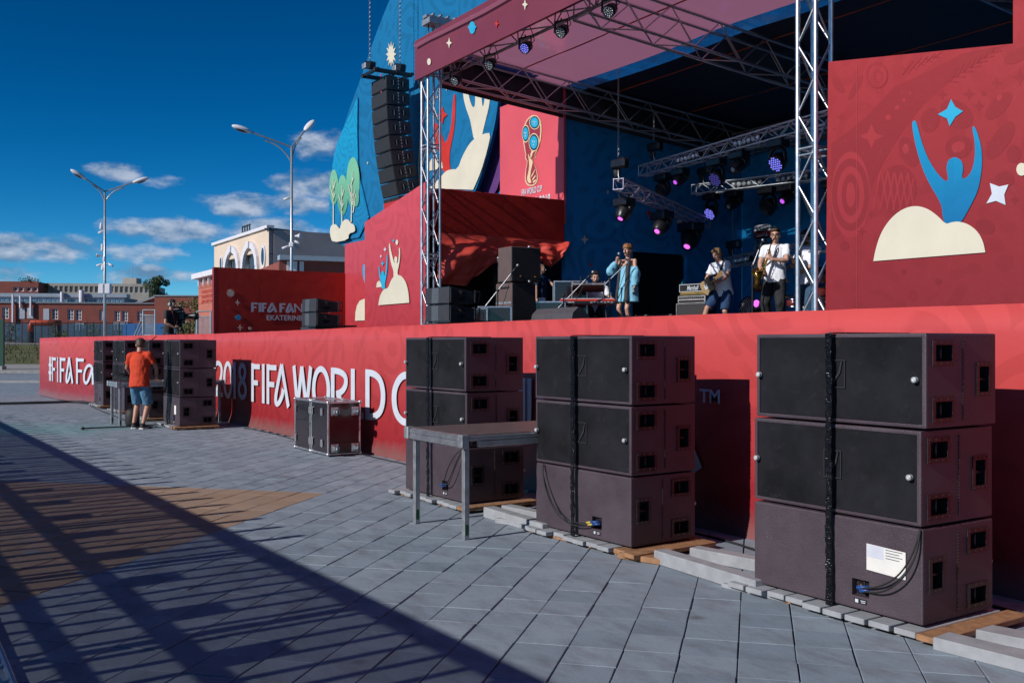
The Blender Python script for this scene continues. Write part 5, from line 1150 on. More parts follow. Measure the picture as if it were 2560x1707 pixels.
def settle():
    tmp = bpy.data.scenes.new('workbench')
    for o, mat, voxel, smooth, wr, ws, seed in PEND:
        q = bpy.data.objects.new('q', o.data); tmp.collection.objects.link(q)
        m = q.modifiers.new('r', 'REMESH'); m.mode = 'VOXEL'; m.voxel_size = voxel;
        with bpy.context.temp_override(scene=tmp, view_layer=tmp.view_layers[0]):
            dg = bpy.context.evaluated_depsgraph_get(); dg.update(); me = bpy.data.meshes.new_from_object(q.evaluated_get(dg))
        bpy.data.objects.remove(q)
        bm = bmesh.new(); bm.from_mesh(me)
        for _ in range(smooth): bmesh.ops.smooth_vert(bm, verts=bm.verts, factor=.5, use_axis_x=True, use_axis_y=True, use_axis_z=True)
        bm.to_mesh(me); bm.free()
        if wr:
            cn = [(v.co.copy(), v.normal.copy()) for v in me.vertices]; out_ = []
            for p, nn in cn: c = V((p.x * ws, p.y * ws, p.z * ws * .55 + seed)); out_ += list(p + nn * wr * (noise.noise(c) + .5 * noise.noise(c * 2.1)))
            me.vertices.foreach_set('co', out_); me.update()
        me.materials.clear(); me.materials.append(mat); me.polygons.foreach_set('use_smooth', [True] * len(me.polygons)); o.data = me
    PEND.clear(); bpy.data.scenes.remove(tmp)
def hand(mb, w, d, nrm, curl=.5, left=True, s=1.0):
    """palm, four unequal fingers and a thumb; d = finger direction, nrm = palm side"""
    d = V(d).normalized(); nrm = V(nrm); nrm = (nrm - d * nrm.dot(d)).normalized(); sd = d.cross(nrm) * (1 if left else -1); w = V(w)
    Rm = Matrix((sd, d, nrm)).transposed(); mb.ball(w + d * .045 * s, (.040 * s, .052 * s, .017 * s), 12, 8, Rm)
    for k, (o, L) in enumerate(((-.028, .062), (-.009, .074), (.011, .070), (.029, .055))):
        p = w + d * .085 * s + sd * o * s; a = 0; pts = [p]; dd = d
        for q in range(3): a = curl * (.8 + .25 * q); dd = (Matrix.Rotation(a * 1.0, 3, d.cross(nrm)) @ dd); p = p + dd * L * s / 2.6; pts.append(p)
        mb.tube(pts, [.0095 * s, .009 * s, .0085 * s, .0075 * s], 8); mb.ball(pts[-1], .0078 * s, 8, 6)
    p = w + d * .025 * s - sd * .034 * s; t = (d * .55 - sd * .55 + nrm * .5).normalized(); q = p + t * .04 * s; r = q + (d * .8 + nrm * .35).normalized() * .033 * s
    mb.tube([p, q, r], [.0125 * s, .0105 * s, .0085 * s], 8); mb.ball(r, .0088 * s, 8, 6)
SKIN = {k: pm('skin_' + k, c, .5, var=.08, scale=14, bump=.08, bscale=120) for k, c in {'light': (.52, .29, .21), 'tan': (.42, .215, .145), 'dim': (.46, .25, .18)}.items()}
HAIR = {k: pm('hair_' + k, c, .55, var=.35, scale=60, bump=.8, bscale=160) for k, c in {'auburn': (.26, .105, .035), 'dark': (.022, .014, .010), 'brown': (.075, .04, .022), 'blond': (.22, .125, .06), 'stubble': (.13, .085, .065)}.items()}
M_eye = pm('eye_white', (.75, .73, .70), .2); M_pupil = pm('pupil', (.015, .012, .01), .1); M_lip = pm('lips', (.36, .10, .085), .45)
def person(label, loc, rotz, H=1.75, pel=(0, 0, .92), lean=0., side=0., yaw=0., head=(0, 0, 0), wl=(.26, -.04, .80), wr=(-.26, -.04, .80), pl=(.3, .8, -.2), pr=(-.3, .8, -.2),
           fl=(.10, 0, .08), fr=(-.10, 0, .08), kl=(.1, -1, 0), kr=(-.1, -1, 0), toe=(.12, -.12), hl=None, hr=None, curl=(.45, .45), skin='light', hair='brown', style='short', beard=0, female=False, mouth=0.0, glasses=False, voxel=.0085, fem=1.0):
    o = thing('person', label, 'person', loc, rotz, group=None); o.scale = (H / 1.75,) * 3
    pel = V(pel); T = Matrix.Rotation(R(yaw), 3, 'Z') @ Matrix.Rotation(R(lean), 3, 'X') @ Matrix.Rotation(R(side), 3, 'Y')
    sp = lambda x, y, z: pel + T @ V((x, y, z - .92))
    sw = .168 if female else .190
    J = {}; J['neck'] = sp(0, .012, 1.47); J['shl'] = sp(sw, .01, 1.415); J['shr'] = sp(-sw, .01, 1.415); J['hipl'] = pel + V((.088, 0, -.04)); J['hipr'] = pel + V((-.088, 0, -.04))
    J['ell'], J['wrl'] = ik(J['shl'], wl, .285, .255, pl); J['elr'], J['wrr'] = ik(J['shr'], wr, .285, .255, pr)
    J['knl'], J['anl'] = ik(J['hipl'], fl, .43, .425, kl); J['knr'], J['anr'] = ik(J['hipr'], fr, .43, .425, kr)
    Hm = Matrix.Rotation(R(head[0]), 3, 'Z') @ Matrix.Rotation(R(head[1]), 3, 'X') @ Matrix.Rotation(R(head[2]), 3, 'Y')
    hb = J['neck'] + T @ V((0, -.01, .05)); hc = hb + Hm @ V((0, -.018, .105)); hp = lambda x, y, z: hc + Hm @ V((x, y, z))
    J['hc'] = hc; J['mouth'] = hp(0, -.11, -.05); J['Hm'] = Hm; J['T'] = T
    b = MB(); sx = T @ X
    cs = [sp(0, .0, .82), sp(0, 0, .90), sp(0, .0, 1.0), sp(0, .005, 1.10), sp(0, -.004, 1.22), sp(0, .0, 1.32), sp(0, .008, 1.40), sp(0, .012, 1.455)]
    rx = [.13, .165, .155, .138, .155, .165, .15, .07]; ry = [.09, .115, .105, .095, .105, .112, .085, .055]
    if female: rx = [x * q for x, q in zip(rx, (1, 1.02, .95, .86, .9, .9, .9, .9))]; ry = [y * .92 for y in ry]
    loft(b, cs, rx, ry, sx)
    limb(b, [J['neck'] - T @ V((0, 0, .05)), hb + Hm @ V((0, 0, .03))], [.058, .052] if not female else [.048, .044])
    for s, f in (('l', 1), ('r', -1)):
        a = 1.0 if not female else .84
        sh, el, w = J['sh' + s], J['el' + s], J['wr' + s]; limb(b, [sh, sh.lerp(el, .45), el, el.lerp(w, .3), w], [.054 * a, .047 * a, .040 * a, .043 * a, .027 * a])
        limb(b, [sp(f * .06, .01, 1.415), sh], [.048 * a, .052 * a])
        hi, kn, an_ = J['hip' + s], J['kn' + s], J['an' + s]; limb(b, [hi, hi.lerp(kn, .5), kn, kn.lerp(an_, .3), an_.lerp(kn, .25), an_], [.088 * a + .004, .076 * a, .056 * a, .056 * a, .040 * a, .036 * a])
        ty = toe[0] if s == 'l' else toe[1]; td = V((math.sin(ty), -math.cos(ty), 0)); limb(b, [an_ + V((0, 0, -.035)) - td * .02, an_ + td * .13 + V((0, 0, -.052))], [.036, .028]); J['td' + s] = td
        hd = (w - el).normalized() if (hl if s == 'l' else hr) is None else V((hl if s == 'l' else hr)[0]); nr = V((-f * .8, -.5, 0)) if (hl if s == 'l' else hr) is None else V((hl if s == 'l' else hr)[1])
        hand(b, w, hd, nr, curl[0 if s == 'l' else 1], s == 'l', 1.0 if not female else .9)
    # head
    b.ball(hp(0, .012, .025), (.074, .092, .098), 16, 12, Hm); b.ball(hp(0, -.030, -.040), (.056, .060, .062), 14, 10, Hm); b.ball(hp(0, -.062, -.092), (.026, .024, .020), 10, 8, Hm)
    b.ball(hp(0, -.060, .030), (.055, .030, .03), 12, 8, Hm); b.tube([hp(0, -.086, .022), hp(0, -.104, -.008), hp(0, -.118, -.026)], [.008, .011, .014], 8); b.ball(hp(0, -.110, -.028), (.016, .014, .010), 8, 6, Hm)
    b.ball(hp(0, -.086, -.060), (.024, .012, .011), 8, 6, Hm)
    for f in (-1, 1): b.ball(hp(f * .036, -.066, -.02), (.024, .02, .022), 8, 6, Hm); b.ball(hp(f * .077, .012, .0), (.009, .020, .031), 8, 8, Hm)
    body = fuse(b, 'body', SKIN[skin], o, voxel, 2)
    for f in (-1, 1):
        e = MB(); e.ball(hp(f * .031, -.080, .012), (.0115, .010, .0048), 10, 8, Hm); e.cur = 1; e.ball(hp(f * .031, -.087, .011), (.0066, .005, .0056), 8, 6, Hm); e.build('eye', [M_eye, M_pupil], o)
        e = MB(); e.tube([hp(f * .016, -.094, .030), hp(f * .032, -.093, .037), hp(f * .050, -.082, .031)], [.004, .0055, .003], 6); e.build('eyebrow', HAIR[hair], o)
    m_ = MB(); m_.ball(hp(0, -.094, -.060), (.020, .009, .0065 + .016 * mouth), 10, 8, Hm); m_.build('mouth', M_pupil if mouth else M_lip, o)
    h = MB(); rh = random.Random(int(H * 1000) + len(label))
    if style == 'crop':
        h.ball(hp(0, .020, .034), (.0775, .093, .094), 16, 12, Hm); hw = .003
    else:
        h.ball(hp(0, .026, .046), (.083, .094, .092), 16, 12, Hm); h.ball(hp(0, .058, -.010), (.072, .055, .070), 12, 10, Hm)
        h.ball(hp(-.01, -.048, .098), (.064, .040, .034), 12, 8, Hm)
        for k in range(26):
            a = rh.uniform(0, 2 * PI); q = rh.uniform(.15, 1.0); c = hp(.066 * q * math.cos(a), .01 + .078 * q * math.sin(a), .062 + .062 * math.sqrt(max(0, 1 - q * q * .85))); h.ball(c, rh.uniform(.016, .030), 8, 6)
        for f in (-1, 1): h.ball(hp(f * .071, -.010, .028), (.014, .028, .034), 8, 6, Hm)
        hw = .006
        if style == 'bowl':
            for k in range(11): a = -PI * .95 + PI * .9 * k / 10; h.ball(hp(.070 * math.cos(a), -.004 + .085 * math.sin(a), .060 + rh.uniform(-.006, .006)), (.022, .022, .032), 8, 6, Hm)
            h.ball(hp(0, .055, -.03), (.068, .045, .055), 10, 8, Hm); hw = .008
    fuse(h, 'hair', HAIR[hair], o, .008, 2, hw, 60)
    if beard:
        d = MB(); d.ball(hp(0, -.060, -.078), (.052, .044, .036), 12, 8, Hm); d.ball(hp(0, -.096, -.040), (.030, .012, .008), 10, 6, Hm)
        for f in (-1, 1): d.ball(hp(f * .050, -.022, -.050), (.018, .035, .040), 8, 6, Hm)
        fuse(d, 'beard', HAIR['dark' if beard == 2 else hair], o, .008, 2, .004, 60)
    if glasses:
        g = MB()
        for f in (-1, 1): g.tube([hp(f * .034 + .026 * math.cos(q), -.104, .010 + .019 * math.sin(q)) for q in [2 * PI * k / 14 for k in range(15)]], .0035, 6, cap=False); g.tube([hp(f * .060, -.10, .014), hp(f * .078, .0, .012)], .003, 6)
        g.tube([hp(-.008, -.106, .014), hp(.008, -.106, .014)], .003, 6); g.build('glasses', M_black, o)
    return o, J, sp
def shirt(o, J, sp, mat, sleeve=.62, hem=.86, loose=1.0, neck=1.45, name='shirt', seed=1, collar=False, long=False):
    b = MB(); T = J['T']; k = loose
    zs = [hem, hem + .06, 1.0, 1.10, 1.22, 1.32, 1.40, neck + .012]; rx = [.186 * k, .184 * k, .176 * k, .170 * k, .178 * k, .184, .168, .078]; ry = [.142 * k, .138 * k, .132 * k, .126 * k, .132 * k, .130, .104, .066]
    loft(b, [sp(0, .002, z) for z in zs], rx, ry, T @ X)
    for s, f in (('l', 1), ('r', -1)):
        sh, el, w = J['sh' + s], J['el' + s], J['wr' + s]; e = sh.lerp(el, sleeve); limb(b, [sp(f * .045, .008, 1.432), sp(f * .11, .01, 1.425), sh], [.056, .062, .066])
        if long: b.tube([sh, el, w], [.074, .062, .044], 14); b.ball(el, .062, 10, 8)
        else: b.tube([sh, sh.lerp(e, .5), e], [.067, .062, .060 * k], 16)
    r = fuse(b, name, mat, o, .010, 3, .011, 11, seed)
    if collar:
        c = MB(); c.tube([J['neck'] + T @ V((.066 * math.cos(q), .062 * math.sin(q) - .004, .004 - .01 * math.sin(q))) for q in [2 * PI * k / 16 for k in range(17)]], .013, 6, cap=False, flat=1.8); c.build('collar', mat, r)
    return r
def trousers(o, J, mat, frac=1.0, loose=1.0, name='trousers', seed=2, top=.93):
    b = MB(); k = loose; h = (J['hipl'] + J['hipr']) / 2
    loft(b, [h + V((0, 0, -.06)), h + V((0, 0, .02)), h + V((0, 0, .10)), h + V((0, 0, .14))], [.165, .182, .176, .168], [.115, .132, .125, .12], X)
    for s in 'lr':
        hi, kn, a = J['hip' + s], J['kn' + s], J['an' + s]
        if frac < 1: e = hi.lerp(kn, frac) if frac <= .98 else kn; b.tube([hi, hi.lerp(e, .5), e], [.104, .094 * k, .088 * k], 16); b.ball(hi, .104, 12, 8)
        else: b.tube([hi, hi.lerp(kn, .5), kn, kn.lerp(a, .5), a + V((0, 0, -.02))], [.102, .088 * k, .074 * k, .068 * k, .062 * k], 16); b.ball(hi, .102, 12, 8); b.ball(kn, .074 * k, 12, 8)
    return fuse(b, name, mat, o, .010, 3, .010, 12, seed)
def shoes(o, J, mat, sole):
    for s in 'lr':
        a = J['an' + s]; td = J['td' + s]; sd = V((td.y, -td.x, 0)); b = MB()
        b.tube([a + V((0, 0, -.01)) - td * .015, a + V((0, 0, -.03)) + td * .03, a + td * .12 + V((0, 0, -.048)), a + td * .17 + V((0, 0, -.056))], [.046, .048, .038, .026], 12); b.ball(a - td * .03 + V((0, 0, -.035)), .04, 10, 8)
        sh = fuse(b, 'shoe', mat, o, .009, 2)
        c = MB(); c.prism([(-.075, -.038), (-.06, -.046), (.06, -.042), (.15, -.052), (.20, -.03), (.205, .0), (.19, .03), (.14, .046), (.06, .042), (-.06, .046), (-.075, .03)], a + V((0, 0, -.08)), td, V((-td.y, td.x, 0)), .024); c.build('sole', sole, sh)
M_tee = pm('white_cotton', (.74, .75, .80), .85, var=.05, scale=4, bump=.2, bscale=30); M_denim = pm('light_denim', (.075, .19, .30), .85, var=.3, scale=9, bump=.4, bscale=120); M_jeans = pm('dark_denim', (.03, .075, .13), .85, var=.35, scale=8, bump=.4, bscale=120)
M_blk = pm('black_cotton', (.014, .013, .016), .85, var=.2, scale=8, bump=.2, bscale=60); M_navyc = pm('navy_cotton', (.012, .042, .115), .85, var=.2, scale=8, bump=.2, bscale=60); M_redt = pm('red_cotton', (.60, .048, .012), .85, var=.08, scale=6, bump=.25, bscale=60); M_brownt = pm('charcoal_brown_cotton', (.030, .022, .022), .85, var=.2, scale=8); M_shoe = pm('dark_grey_suede', (.04, .04, .042), .8, var=.3, scale=20); M_solew = pm('white_rubber', (.62, .60, .57), .6)
M_dress = pm('sky_blue_dress_cloth', (.20, .50, .66), .8, var=.06, scale=5, bump=.2, bscale=40); M_dressd = pm('charcoal_dress_band', (.035, .036, .042), .8, var=.15, scale=8)
WP = lambda o, p: Matrix.LocRotScale(o.location, o.rotation_euler, o.scale) @ V(p)
def stand_at(u, Y): q = aY(u, 857, Y); return (q.x, q.y)

# the singer in the blue dress
x, y = stand_at(1568, 18.7)
sg, J, sp = person('woman singing into a hand microphone in loose blue dress with dark bands', (x, y, DECK), R(14), 1.66, lean=-2, head=(6, -4, 0), wr=(-.115, -.19, 1.41), pr=(-.7, .1, -.8), wl=(.25, -.10, .80), pl=(.5, .7, 0), hr=((.35, -.10, .9), (.5, -.4, -.2)), curl=(.4, .95), skin='light', hair='auburn', style='bowl', female=True, mouth=.8, fl=(.075, .02, .08), fr=(-.075, -.01, .08))
b = MB(); loft(b, [sp(0, 0, z) for z in (.60, .68, .85, 1.05, 1.22, 1.305)], [.275, .265, .245, .215, .192, .178], [.19, .185, .175, .155, .142, .128], X); dress = fuse(b, 'dress', M_dress, sg, .010, 3, .014, 7, 3)
for s in 'lr':
    b = MB(); sh, el, w = J['sh' + s], J['el' + s], J['wr' + s]; b.tube([sh.lerp(el, .42), sh.lerp(el, .75), el, el.lerp(w, .5), el.lerp(w, .93)], [.058, .085, .10, .085, .052], 14); b.ball(el, .10, 12, 8); fuse(b, 'sleeve', M_dress, sg, .010, 3, .018, 10, 5)
for f in (-1, 1):
    b = MB(); b.smooth = True; vs = []
    for k in range(13):
        z = 1.455 - (1.455 - .585) * k / 12; tt = min(1, max(0, (1.32 - z) / .7)); xx = f * (.098 + .022 * tt); hw = .034 + .006 * tt
        for e in (-1, 1):
            xq = xx + e * hw; rx_ = .178 + (.275 - .178) * tt; ry_ = (.128 + (.19 - .128) * tt) if z < 1.32 else .105 - .25 * max(0, z - 1.36)
            vs.append(sp(xq, -ry_ * math.sqrt(max(.05, 1 - (xq / rx_) ** 2)) - .022, z))
    b.add(vs, [(2 * k, 2 * k + 1, 2 * k + 3, 2 * k + 2) for k in range(12)]); bo = b.build('dress_band', M_dressd, sg)
    sm_ = bo.modifiers.new('t', 'SOLIDIFY'); sm_.thickness = .006
mic = thing('hand_microphone', 'silver headed microphone in the hand of the singer', 'microphone', WP(sg, J['wrr'] + V((.03, -.005, .06))), rot=(V((.25, -.05, .42))).to_track_quat('Z', 'Y').to_euler())
b = MB(); b.lathe([(.010, -.10), (.012, -.02), (.017, .06), (.018, .07)], (0, 0, 0), Zv, 12); b.build('body', M_black, mic); b = MB(); b.ball((0, 0, .09), (.026, .026, .028), 12, 8); b.build('head', M_aludull, mic)

# keyboard player
x, y = stand_at(1488, 18.95)
kb, J, sp = person('bearded keyboard player in white t-shirt seated behind a red keyboard', (x, y, DECK - .02), R(52), 1.72, pel=(0, 0, .38), lean=10, head=(8, 6, 0), wl=(.20, -.42, .58), wr=(-.22, -.42, .58), pl=(.6, .4, -.3), pr=(-.6, .4, -.3), hl=((0, -.9, -.2), (0, 0, -1)), hr=((0, -.9, -.2), (0, 0, -1)), fl=(.14, -.42, .08), fr=(-.14, -.42, .08), skin='light', hair='dark', beard=2, style='short')
shirt(kb, J, sp, M_tee, .6, .84); trousers(kb, J, M_blk)
# guitarist
x, y = stand_at(1804, 18.9)
gt, J, sp = person('guitarist in white t-shirt and blue shorts bending over his guitar', (x, y, DECK), R(8), 1.67, pel=(.03, .03, .86), lean=9, side=-4, head=(-4, 20, -4), wr=(-.10, -.30, .98), pr=(-.8, .3, -.4), wl=(.15, -.34, .97), pl=(.8, .2, -.5), hr=((.7, -.3, -.3), (0, .8, -.2)), hl=((-.4, -.3, .5), (-.3, .8, 0)), curl=(.9, .6), fr=(-.30, -.26, .08), fl=(.16, .16, .08), kr=(-.3, -1, 0), skin='tan', hair='blond', style='short')
shirt(gt, J, sp, M_tee, .66, .80, 1.04); trousers(gt, J, M_navyc, .92, 1.15, 'shorts'); shoes(gt, J, M_shoe, M_solew); GJ = J; gto = gt
# saxophonist
x, y = stand_at(1938, 17.3)
sx_, J, sp = person('saxophone player with glasses in white t-shirt and black trousers', (x, y, DECK), R(26), 1.80, lean=-2, head=(8, 3, 0), wr=(-.155, -.25, .98), pr=(-.8, .5, -.2), wl=(.035, -.30, 1.20), pl=(.9, .3, -.6), hr=((.5, -.5, -.2), (.6, .6, 0)), hl=((-.6, -.3, .5), (-.2, .8, 0)), curl=(.8, .8), skin='light', hair='brown', style='short', glasses=True, fl=(.13, .0, .08), fr=(-.12, -.05, .08))
shirt(sx_, J, sp, M_tee, .66, .83, 1.03); trousers(sx_, J, M_blk, 1.0, 1.12); shoes(sx_, J, M_blk, M_black); SJ = J; sxo = sx_
# trumpeter
x, y = stand_at(2022, 17.6)
tp, J, sp = person('trumpet player with moustache in white t-shirt and jeans behind the right tower', (x, y, DECK), R(2), 1.80, head=(-10, 14, 0), wr=(-.10, -.26, 1.10), pr=(-.8, .4, -.4), wl=(-.02, -.20, 1.02), pl=(.8, .4, -.4), hr=((0, -.8, .5), (.8, 0, 0)), hl=((-.8, -.4, 0), (0, .6, 0)), curl=(.8, .8), skin='tan', hair='dark', beard=1, style='short')
shirt(tp, J, sp, M_tee, .64, .82, 1.02); trousers(tp, J, M_jeans, 1.0, 1.02); shoes(tp, J, M_shoe, M_solew); TJ = J; tpo = tp
# drummer
x, y = stand_at(2062, 19.2)
dm, J, sp = person('drummer in dark t-shirt bending low behind the right tower', (x, y, DECK - .05), R(30), 1.76, pel=(0, 0, .50), lean=18, head=(-20, 26, 0), wl=(.25, -.42, .80), wr=(-.25, -.42, .80), pl=(.8, .4, -.2), pr=(-.8, .4, -.2), fl=(.2, -.4, .08), fr=(-.2, -.4, .08), skin='tan', hair='dark')
shirt(dm, J, sp, M_navyc, .6, .84); trousers(dm, J, M_blk); DJ = J; dmo = dm
# technician in the wing
x, y = stand_at(1352, 23.6)
tk, J, sp = person('stage technician with cropped hair in navy polo shirt standing in the wing', (x, y, DECK), R(118), 1.68, head=(6, 4, 0), wl=(.16, -.48, 1.10), pl=(.4, .5, -.9), wr=(-.26, -.02, .80), pr=(-.4, .8, 0), hl=((-.1, -1, .1), (0, .1, -1)), curl=(.5, .4), skin='dim', hair='stubble', style='crop', beard=1)
shirt(tk, J, sp, M_navyc, .72, .84, 1.02, collar=True); trousers(tk, J, M_blk)
# camera operator
x, y = stand_at(424, 26.0)
co, J, sp = person('cameraman in brown t-shirt with headset and lanyard looking into a video camera', (x, y, 1.0), R(132), 1.78, lean=5, head=(-6, 6, 0), wr=(-.12, -.24, 1.02), pr=(-.7, .7, -.3), wl=(.14, -.40, 1.16), pl=(.7, .5, -.5), hr=((.5, -.5, .2), (.5, .5, 0)), hl=((0, -1, .1), (-.6, 0, -.6)), curl=(.6, .9), skin='tan', hair='dark', style='short')
shirt(co, J, sp, M_brownt, .62, .84, 1.02); trousers(co, J, M_jeans); CJ = J; coo = co
Hm = J['Hm']; hc = J['hc']; hs_ = thing('headset', 'pale green over-ear intercom headset worn by the cameraman', 'headset', co.location, co.rotation_euler.z); hs_.scale = co.scale
b = MB(); b.tube([hc + Hm @ V((.092 * math.cos(q), .012, .012 + .128 * math.sin(q))) for q in [PI * k / 12 for k in range(13)]], .011, 8, flat=1.8); b.build('headband', M_black, hs_)
for f in (-1, 1): b = MB(); b.ball(hc + Hm @ V((f * .094, .012, -.002)), (.026, .044, .050), 12, 8, Hm); b.build('ear_cup', pm('pale_green_plastic', (.22, .36, .30), .4), hs_)
b = MB(); b.tube([hc + Hm @ V((-.1, -.02, -.03)), hc + Hm @ V((-.08, -.11, -.06)), hc + Hm @ V((-.03, -.14, -.06))], .006, 6); b.build('mic_boom', M_black, hs_)
ln = thing('lanyard', 'red lanyard with white pass hanging on the cameraman', 'lanyard', co.location, co.rotation_euler.z); ln.scale = co.scale
for f in (-1, 1): b = MB(); b.tube([sp(f * .07, -.07, 1.46), sp(f * .085, -.125, 1.36), sp(f * .05, -.150, 1.18), sp(0, -.158, 1.04)], .011, 6, flat=.3); b.build('ribbon', M_starred, ln)
b = MB(); b.bbox(sp(0, -.168, .97), (.10, .006, .14), .002); b.build('pass', M_white, ln)
# man in red
rp = thing_loc = (-20.02, 4.28, 0)
rd, J, sp = person('man in red polo shirt and denim shorts standing with his back turned', (-20.02, 4.28, 0), R(-128), 1.77, pel=(0, 0, .905), lean=8, side=3, head=(22, 30, 0), wl=(.24, -.33, .98), pl=(.9, .35, -.3), wr=(-.20, -.30, .96), pr=(-.9, .35, -.3), fl=(.13, -.03, .08), fr=(-.09, .05, .08), hl=((-.3, -.9, -.1), (0, 0, -1)), hr=((.3, -.9, -.1), (0, 0, -1)), curl=(.5, .5), skin='tan', hair='brown', style='short', toe=(.35, -.1), kl=(.1, -1, 0))
shirt(rd, J, sp, M_redt, .66, .80, 1.06, seed=8, collar=True); trousers(rd, J, M_denim, .98, 1.12, 'shorts', 4); shoes(rd, J, M_shoe, M_solew)
for s in 'lr': a = J['an' + s]; b = MB(); b.lathe([(.044, -.03), (.043, .03)], a, Zv, 12); b.build('sock', M_blk, rd)
rh_ = thing('headband', 'thin black hair band on the head of the man in red', 'headband', rd.location, rd.rotation_euler.z); rh_.scale = rd.scale
b = MB(); b.tube([J['hc'] + J['Hm'] @ V((.098 * math.cos(q), .03, .04 + .106 * math.sin(q) + .006 * math.sin(q * 22))) for q in [PI * k / 30 for k in range(31)]], .006, 6); b.build('band', M_black, rh_)

# ------------------------------------------------------------------ instruments
M_brass = pm('lacquered_brass', (.62, .36, .09), .18, .95, var=.2, scale=30)
def in_person(o, name, label, cat): r = thing(name, label, cat, o.location, o.rotation_euler.z); r.scale = o.scale; return r
sax = in_person(sxo, 'saxophone', 'gold saxophone held by the man with glasses', 'saxophone')
m_ = SJ['mouth'] + V((0, -.02, 0)); b = MB()
top = V((-.02, -.25, 1.36)); bow = V((-.22, -.30, .76)); pts = [top, V((-.06, -.26, 1.24)), V((-.12, -.275, 1.06)), V((-.175, -.29, .88)), V((-.205, -.31, .79)), V((-.215, -.36, .745)), V((-.19, -.42, .76)), V((-.165, -.45, .83)), V((-.15, -.465, .91)), V((-.135, -.50, .98))]
b.tube(pts, [.013, .018, .025, .034, .040, .042, .044, .050, .064, .098], 14); b.build('body', M_brass, sax)
b = MB(); b.tube([pts[-1] + V((.0, .0, .0)), pts[-1] + V((.004, -.012, .02))], [.098, .104], 20, cap=False); b.build('bell_rim', M_brass, sax)
b = MB(); b.ball(tuple(pts[-1] + V((.002, -.004, .004))), (.085, .085, .03)); b.build('bell_throat', pm('shaded_brass', (.10, .05, .012), .3, .8), sax)  # darker brass cap paints the shade inside the closed bell
b = MB(); b.tube([top, top + V((.005, .02, .07)), top + V((.01, .07, .11)), m_ + V((0, -.01, -.01)), m_ + V((0, .012, 0))], [.012, .011, .010, .012, .010], 10); b.build('neck_pipe', M_brass, sax)
for k in range(16):
    q = k / 15; i = min(int(q * 4.2), 3); c = pts[0].lerp(pts[3], q); sd_ = V((.8 if k % 2 else -.75, -.55, 0)).normalized(); b = MB(); b.lathe([(.016, .0), (.017, .006), (.010, .009)], c + sd_ * (.028 + .012 * q), sd_, 10); b.build('key', M_brass, sax)
for dx in (-.03, .03): rod('key_rod', sax, pts[0] + V((dx, -.03, -.02)), pts[3] + V((dx * 1.4, -.045, .02)), .004, M_brass, 6)
stp = in_person(sxo, 'neck_strap', 'black strap carrying the saxophone', 'strap'); b = MB()
for f in (-1, 1): b.tube([SJ['neck'] + V((f * .075, .0, -.01)), V((f * .07, -.125, 1.38)), V((f * .02, -.155, 1.20)), V((-.08, -.24, 1.10))], .009, 6)
b.build('webbing', M_black, stp)
trm = in_person(tpo, 'trumpet', 'brass trumpet held low by the man behind the tower', 'trumpet'); p0 = TJ['wrr'] + V((.03, -.03, .14)); dd = V((-.30, -.55, -.78)).normalized()
b = MB(); b.tube([p0 - dd * .16, p0, p0 + dd * .14, p0 + dd * .24, p0 + dd * .30, p0 + dd * .33], [.008, .009, .011, .018, .036, .062], 14); b.build('body', M_brass, trm)
b = MB(); s2 = dd.cross(V((0, 1, .2))).normalized() * .05; b.tube([p0 - dd * .08, p0 - dd * .1 + s2 * .5, p0 - dd * .08 + s2, p0 + dd * .14 + s2, p0 + dd * .17 + s2 * .5, p0 + dd * .14], .008, 8); b.build('tuning_slide', M_brass, trm)
for k in range(3): rod('valve', trm, p0 + dd * (k * .028 - .01) - s2 * .7, p0 + dd * (k * .028 - .01) + s2 * 1.4, .010, M_brass, 10)
gtr = in_person(gto, 'electric_guitar', 'pale wood electric guitar slung on the man in shorts', 'guitar'); M_ash = pm('natural_ash', (.52, .36, .19), .3, var=.15, scale=18, coat=.3)
cB = V((-.12, -.265, .93)); ax_ = V((.80, -.42, .30)).normalized(); up_ = V((-.30, -.30, .80)); up_ = (up_ - ax_ * up_.dot(ax_)).normalized()
prof = smooth_poly([(-.20, -.10), (-.23, 0), (-.20, .12), (-.08, .15), (0, .105), (.10, .13), (.20, .15), (.19, .08), (.13, .05), (.13, -.05), (.19, -.10), (.16, -.14), (.06, -.12), (-.05, -.11), (-.13, -.15)], 2)
b = MB(); b.prism(prof, cB, ax_, up_, .042); b.build('body', M_ash, gtr)
nz_ = ax_.cross(up_).normalized(); b = MB(); Rg = Matrix((ax_, up_, nz_)).transposed(); b.box(tuple(cB + ax_ * .33 + nz_ * .045), (.50, .052, .022), Rg); b.build('neck', pm('maple', (.36, .21, .09), .3), gtr)
b = MB(); b.box(tuple(cB + ax_ * .65 + nz_ * .04), (.17, .085, .016), Rg); b.build('headstock', pm('maple', (.36, .21, .09)), gtr)
b = MB(); b.box(tuple(cB + nz_ * .046), (.16, .09, .004), Rg); b.build('pickguard', M_tee, gtr)
gs = in_person(gto, 'guitar_strap', 'grey strap over the shoulder of the guitarist', 'strap'); b = MB(); b.tube([cB + ax_ * .18 + up_ * .12, V((.10, -.21, 1.16)), GJ['shl'] + V((-.045, -.05, .07)), GJ['shl'] + V((-.06, .05, .085)), GJ['neck'] + V((.06, .12, -.15)), V((-.08, .17, 1.05)), V((-.22, -.02, .93)), cB - ax_ * .2], .028, 8, flat=.12, up=(0, -.3, 1)); b.build('webbing', pm('grey_webbing', (.05, .052, .062), .8), gs)
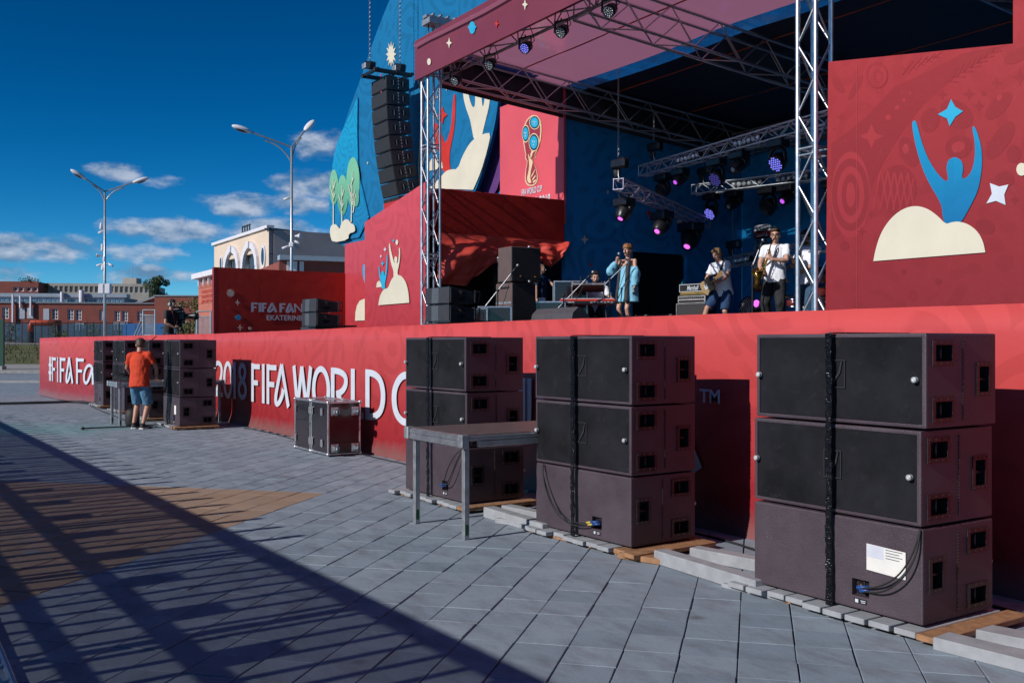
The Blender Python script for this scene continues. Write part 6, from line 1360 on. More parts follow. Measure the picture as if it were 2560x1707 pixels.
# drum kit
dk = thing('drum_kit', 'drum kit with cymbals half hidden behind the right tower', 'drum kit', (dmo.location.x + .25, dmo.location.y - .55, DECK), R(30))
M_shell = pm('wine_drum_shell', (.12, .02, .02), .2, coat=.5); M_skin = pm('drum_skin', (.62, .60, .56), .5); M_bronze = pm('cymbal_bronze', (.45, .30, .12), .3, .9, var=.2, scale=30); M_chrome = pm('chrome', (.7, .7, .72), .12, 1.0)
def drum(p, r, h, ax):
    b = MB(); b.lathe([(r, 0), (r, h)], p, ax, 24); d = b.build('drum', M_shell, dk)
    for z in (0, h): b = MB(); b.lathe([(r + .012, z - .012), (r + .012, z + .012), (r - .005, z + .014), (r - .005, z - .014)], p, ax, 24, cap=False); b.build('hoop', M_chrome, d); b = MB(); b.lathe([(r - .004, z - .004), (r - .004, z + .004)], p, ax, 24); b.build('head', M_skin, d)
drum((0, -.35, .28), .27, .42, (0, 1, 0)); drum((-.22, -.2, .62), .14, .18, (.1, .3, .9)); drum((.12, -.2, .62), .14, .18, (-.1, .3, .9)); drum((.5, .1, .2), .19, .36, Zv); drum((-.4, .12, .5), .17, .14, Zv)
for (x, y, z, r) in ((-.65, -.15, 1.0, .23), (.55, -.25, 1.05, .25), (-.62, .25, .72, .17)):
    b = MB(); b.lathe([(.0, .03), (.03, .026), (.04, .008), (r, 0), (r, -.003), (.04, .004)], (x, y, z), (.15, -.2, 1), 24); b.build('cymbal', M_bronze, dk); rod('cymbal_stand', dk, (x, y, .0), (x, y, z), .011, M_chrome)
    for k in range(3): q = 2 * PI * k / 3; rod('stand_foot', dk, (x, y, .25), (x + .25 * math.cos(q), y + .25 * math.sin(q), .01), .009, M_chrome)
settle()
# ------------------------------------------------------------------ beyond the plaza: road, bank, fences, buildings, lamps
def grass_mat():
    t = NT('rough_grass'); p = t.pos(); a = t.noise(p, .8, 5); c = t.noise(p, 7, 5, .7)
    col = t.mix(t.mr(a, .35, .65), (.055, .085, .02), (.12, .115, .045)); col = t.mix(t.mr(c, .4, .7, 0, .7), col, (.16, .14, .07)); t.put(t.b.inputs['Base Color'], col); t.b.inputs['Roughness'].default_value = .9; t.bump(c, .8, .15); return t.mat
M_grass = grass_mat(); M_asph = pm('asphalt', (.05, .05, .053), .85, var=.2, scale=1.2, bump=.3, bscale=60); M_kerb = pm('kerb_concrete', (.30, .29, .28), .8, var=.2, scale=4); M_gravel = pm('track_gravel', (.20, .18, .16), .95, var=.4, scale=3, bump=.8, bscale=14)
def strip(name, Y0, Y1, z0, z1, mat, X0=-140, X1=40):
    b = MB(); n = 40; r = random.Random(2)
    vs = []
    for i in range(n + 1):
        x = X0 + (X1 - X0) * i / n; k = noise.noise(V((x * .13, Y0, 1))) * .25 * (1 if z1 != z0 else 0); vs += [cw(x, Y0, z0), cw(x, Y1, z1 + k)]
    b.add(vs, [(2 * i, 2 * i + 2, 2 * i + 3, 2 * i + 1) for i in range(n)]); return struct(b.build(name, mat))
strip('road', 42, 55, -.028, -.028, M_asph); strip('pavement', 55.2, 72, .10, .10, M_kerb)
b = MB(); b.prism([(0, 0), (.25, 0), (.25, .14), (0, .14)], cw(-140, 55.0, -.03), CF, Zv, 180); kb_ = struct(b.build('kerb', M_kerb))
b = MB(); b.prism([(0, 0), (.22, 0), (.22, .10), (0, .10)], cw(-140, 41.8, -.03), CF, Zv, 180); struct(b.build('kerb', M_kerb))
strip('bank', 72, 92, .10, 1.45, M_grass); strip('gravel_track', 92, 104, 1.55, 1.75, M_gravel); strip('yard', 104, 330, 1.75, 2.2, earth)
# tufts of grass on the bank
b = MB(); r = random.Random(9)
for k in range(2600):
    Yg = r.uniform(73, 92); Xg = r.uniform(-.56, -.40) * Yg; z = .1 + (Yg - 72) / 20 * 1.35; h = r.uniform(.12, .34); a = r.uniform(0, PI); d_ = V((math.cos(a), math.sin(a), 0)) * .05; p = cw(Xg, Yg, z - .06); l = V((r.gauss(0, .06), r.gauss(0, .06), h)); b.add([p - d_, p + d_, p + l], [(0, 1, 2)])
go = b.build('grass', M_grass); go['kind'] = 'stuff'; go['label'] = 'rough short grass on the bank beyond the road'; go['category'] = 'grass'
# ---- buildings
M_brick = pm('red_plaster', (.23, .062, .045), .85, var=.15, scale=1.1, bump=.3, bscale=12, dirt=.08); M_brick2 = pm('orange_red_render', (.42, .13, .085), .8, var=.1, scale=1.0); M_beige = pm('grey_beige_panel', (.36, .33, .29), .85, var=.12, scale=.6); M_cream2 = pm('cream_render', (.66, .52, .40), .8, var=.05, scale=.5); M_grey = pm('mauve_grey_cladding', (.42, .35, .345), .8, var=.1, scale=.7); M_trim = pm('white_trim', (.66, .64, .68), .7, var=.06)
M_glass = pm('dark_window_glass', (.02, .035, .05), .08, var=.4, scale=.8, spec=.8); M_glassb = pm('blue_window_glass', (.03, .10, .17), .08, var=.4, scale=.5, spec=.8); M_roofm = pm('sheet_roof', (.22, .23, .25), .6, .3)
class Facade:
    """a wall of w x h with recessed windows; origin at lower left, u along the wall"""
    def __init__(s, root, p0, p1, z0, z1, mat, holes, depth=.18, name='wall', thick=None):
        s.root = root; p0 = V((p0.x, p0.y, z0)); p1 = V((p1.x, p1.y, z0)); d = p1 - p0; s.w = d.length; s.ex = d.normalized(); s.o = p0; s.n = s.ex.cross(Zv); b = MB(); holes_wall(b, p0, s.ex, Zv, s.w, z1 - z0, holes, depth); s.wall = b.build(name, mat, root); s.depth = depth; s.h = z1 - z0
    def P(s, a, b, d=0.): return s.o + s.ex * a + Zv * b + s.n * d
    def window(s, x, y, w, h, cols=2, rows=2, frame=None, glass=None, sill=False, name='window', bar=.06):
        f = MB(); f.frame(s.P(x, y, -s.depth + .06), s.ex, Zv, w, h, bar * 1.3, .05)
        for i in range(1, cols): f.prism([(x + w * i / cols - bar / 2, y + bar), (x + w * i / cols + bar / 2, y + bar), (x + w * i / cols + bar / 2, y + h - bar), (x + w * i / cols - bar / 2, y + h - bar)], s.o - s.n * (s.depth - .06), s.ex, Zv, .04)
        for j in range(1, rows): f.prism([(x + bar, y + h * j / rows - bar / 2), (x + w - bar, y + h * j / rows - bar / 2), (x + w - bar, y + h * j / rows + bar / 2), (x + bar, y + h * j / rows + bar / 2)], s.o - s.n * (s.depth - .055), s.ex, Zv, .04)
        wn = f.build(name, frame or M_trim, s.root)
        g = MB(); g.add([s.P(x, y, -s.depth), s.P(x + w, y, -s.depth), s.P(x + w, y + h, -s.depth), s.P(x, y + h, -s.depth)], [(0, 1, 2, 3)]); g.build('pane', glass or M_glass, wn)
        if sill: q = MB(); q.prism([(x - .08, y - .1), (x + w + .08, y - .1), (x + w + .08, y), (x - .08, y)], s.o - s.n * .02, s.ex, Zv, .14); q.build('sill', M_trim, wn)
        return wn
def solid(root, name, p0, p1, z0, z1, depth, mat):
    """box behind a facade line"""
    d = (p1 - p0); ex = V((d.x, d.y, 0)).normalized(); n = ex.cross(Zv); b = MB(); b.prism([(0, 0), (d.length, 0), (d.length, z1 - z0), (0, z1 - z0)], V((p0.x, p0.y, z0)) - n * (depth), ex, Zv, depth - .25); return b.build(name, mat, root)
def upx(u, Y): q = aY(u, 857, Y); return V((q.x, q.y, 0))
def zpx(v, Y): return EYE + (HZ - v) * Y / F
f2b = lambda x: x / 3.41            # crop 2 of the left background
# A: long brick works
wk = thing('brick_factory', 'long low red brick works with paired white windows behind the fence', 'building', upx(0, 120))
wk.location = (0, 0, 0)
pa, pb = upx(-90, 122), upx(389, 126); L_ = (V((pb.x, pb.y, 0)) - V((pa.x, pa.y, 0))).length
z0, z1 = 1.6, 6.55
def along(u):   # distance along the front for a pixel column
    d = (pb - pa).normalized(); n = V((-d.y, d.x, 0)); r_ = ray(u, 857); t_ = (pa).dot(n) / V((r_.x, r_.y, 0)).dot(n); return (V((r_.x, r_.y, 0)) * t_ - pa).dot(d)
wins = []
for (x0, x1, ya, yb) in ((18, 74, 1255, 1355), (443, 495, 1268, 1358), (575, 628, 1270, 1362), (645, 696, 1272, 1365), (846, 875, 1276, 1366), (975, 1024, 1280, 1370), (1040, 1090, 1282, 1372), (1168, 1216, 1284, 1372)):
    a, c = along(f2b(x0)), along(f2b(x1)); Y_ = 124; wins.append((a, zpx(400 + yb / 3.41, Y_) - z0, c - a, (yb - ya) / 3.41 * Y_ / F))
for (x0, x1) in ((-180, -130), (-90, -40)):
    a, c = along(f2b(x0)), along(f2b(x1)); wins.append((a, wins[0][1], c - a, wins[0][3]))
low_w = [(along(f2b(x0)), .15, along(f2b(x1)) - along(f2b(x0)), .75) for x0, x1 in ((18, 74), (575, 628), (645, 696), (780, 830))]
fa_ = Facade(wk, pa, pb, z0, z1, M_brick, wins + low_w, .25)
for (a, y, w, h) in wins: fa_.window(a, y, w, h, 2, 3, bar=.09)
for (a, y, w, h) in low_w: fa_.window(a, y, w, h, 2, 1, bar=.09)
solid(wk, 'rear_mass', pa, pb, z0, z1 - .05, 14, M_brick)
b = MB(); b.prism([(-.2, z1 - z0), (fa_.w + .2, z1 - z0), (fa_.w + .2, z1 - z0 + .18), (-.2, z1 - z0 + .18)], fa_.o - fa_.n * .3, fa_.ex, Zv, .45); b.build('coping', M_roofm, wk)
for (x0, x1, ya, yb, nm) in ((160, 212, 1262, 1355, 'blocked_window'), (232, 285, 1262, 1352, 'blocked_window'), (370, 420, 1268, 1365, 'door')):
    a, c = along(f2b(x0)), along(f2b(x1)); y_ = zpx(400 + yb / 3.41, 124) - z0; h_ = (yb - ya) / 3.41 * 124 / F; b = MB(); b.prism([(a, y_), (c, y_), (c, y_ + h_), (a, y_ + h_)], fa_.o, fa_.ex, Zv, .06); b.build(nm, pm('pale_shutter', (.42, .45, .50), .6, var=.08), wk)
for (x, ya, yb) in ((115, 1150, 1390), (178, 1160, 1262), (268, 1165, 1330)):
    a = along(f2b(x)); q = fa_.P(a, 0, .25); rod('duct', wk, V((q.x, q.y, zpx(400 + yb / 3.41, 124))), V((q.x, q.y, zpx(400 + ya / 3.41, 124))), .13, M_trim, 10)
for (x0, x1, y0) in ((630, 722, 1385), (965, 1095, 1378)): a, c = along(f2b(x0)), along(f2b(x1)); z_ = zpx(400 + y0 / 3.41, 122) - z0; b = MB(); b.prism([(a, z_ - 1.0), (c, z_ - 1.0), (c, z_), (a, z_)], fa_.o, fa_.ex, Zv, .4); b.build('porch', pm('pale_shutter', (.42, .45, .50)), wk)
# glazed attic of the works
at = thing('glazed_roof_range', 'strip of pale blue factory roof lights above the brick works', 'building'); qa, qb = upx(-80, 138), upx(312, 141)
za, zb2 = 6.2, zpx(743, 140); n_ = 34; W_ = (qb - qa).length
fb_ = Facade(at, qa, qb, za, zb2, M_trim, [], .1)
for k in range(n_): x_ = W_ * (k + .12) / n_; b = MB(); b.prism([(x_, .4), (x_ + W_ / n_ * .72, .4), (x_ + W_ / n_ * .72, zb2 - za - .25), (x_, zb2 - za - .25)], fb_.o, fb_.ex, Zv, .06); b.build('pane', pm('pale_blue_glazing', (.10, .20, .28), .15, var=.5, scale=.6), at)
solid(at, 'rear_mass', qa, qb, za, zb2, 8, M_roofm); b = MB(); b.prism([(-.3, zb2 - za), (W_ + .3, zb2 - za), (W_ + .3, zb2 - za + .5), (-.3, zb2 - za + .5)], fb_.o - fb_.n * 2, fb_.ex, Zv, 2.3); b.build('eaves', pm('pale_blue_sheet', (.30, .36, .42), .5), at)
for x in (532, 700): a = W_ * (f2b(x) + 80) / 392; q = fb_.P(a, 0, .6); rod('vent_pipe', at, V((q.x, q.y, zpx(760, 138))), V((q.x, q.y, zpx(400 + (1120 if x < 600 else 1105) / 3.41, 138))), .35 if x > 600 else .22, M_trim, 12)
# B: beige office slab behind
of = thing('office_block', 'long beige office block with a band of dark windows behind the brick works', 'building'); oa, ob = upx(95, 188), upx(372, 191); z0 = 2; z1 = zpx(709, 190)
Wf = (ob - oa).length; nw = 22; ws = [(Wf * (k + .2) / nw, zpx(731, 190) - z0, Wf / nw * .70, 15 * 190 / F) for k in range(nw)]
ff = Facade(of, oa, ob, z0, z1, M_beige, ws, .3)
for w_ in ws: ff.window(*w_, cols=1, rows=1, bar=.10, frame=M_beige)
solid(of, 'rear_mass', oa, ob, z0, z1 - .05, 16, M_beige)
pn = upx(330, 194); b = MB(); b.box((pn.x, pn.y, z1 + .5), (2.7, 2.7, 1.5), Matrix.Rotation(YAW, 3, 'Z')); b.build('roof_house', M_beige, of); rod('antenna', of, (pn.x, pn.y, z1 + 1.2), (pn.x, pn.y, z1 + 3.0), .06, M_steel)
bb = thing('brick_block', 'red brick end block with four windows at the far left', 'building'); ba, bc = upx(-80, 181), upx(96, 183); z1 = zpx(703, 182); Wb = (bc - ba).length
wsb = [(Wb * q, zpx(728, 182) - 2, Wb * .07, 11 * 182 / F) for q in (.64, .72, .83, .92)]
fbb = Facade(bb, ba, bc, 2, z1, M_brick, wsb, .3)
for w_ in wsb: fbb.window(*w_, cols=1, rows=1, bar=.12)
solid(bb, 'rear_mass', ba, bc, 2, z1 - .05, 16, M_brick)
# C: taller plain brick building right of the works
pb2 = thing('brick_annex', 'plain red plastered annex between the works and the stage', 'building'); ca, cb = upx(386, 112), upx(510, 112.3); z1 = zpx(742, 113); fc_ = Facade(pb2, ca, cb, 1.6, z1, M_brick, [], .1); solid(pb2, 'rear_mass', ca, cb, 1.6, z1 - .03, 20, M_brick); b = MB(); b.prism([(-.1, z1 - 1.6), (fc_.w, z1 - 1.6), (fc_.w, z1 - 1.45), (-.1, z1 - 1.45)], fc_.o - fc_.n * .3, fc_.ex, Zv, .4); b.build('coping', M_roofm, pb2)
pb3 = thing('brick_shed', 'low orange brick shed with sloping roof above the works', 'building'); ca, cb = upx(328, 140), upx(392, 140); b = MB(); w3 = (cb - ca).length; e3 = (cb - ca).normalized(); b.prism([(0, 0), (w3, 0), (w3, 6.0), (0, 4.6)], V((ca.x, ca.y, 2)) - e3.cross(Zv) * 6, e3, Zv, 6); b.build('wall', M_brick2, pb3)
b = MB(); b.prism([(-.3, 4.7), (w3 + .3, 6.1), (w3 + .3, 6.4), (-.3, 5.0)], V((ca.x, ca.y, 2)) - e3.cross(Zv) * 6.2, e3, Zv, 6.6); b.build('roof', M_roofm, pb3)
# D: the arched cream hall behind the title wall
hall = thing('cream_hall', 'cream rendered hall with white arched windows and grey cladding behind the stage', 'building')
f1b = lambda x, y: (500 + x / 3.733, 280 + y / 3.733)
hA, hB, hC = upx(f1b(132, 0)[0], 92), upx(f1b(642, 0)[0], 78), upx(905, 86)
z0 = 2.0; zA = zpx(f1b(0, 1236)[1], 92); zB = zpx(f1b(0, 1100)[1], 78)
zt = (zA + zB) / 2
dh = (hB - hA); exh = dh.normalized(); wh = dh.length; nh = exh.cross(Zv)
def hx(x): d = exh; n = V((-d.y, d.x, 0)); r_ = ray(f1b(x, 0)[0], 857); t_ = hA.dot(n) / V((r_.x, r_.y, 0)).dot(n); return (V((r_.x, r_.y, 0)) * t_ - hA).dot(d), t_
def hz_(x, y): return EYE + (HZ - f1b(0, y)[1]) * hx(x)[1] / F
wn2 = [(hx(258)[0], 1.0, hx(362)[0] - hx(258)[0], hz_(310, 1370) - z0 - 1.0), (hx(420)[0], 1.0, hx(534)[0] - hx(420)[0], hz_(480, 1325) - z0 - 1.0)]
fh = Facade(hall, hA, hB, z0, zt, M_cream2, wn2, .35)
for w_ in wn2: fh.window(*w_, cols=6, rows=3, glass=M_glassb, frame=M_steel, bar=.10)
for (x0, x1, yt, yi) in ((236, 382, 1250, 1305), (400, 556, 1208, 1265)):
    a0, a1 = hx(x0)[0], hx(x1)[0]; cx_ = (a0 + a1) / 2; rr_ = (a1 - a0) / 2; zc_ = hz_((x0 + x1) / 2, yt) - z0 - rr_ * .9; th_ = .13 * (a1 - a0)
    for k in range(9):
        q0, q1 = PI * k / 9, PI * (k + 1) / 9; P_ = lambda r_, q: (cx_ - r_ * math.cos(q), zc_ + r_ * .9 * math.sin(q)); b = MB(); b.prism([P_(rr_ - th_, q0), P_(rr_, q0), P_(rr_, q1), P_(rr_ - th_, q1)], fh.o, fh.ex, Zv, .25 if k != 4 else .36); b.build('arch_stone', M_trim, hall)
    for a in (a0, a1 - th_): b = MB(); b.prism([(a, .5), (a + th_, .5), (a + th_, zc_ - .01), (a, zc_ - .01)], fh.o, fh.ex, Zv, .22); b.build('pilaster', M_trim, hall)
for (x, y) in ((598, 1348), (205, 1415)):
    a = hx(x)[0]; z_ = hz_(x, y) - z0; b = MB(); s_ = 1.0 if x > 300 else .75
    b.prism([(a + .55 * s_ * math.cos(q), z_ + .95 * s_ * math.sin(q)) for q in [2 * PI * k / 20 for k in range(20)]], fh.o, fh.ex, Zv, .12); rw_ = b.build('oval_window', M_trim, hall); b = MB(); b.prism([(a + .36 * s_ * math.cos(q), z_ + .70 * s_ * math.sin(q)) for q in [2 * PI * k / 20 for k in range(20)]], fh.o + fh.n * .02, fh.ex, Zv, .12); b.build('pane', M_glass, rw_)
b = MB(); b.prism([(-.2, zt - z0), (wh + .1, zt - z0), (wh + .1, zt - z0 + .25), (-.2, zt - z0 + .25)], fh.o - fh.n * .4, fh.ex, Zv, .6); b.build('coping', M_trim, hall)
for k in range(4): q = fh.P(wh * (.24 + .045 * k), zt - z0, -1.5); rod('roof_rail_post', hall, q, q + V((0, 0, 1.5)), .06, M_blackmetal, 6)
q = fh.P(wh * .235, zt - z0 + .9, -1.5); rod('roof_rail', hall, q, q + fh.ex * wh * .15, .06, M_blackmetal, 6); rod('roof_rail', hall, q + V((0, 0, .5)), q + V((0, 0, .5)) + fh.ex * wh * .15, .06, M_blackmetal, 6)
zs_ = zt - .15
gw = [(.62 * (hC - hB).length * .72, zpx(f1b(0, 1398)[1], 82) - z0, (hC - hB).length * .6, 2.0)]
fg = Facade(hall, hB, hC, z0, zs_, M_grey, gw, .3, 'side_wall'); fg.window(*gw[0], cols=7, rows=1, glass=M_glassb, frame=M_blackmetal, bar=.12)
for k, hh_ in enumerate((.32, .55, .78)):
    b = MB(); y_ = (zs_ - z0) * hh_; b.prism([(0, y_), (fg.w, y_), (fg.w, y_ + .06), (0, y_ + .06)], fg.o, fg.ex, Zv, .02); b.build('cladding_joint', M_blackmetal, hall)
for q_ in (.18, .43): b = MB(); b.prism([(fg.w * q_, 0), (fg.w * q_ + .06, 0), (fg.w * q_ + .06, zs_ - z0), (fg.w * q_, zs_ - z0)], fg.o, fg.ex, Zv, .024); b.build('cladding_joint', M_blackmetal, hall)
b = MB(); b.prism([(-.1, zs_ - z0), (fg.w, zs_ - z0), (fg.w, zs_ - z0 + .2), (-.1, zs_ - z0 + .2)], fg.o - fg.n * .4, fg.ex, Zv, .55); b.build('coping', M_blackmetal, hall)
b = MB(); q = fg.P(2.0, zs_ - z0 - 7.6, .3); b.bbox(tuple(q), (.9, .5, 1.0), .05); b.build('wall_unit', M_trim, hall); b = MB(); q = fg.P(.9, zs_ - z0 - 6, .4); b.bbox(tuple(q), (.5, .6, .8), .1); b.build('floodlight', M_steel, hall)
b = MB(); b.prism([(0, 0), (wh, 0), (wh, zt - z0 - .1), (0, zt - z0 - .1)], fh.o - fh.n * 14, fh.ex, Zv, 13.6); b.build('rear_mass', M_grey, hall)
# E: low orange annex with lettering, pale cornice
an_ = thing('orange_annex', 'low orange rendered annex with white cornice and red wall letters', 'building'); eA, eB, eC = upx(496, 70), upx(560, 64), upx(740, 66)
zc1 = zpx(694, 68); fe = Facade(an_, eA, eB, 1.0, zc1, M_brick2, [], .2); b = MB(); b.prism([(-.2, zc1 - 1.0), (fe.w + .1, zc1 - 1.0), (fe.w + .1, zc1 - .65), (-.2, zc1 - .65)], fe.o - fe.n * .3, fe.ex, Zv, .75); b.build('cornice', M_trim, an_)
for k in range(5): b = MB(); b.prism([(fe.w * (.1 + .2 * k), zc1 - 1.5), (fe.w * (.1 + .2 * k) + .16, zc1 - 1.5), (fe.w * (.1 + .2 * k) + .16, zc1 - 1.0), (fe.w * (.1 + .2 * k), zc1 - 1.0)], fe.o, fe.ex, Zv, .2); b.build('bracket', M_trim, an_)
for k in range(9): b = MB(); b.prism([(0, .6 + .55 * k), (fe.w, .6 + .55 * k), (fe.w, .63 + .55 * k), (0, .63 + .55 * k)], fe.o, fe.ex, Zv, .012); b.build('render_joint', M_brick, an_)
M_sign = pm('red_sign_letters', (.55, .045, .02), .5)
for k, (tx, y_) in enumerate((('СВЕРДЛОВСКАЯ', 729), ('ЖЕЛЕЗНАЯ', 741), ('ДОРОГА', 753))):
    z_ = zpx(y_ + 4, 68) - 1.0; q = fe.P(fe.w * .14, z_, .03); text('sign_line', tx, q, fe.ex, Zv, .22, M_sign, an_, width=fe.w * .62, offset=.02)
fe2 = Facade(an_, eB, eC, 1.0, zpx(686, 65), M_brick2, [], .2, 'side_wall'); b = MB(); h2 = zpx(686, 65) - 1.0; b.prism([(-.1, h2), (fe2.w, h2), (fe2.w, h2 + .3), (-.1, h2 + .3)], fe2.o - fe2.n * .3, fe2.ex, Zv, .7); b.build('cornice', M_trim, an_)
hw_ = thing('low_wing', 'dark red low wing with pale roof edge and white door behind the lamp post', 'building'); wA, wB = upx(700, 60), upx(905, 62); zw = zpx(f1b(0, 1395)[1], 61); fw_ = Facade(hw_, wA, wB, 1.0, zw, M_brick, [], .2)
b = MB(); b.prism([(-.1, zw - 1.0), (fw_.w, zw - 1.0), (fw_.w, zw - .72), (-.1, zw - .72)], fw_.o - fw_.n * .3, fw_.ex, Zv, .8); b.build('roof_edge', pm('pale_blue_sheet', (.30, .36, .42)), hw_)
b = MB(); b.prism([(fw_.w * .08, zw - 2.6), (fw_.w * .20, zw - 2.6), (fw_.w * .20, zw - 1.05), (fw_.w * .08, zw - 1.05)], fw_.o, fw_.ex, Zv, .12); b.prism([(fw_.w * .23, zw - 2.6), (fw_.w * .28, zw - 2.6), (fw_.w * .28, zw - 1.05), (fw_.w * .23, zw - 1.05)], fw_.o, fw_.ex, Zv, .1); b.build('white_panel', M_trim, hw_); solid(hw_, 'rear_mass', wA, wB, 1.0, zw - .05, 8, M_brick)
# ---- fences
bf = thing('sheet_fence', 'long blue grey sheet metal fence below the brick works', 'fence'); p0, p1 = upx(-60, 106), upx(345, 110); d_ = (p1 - p0); ex_ = d_.normalized(); nn = 46; ww_ = d_.length / nn
M_bsheet = pm('blue_grey_sheet', (.060, .14, .215), .6, var=.2, scale=.6)
for k in range(nn): b = MB(); b.prism([(.02, 0), (ww_ - .02, 0), (ww_ - .02, 2.0 + .05 * math.sin(k)), (.02, 2.0 + .05 * math.sin(k))], V((p0.x, p0.y, 1.7)) + ex_ * ww_ * k, ex_, Zv, .05); b.build('sheet', M_bsheet, bf)
mf = thing('railing_fence', 'thin black railing fence along the track', 'fence'); p0, p1 = upx(-60, 96), upx(330, 98); d_ = p1 - p0; ex_ = d_.normalized()
for k in range(25): q = p0 + d_ * (k / 24); rod('post', mf, V((q.x, q.y, 1.5)), V((q.x, q.y, 3.8)), .035, M_blackmetal, 6)
for z in (1.9, 3.6): rod('rail', mf, V((p0.x, p0.y, z)), V((p1.x, p1.y, z)), .035, M_blackmetal, 6)
b = MB()
for k in range(150): q = p0 + d_ * (k / 150); b.prism([(0, 0), (.014, 0), (.014, 1.8), (0, 1.8)], V((q.x, q.y, 1.85)), ex_, Zv, .02)
mo = b.build('bars', M_blackmetal, mf); mo['kind'] = 'stuff'
rpipe = thing('red_pipe', 'red overhead pipe on dark posts in front of the works', 'pipe'); q0, q1 = upx(f2b(262), 104), upx(f2b(520), 105); zq = zpx(400 + 1390 / 3.41, 104); M_pipe = pm('red_pipe_paint', (.50, .06, .02), .5)
b = MB(); b.tube([V((q0.x, q0.y, zq - .9)), V((q0.x, q0.y, zq - .2)), V((q0.x, q0.y, zq)) + (q1 - q0) * .02, V((q0.x, q0.y, zq)) + (q1 - q0) * .5, V((q1.x, q1.y, zq))], .3, 10); b.build('pipe_run', M_pipe, rpipe)
for q in (q0, q1 - (q1 - q0) * .1): rod('post', rpipe, V((q.x, q.y, 1.6)), V((q.x, q.y, zq - .2)), .3, M_blackmetal, 8)
ct = thing('blue_container', 'deep blue cabin behind the stairs left of the cameraman', 'container', upx(376, 84)); b = MB(); b.bbox((0, 0, 1.9), (3.7, 2.4, 2.7), .05); b.build('body', pm('deep_blue_paint', (.01, .09, .27), .5), ct); ct.rotation_euler = (0, 0, YAW)
for k in range(5): b = MB(); b.box((-1.6 + .8 * k, -1.21, 1.9), (.05, .03, 2.5)); b.build('rib', pm('deep_blue_paint', (.01, .09, .27)), ct)
gn = thing('green_hoarding', 'dark green mesh hoarding at the left picture edge', 'hoarding', upx(-27, 58)); gn.rotation_euler = (0, 0, YAW); b = MB(); b.box((0, 0, 1.55), (1.7, .06, 2.9)); b.build('mesh', pm('green_net', (.008, .06, .035), .8, var=.2, scale=4), gn)
for x in (-.85, .85): rod('post', gn, (x, 0, .1), (x, 0, 3.1), .05, M_blackmetal)
b = MB(); b.bbox((.6, -.3, .18), (.9, .5, .26), .03); b.build('foot_block', M_kerb, gn)
# ---- trees and bushes: trunk, limbs, leaf faces through the crown
def leaf_mat(name, c):
    t = NT(name); p = t.pos(); n_ = t.noise(p, 1.1, 3); t.put(t.b.inputs['Base Color'], t.mix(t.mr(n_, .3, .7), tuple(x * .6 for x in c), tuple(x * 1.35 for x in c))); t.b.inputs['Roughness'].default_value = .6; return t.mat
M_leaf = leaf_mat('leaf', (.045, .075, .022)); M_leaf2 = leaf_mat('leaf_light', (.09, .11, .03)); M_bark = pm('bark', (.06, .045, .035), .9, bump=.5, bscale=20)
def tree(label, base, h, w, n, mat=M_leaf, seed=1, size=.3, trunk=.3, col=False, cat='tree', name='tree', group='trees and bushes among the buildings'):
    r = random.Random(seed); o = thing(name, label, cat, base, group=group); b = MB()
    b.tube([(0, 0, 0), (w * .02, 0, h * .4), (0, w * .02, h * .9)], [h * .022, h * .016, h * .004], 8)
    for k in range(7): a = r.uniform(0, 2 * PI); z = h * r.uniform(.25, .6); b.tube([(0, 0, z), (math.cos(a) * w * .25, math.sin(a) * w * .25, z + h * .14), (math.cos(a) * w * .4, math.sin(a) * w * .4, z + h * .22)], [h * .010, h * .006, h * .002], 6)
    b.build('trunk', M_bark, o); c = MB()
    clumps = [(r.gauss(0, w * .22), r.gauss(0, w * .22), h * (trunk + (1 - trunk) * r.random()), r.uniform(.12, .24) * w) for _ in range(26)]
    for k in range(n):
        cx_, cy_, cz_, cr_ = r.choice(clumps); kz = (cz_ / h - trunk) / (1 - trunk); nar = .45 + .9 * math.sin(PI * min(1, max(.08, kz * .9 + .1)))
        p = V((cx_ * nar, cy_ * nar, cz_)) + V((r.gauss(0, 1), r.gauss(0, 1), r.gauss(0, 1))).normalized() * cr_ * r.random() ** .4
        a = V((r.gauss(0, 1), r.gauss(0, 1), r.gauss(0, 1))).normalized() * size * r.uniform(.6, 1.2); e = a.cross(V((r.gauss(0, 1), r.gauss(0, 1), r.gauss(0, 1)))).normalized() * size * .5; c.add([p - a * .5, p + e * .5, p + a * .5, p - e * .5], [(0, 1, 2, 3)])
    cr = c.build('crown', mat, o); return o
q = upx(395, 150); tree('tall dark tree rising behind the brick annex', (q.x, q.y, 2), zpx(694, 150) - 2, 3.6, 9000, seed=3, size=.26, trunk=.25)
q = upx(487, 108); tree('yellowish bush at the corner of the orange annex', (q.x, q.y, 1.6), zpx(752, 108) - 1.6, 4.2, 2200, M_leaf2, 4, .3, .05)
q = upx(80, 186); tree('small tree top above the far left block', (q.x, q.y, 8), zpx(700, 186) - 8, 5, 1200, seed=6, size=.4)
for k, (u, hh_, s_) in enumerate(((28, 1.7, 1), (132, 2.2, 2), (225, 1.9, 3), (162, 1.2, 4), (318, 1.5, 5))): q = upx(u, 104.5); tree(['green shrub against the blue fence at far left', 'tall green shrub against the blue fence beneath the red pipe', 'green shrub against the blue fence near the lamp post', 'low weed before the blue fence', 'shrub at the right end of the blue fence'][k], (q.x, q.y, 1.7), hh_, 1.5, 420, M_leaf2, 10 + s_, .16, .02, cat='bush', name='bush')
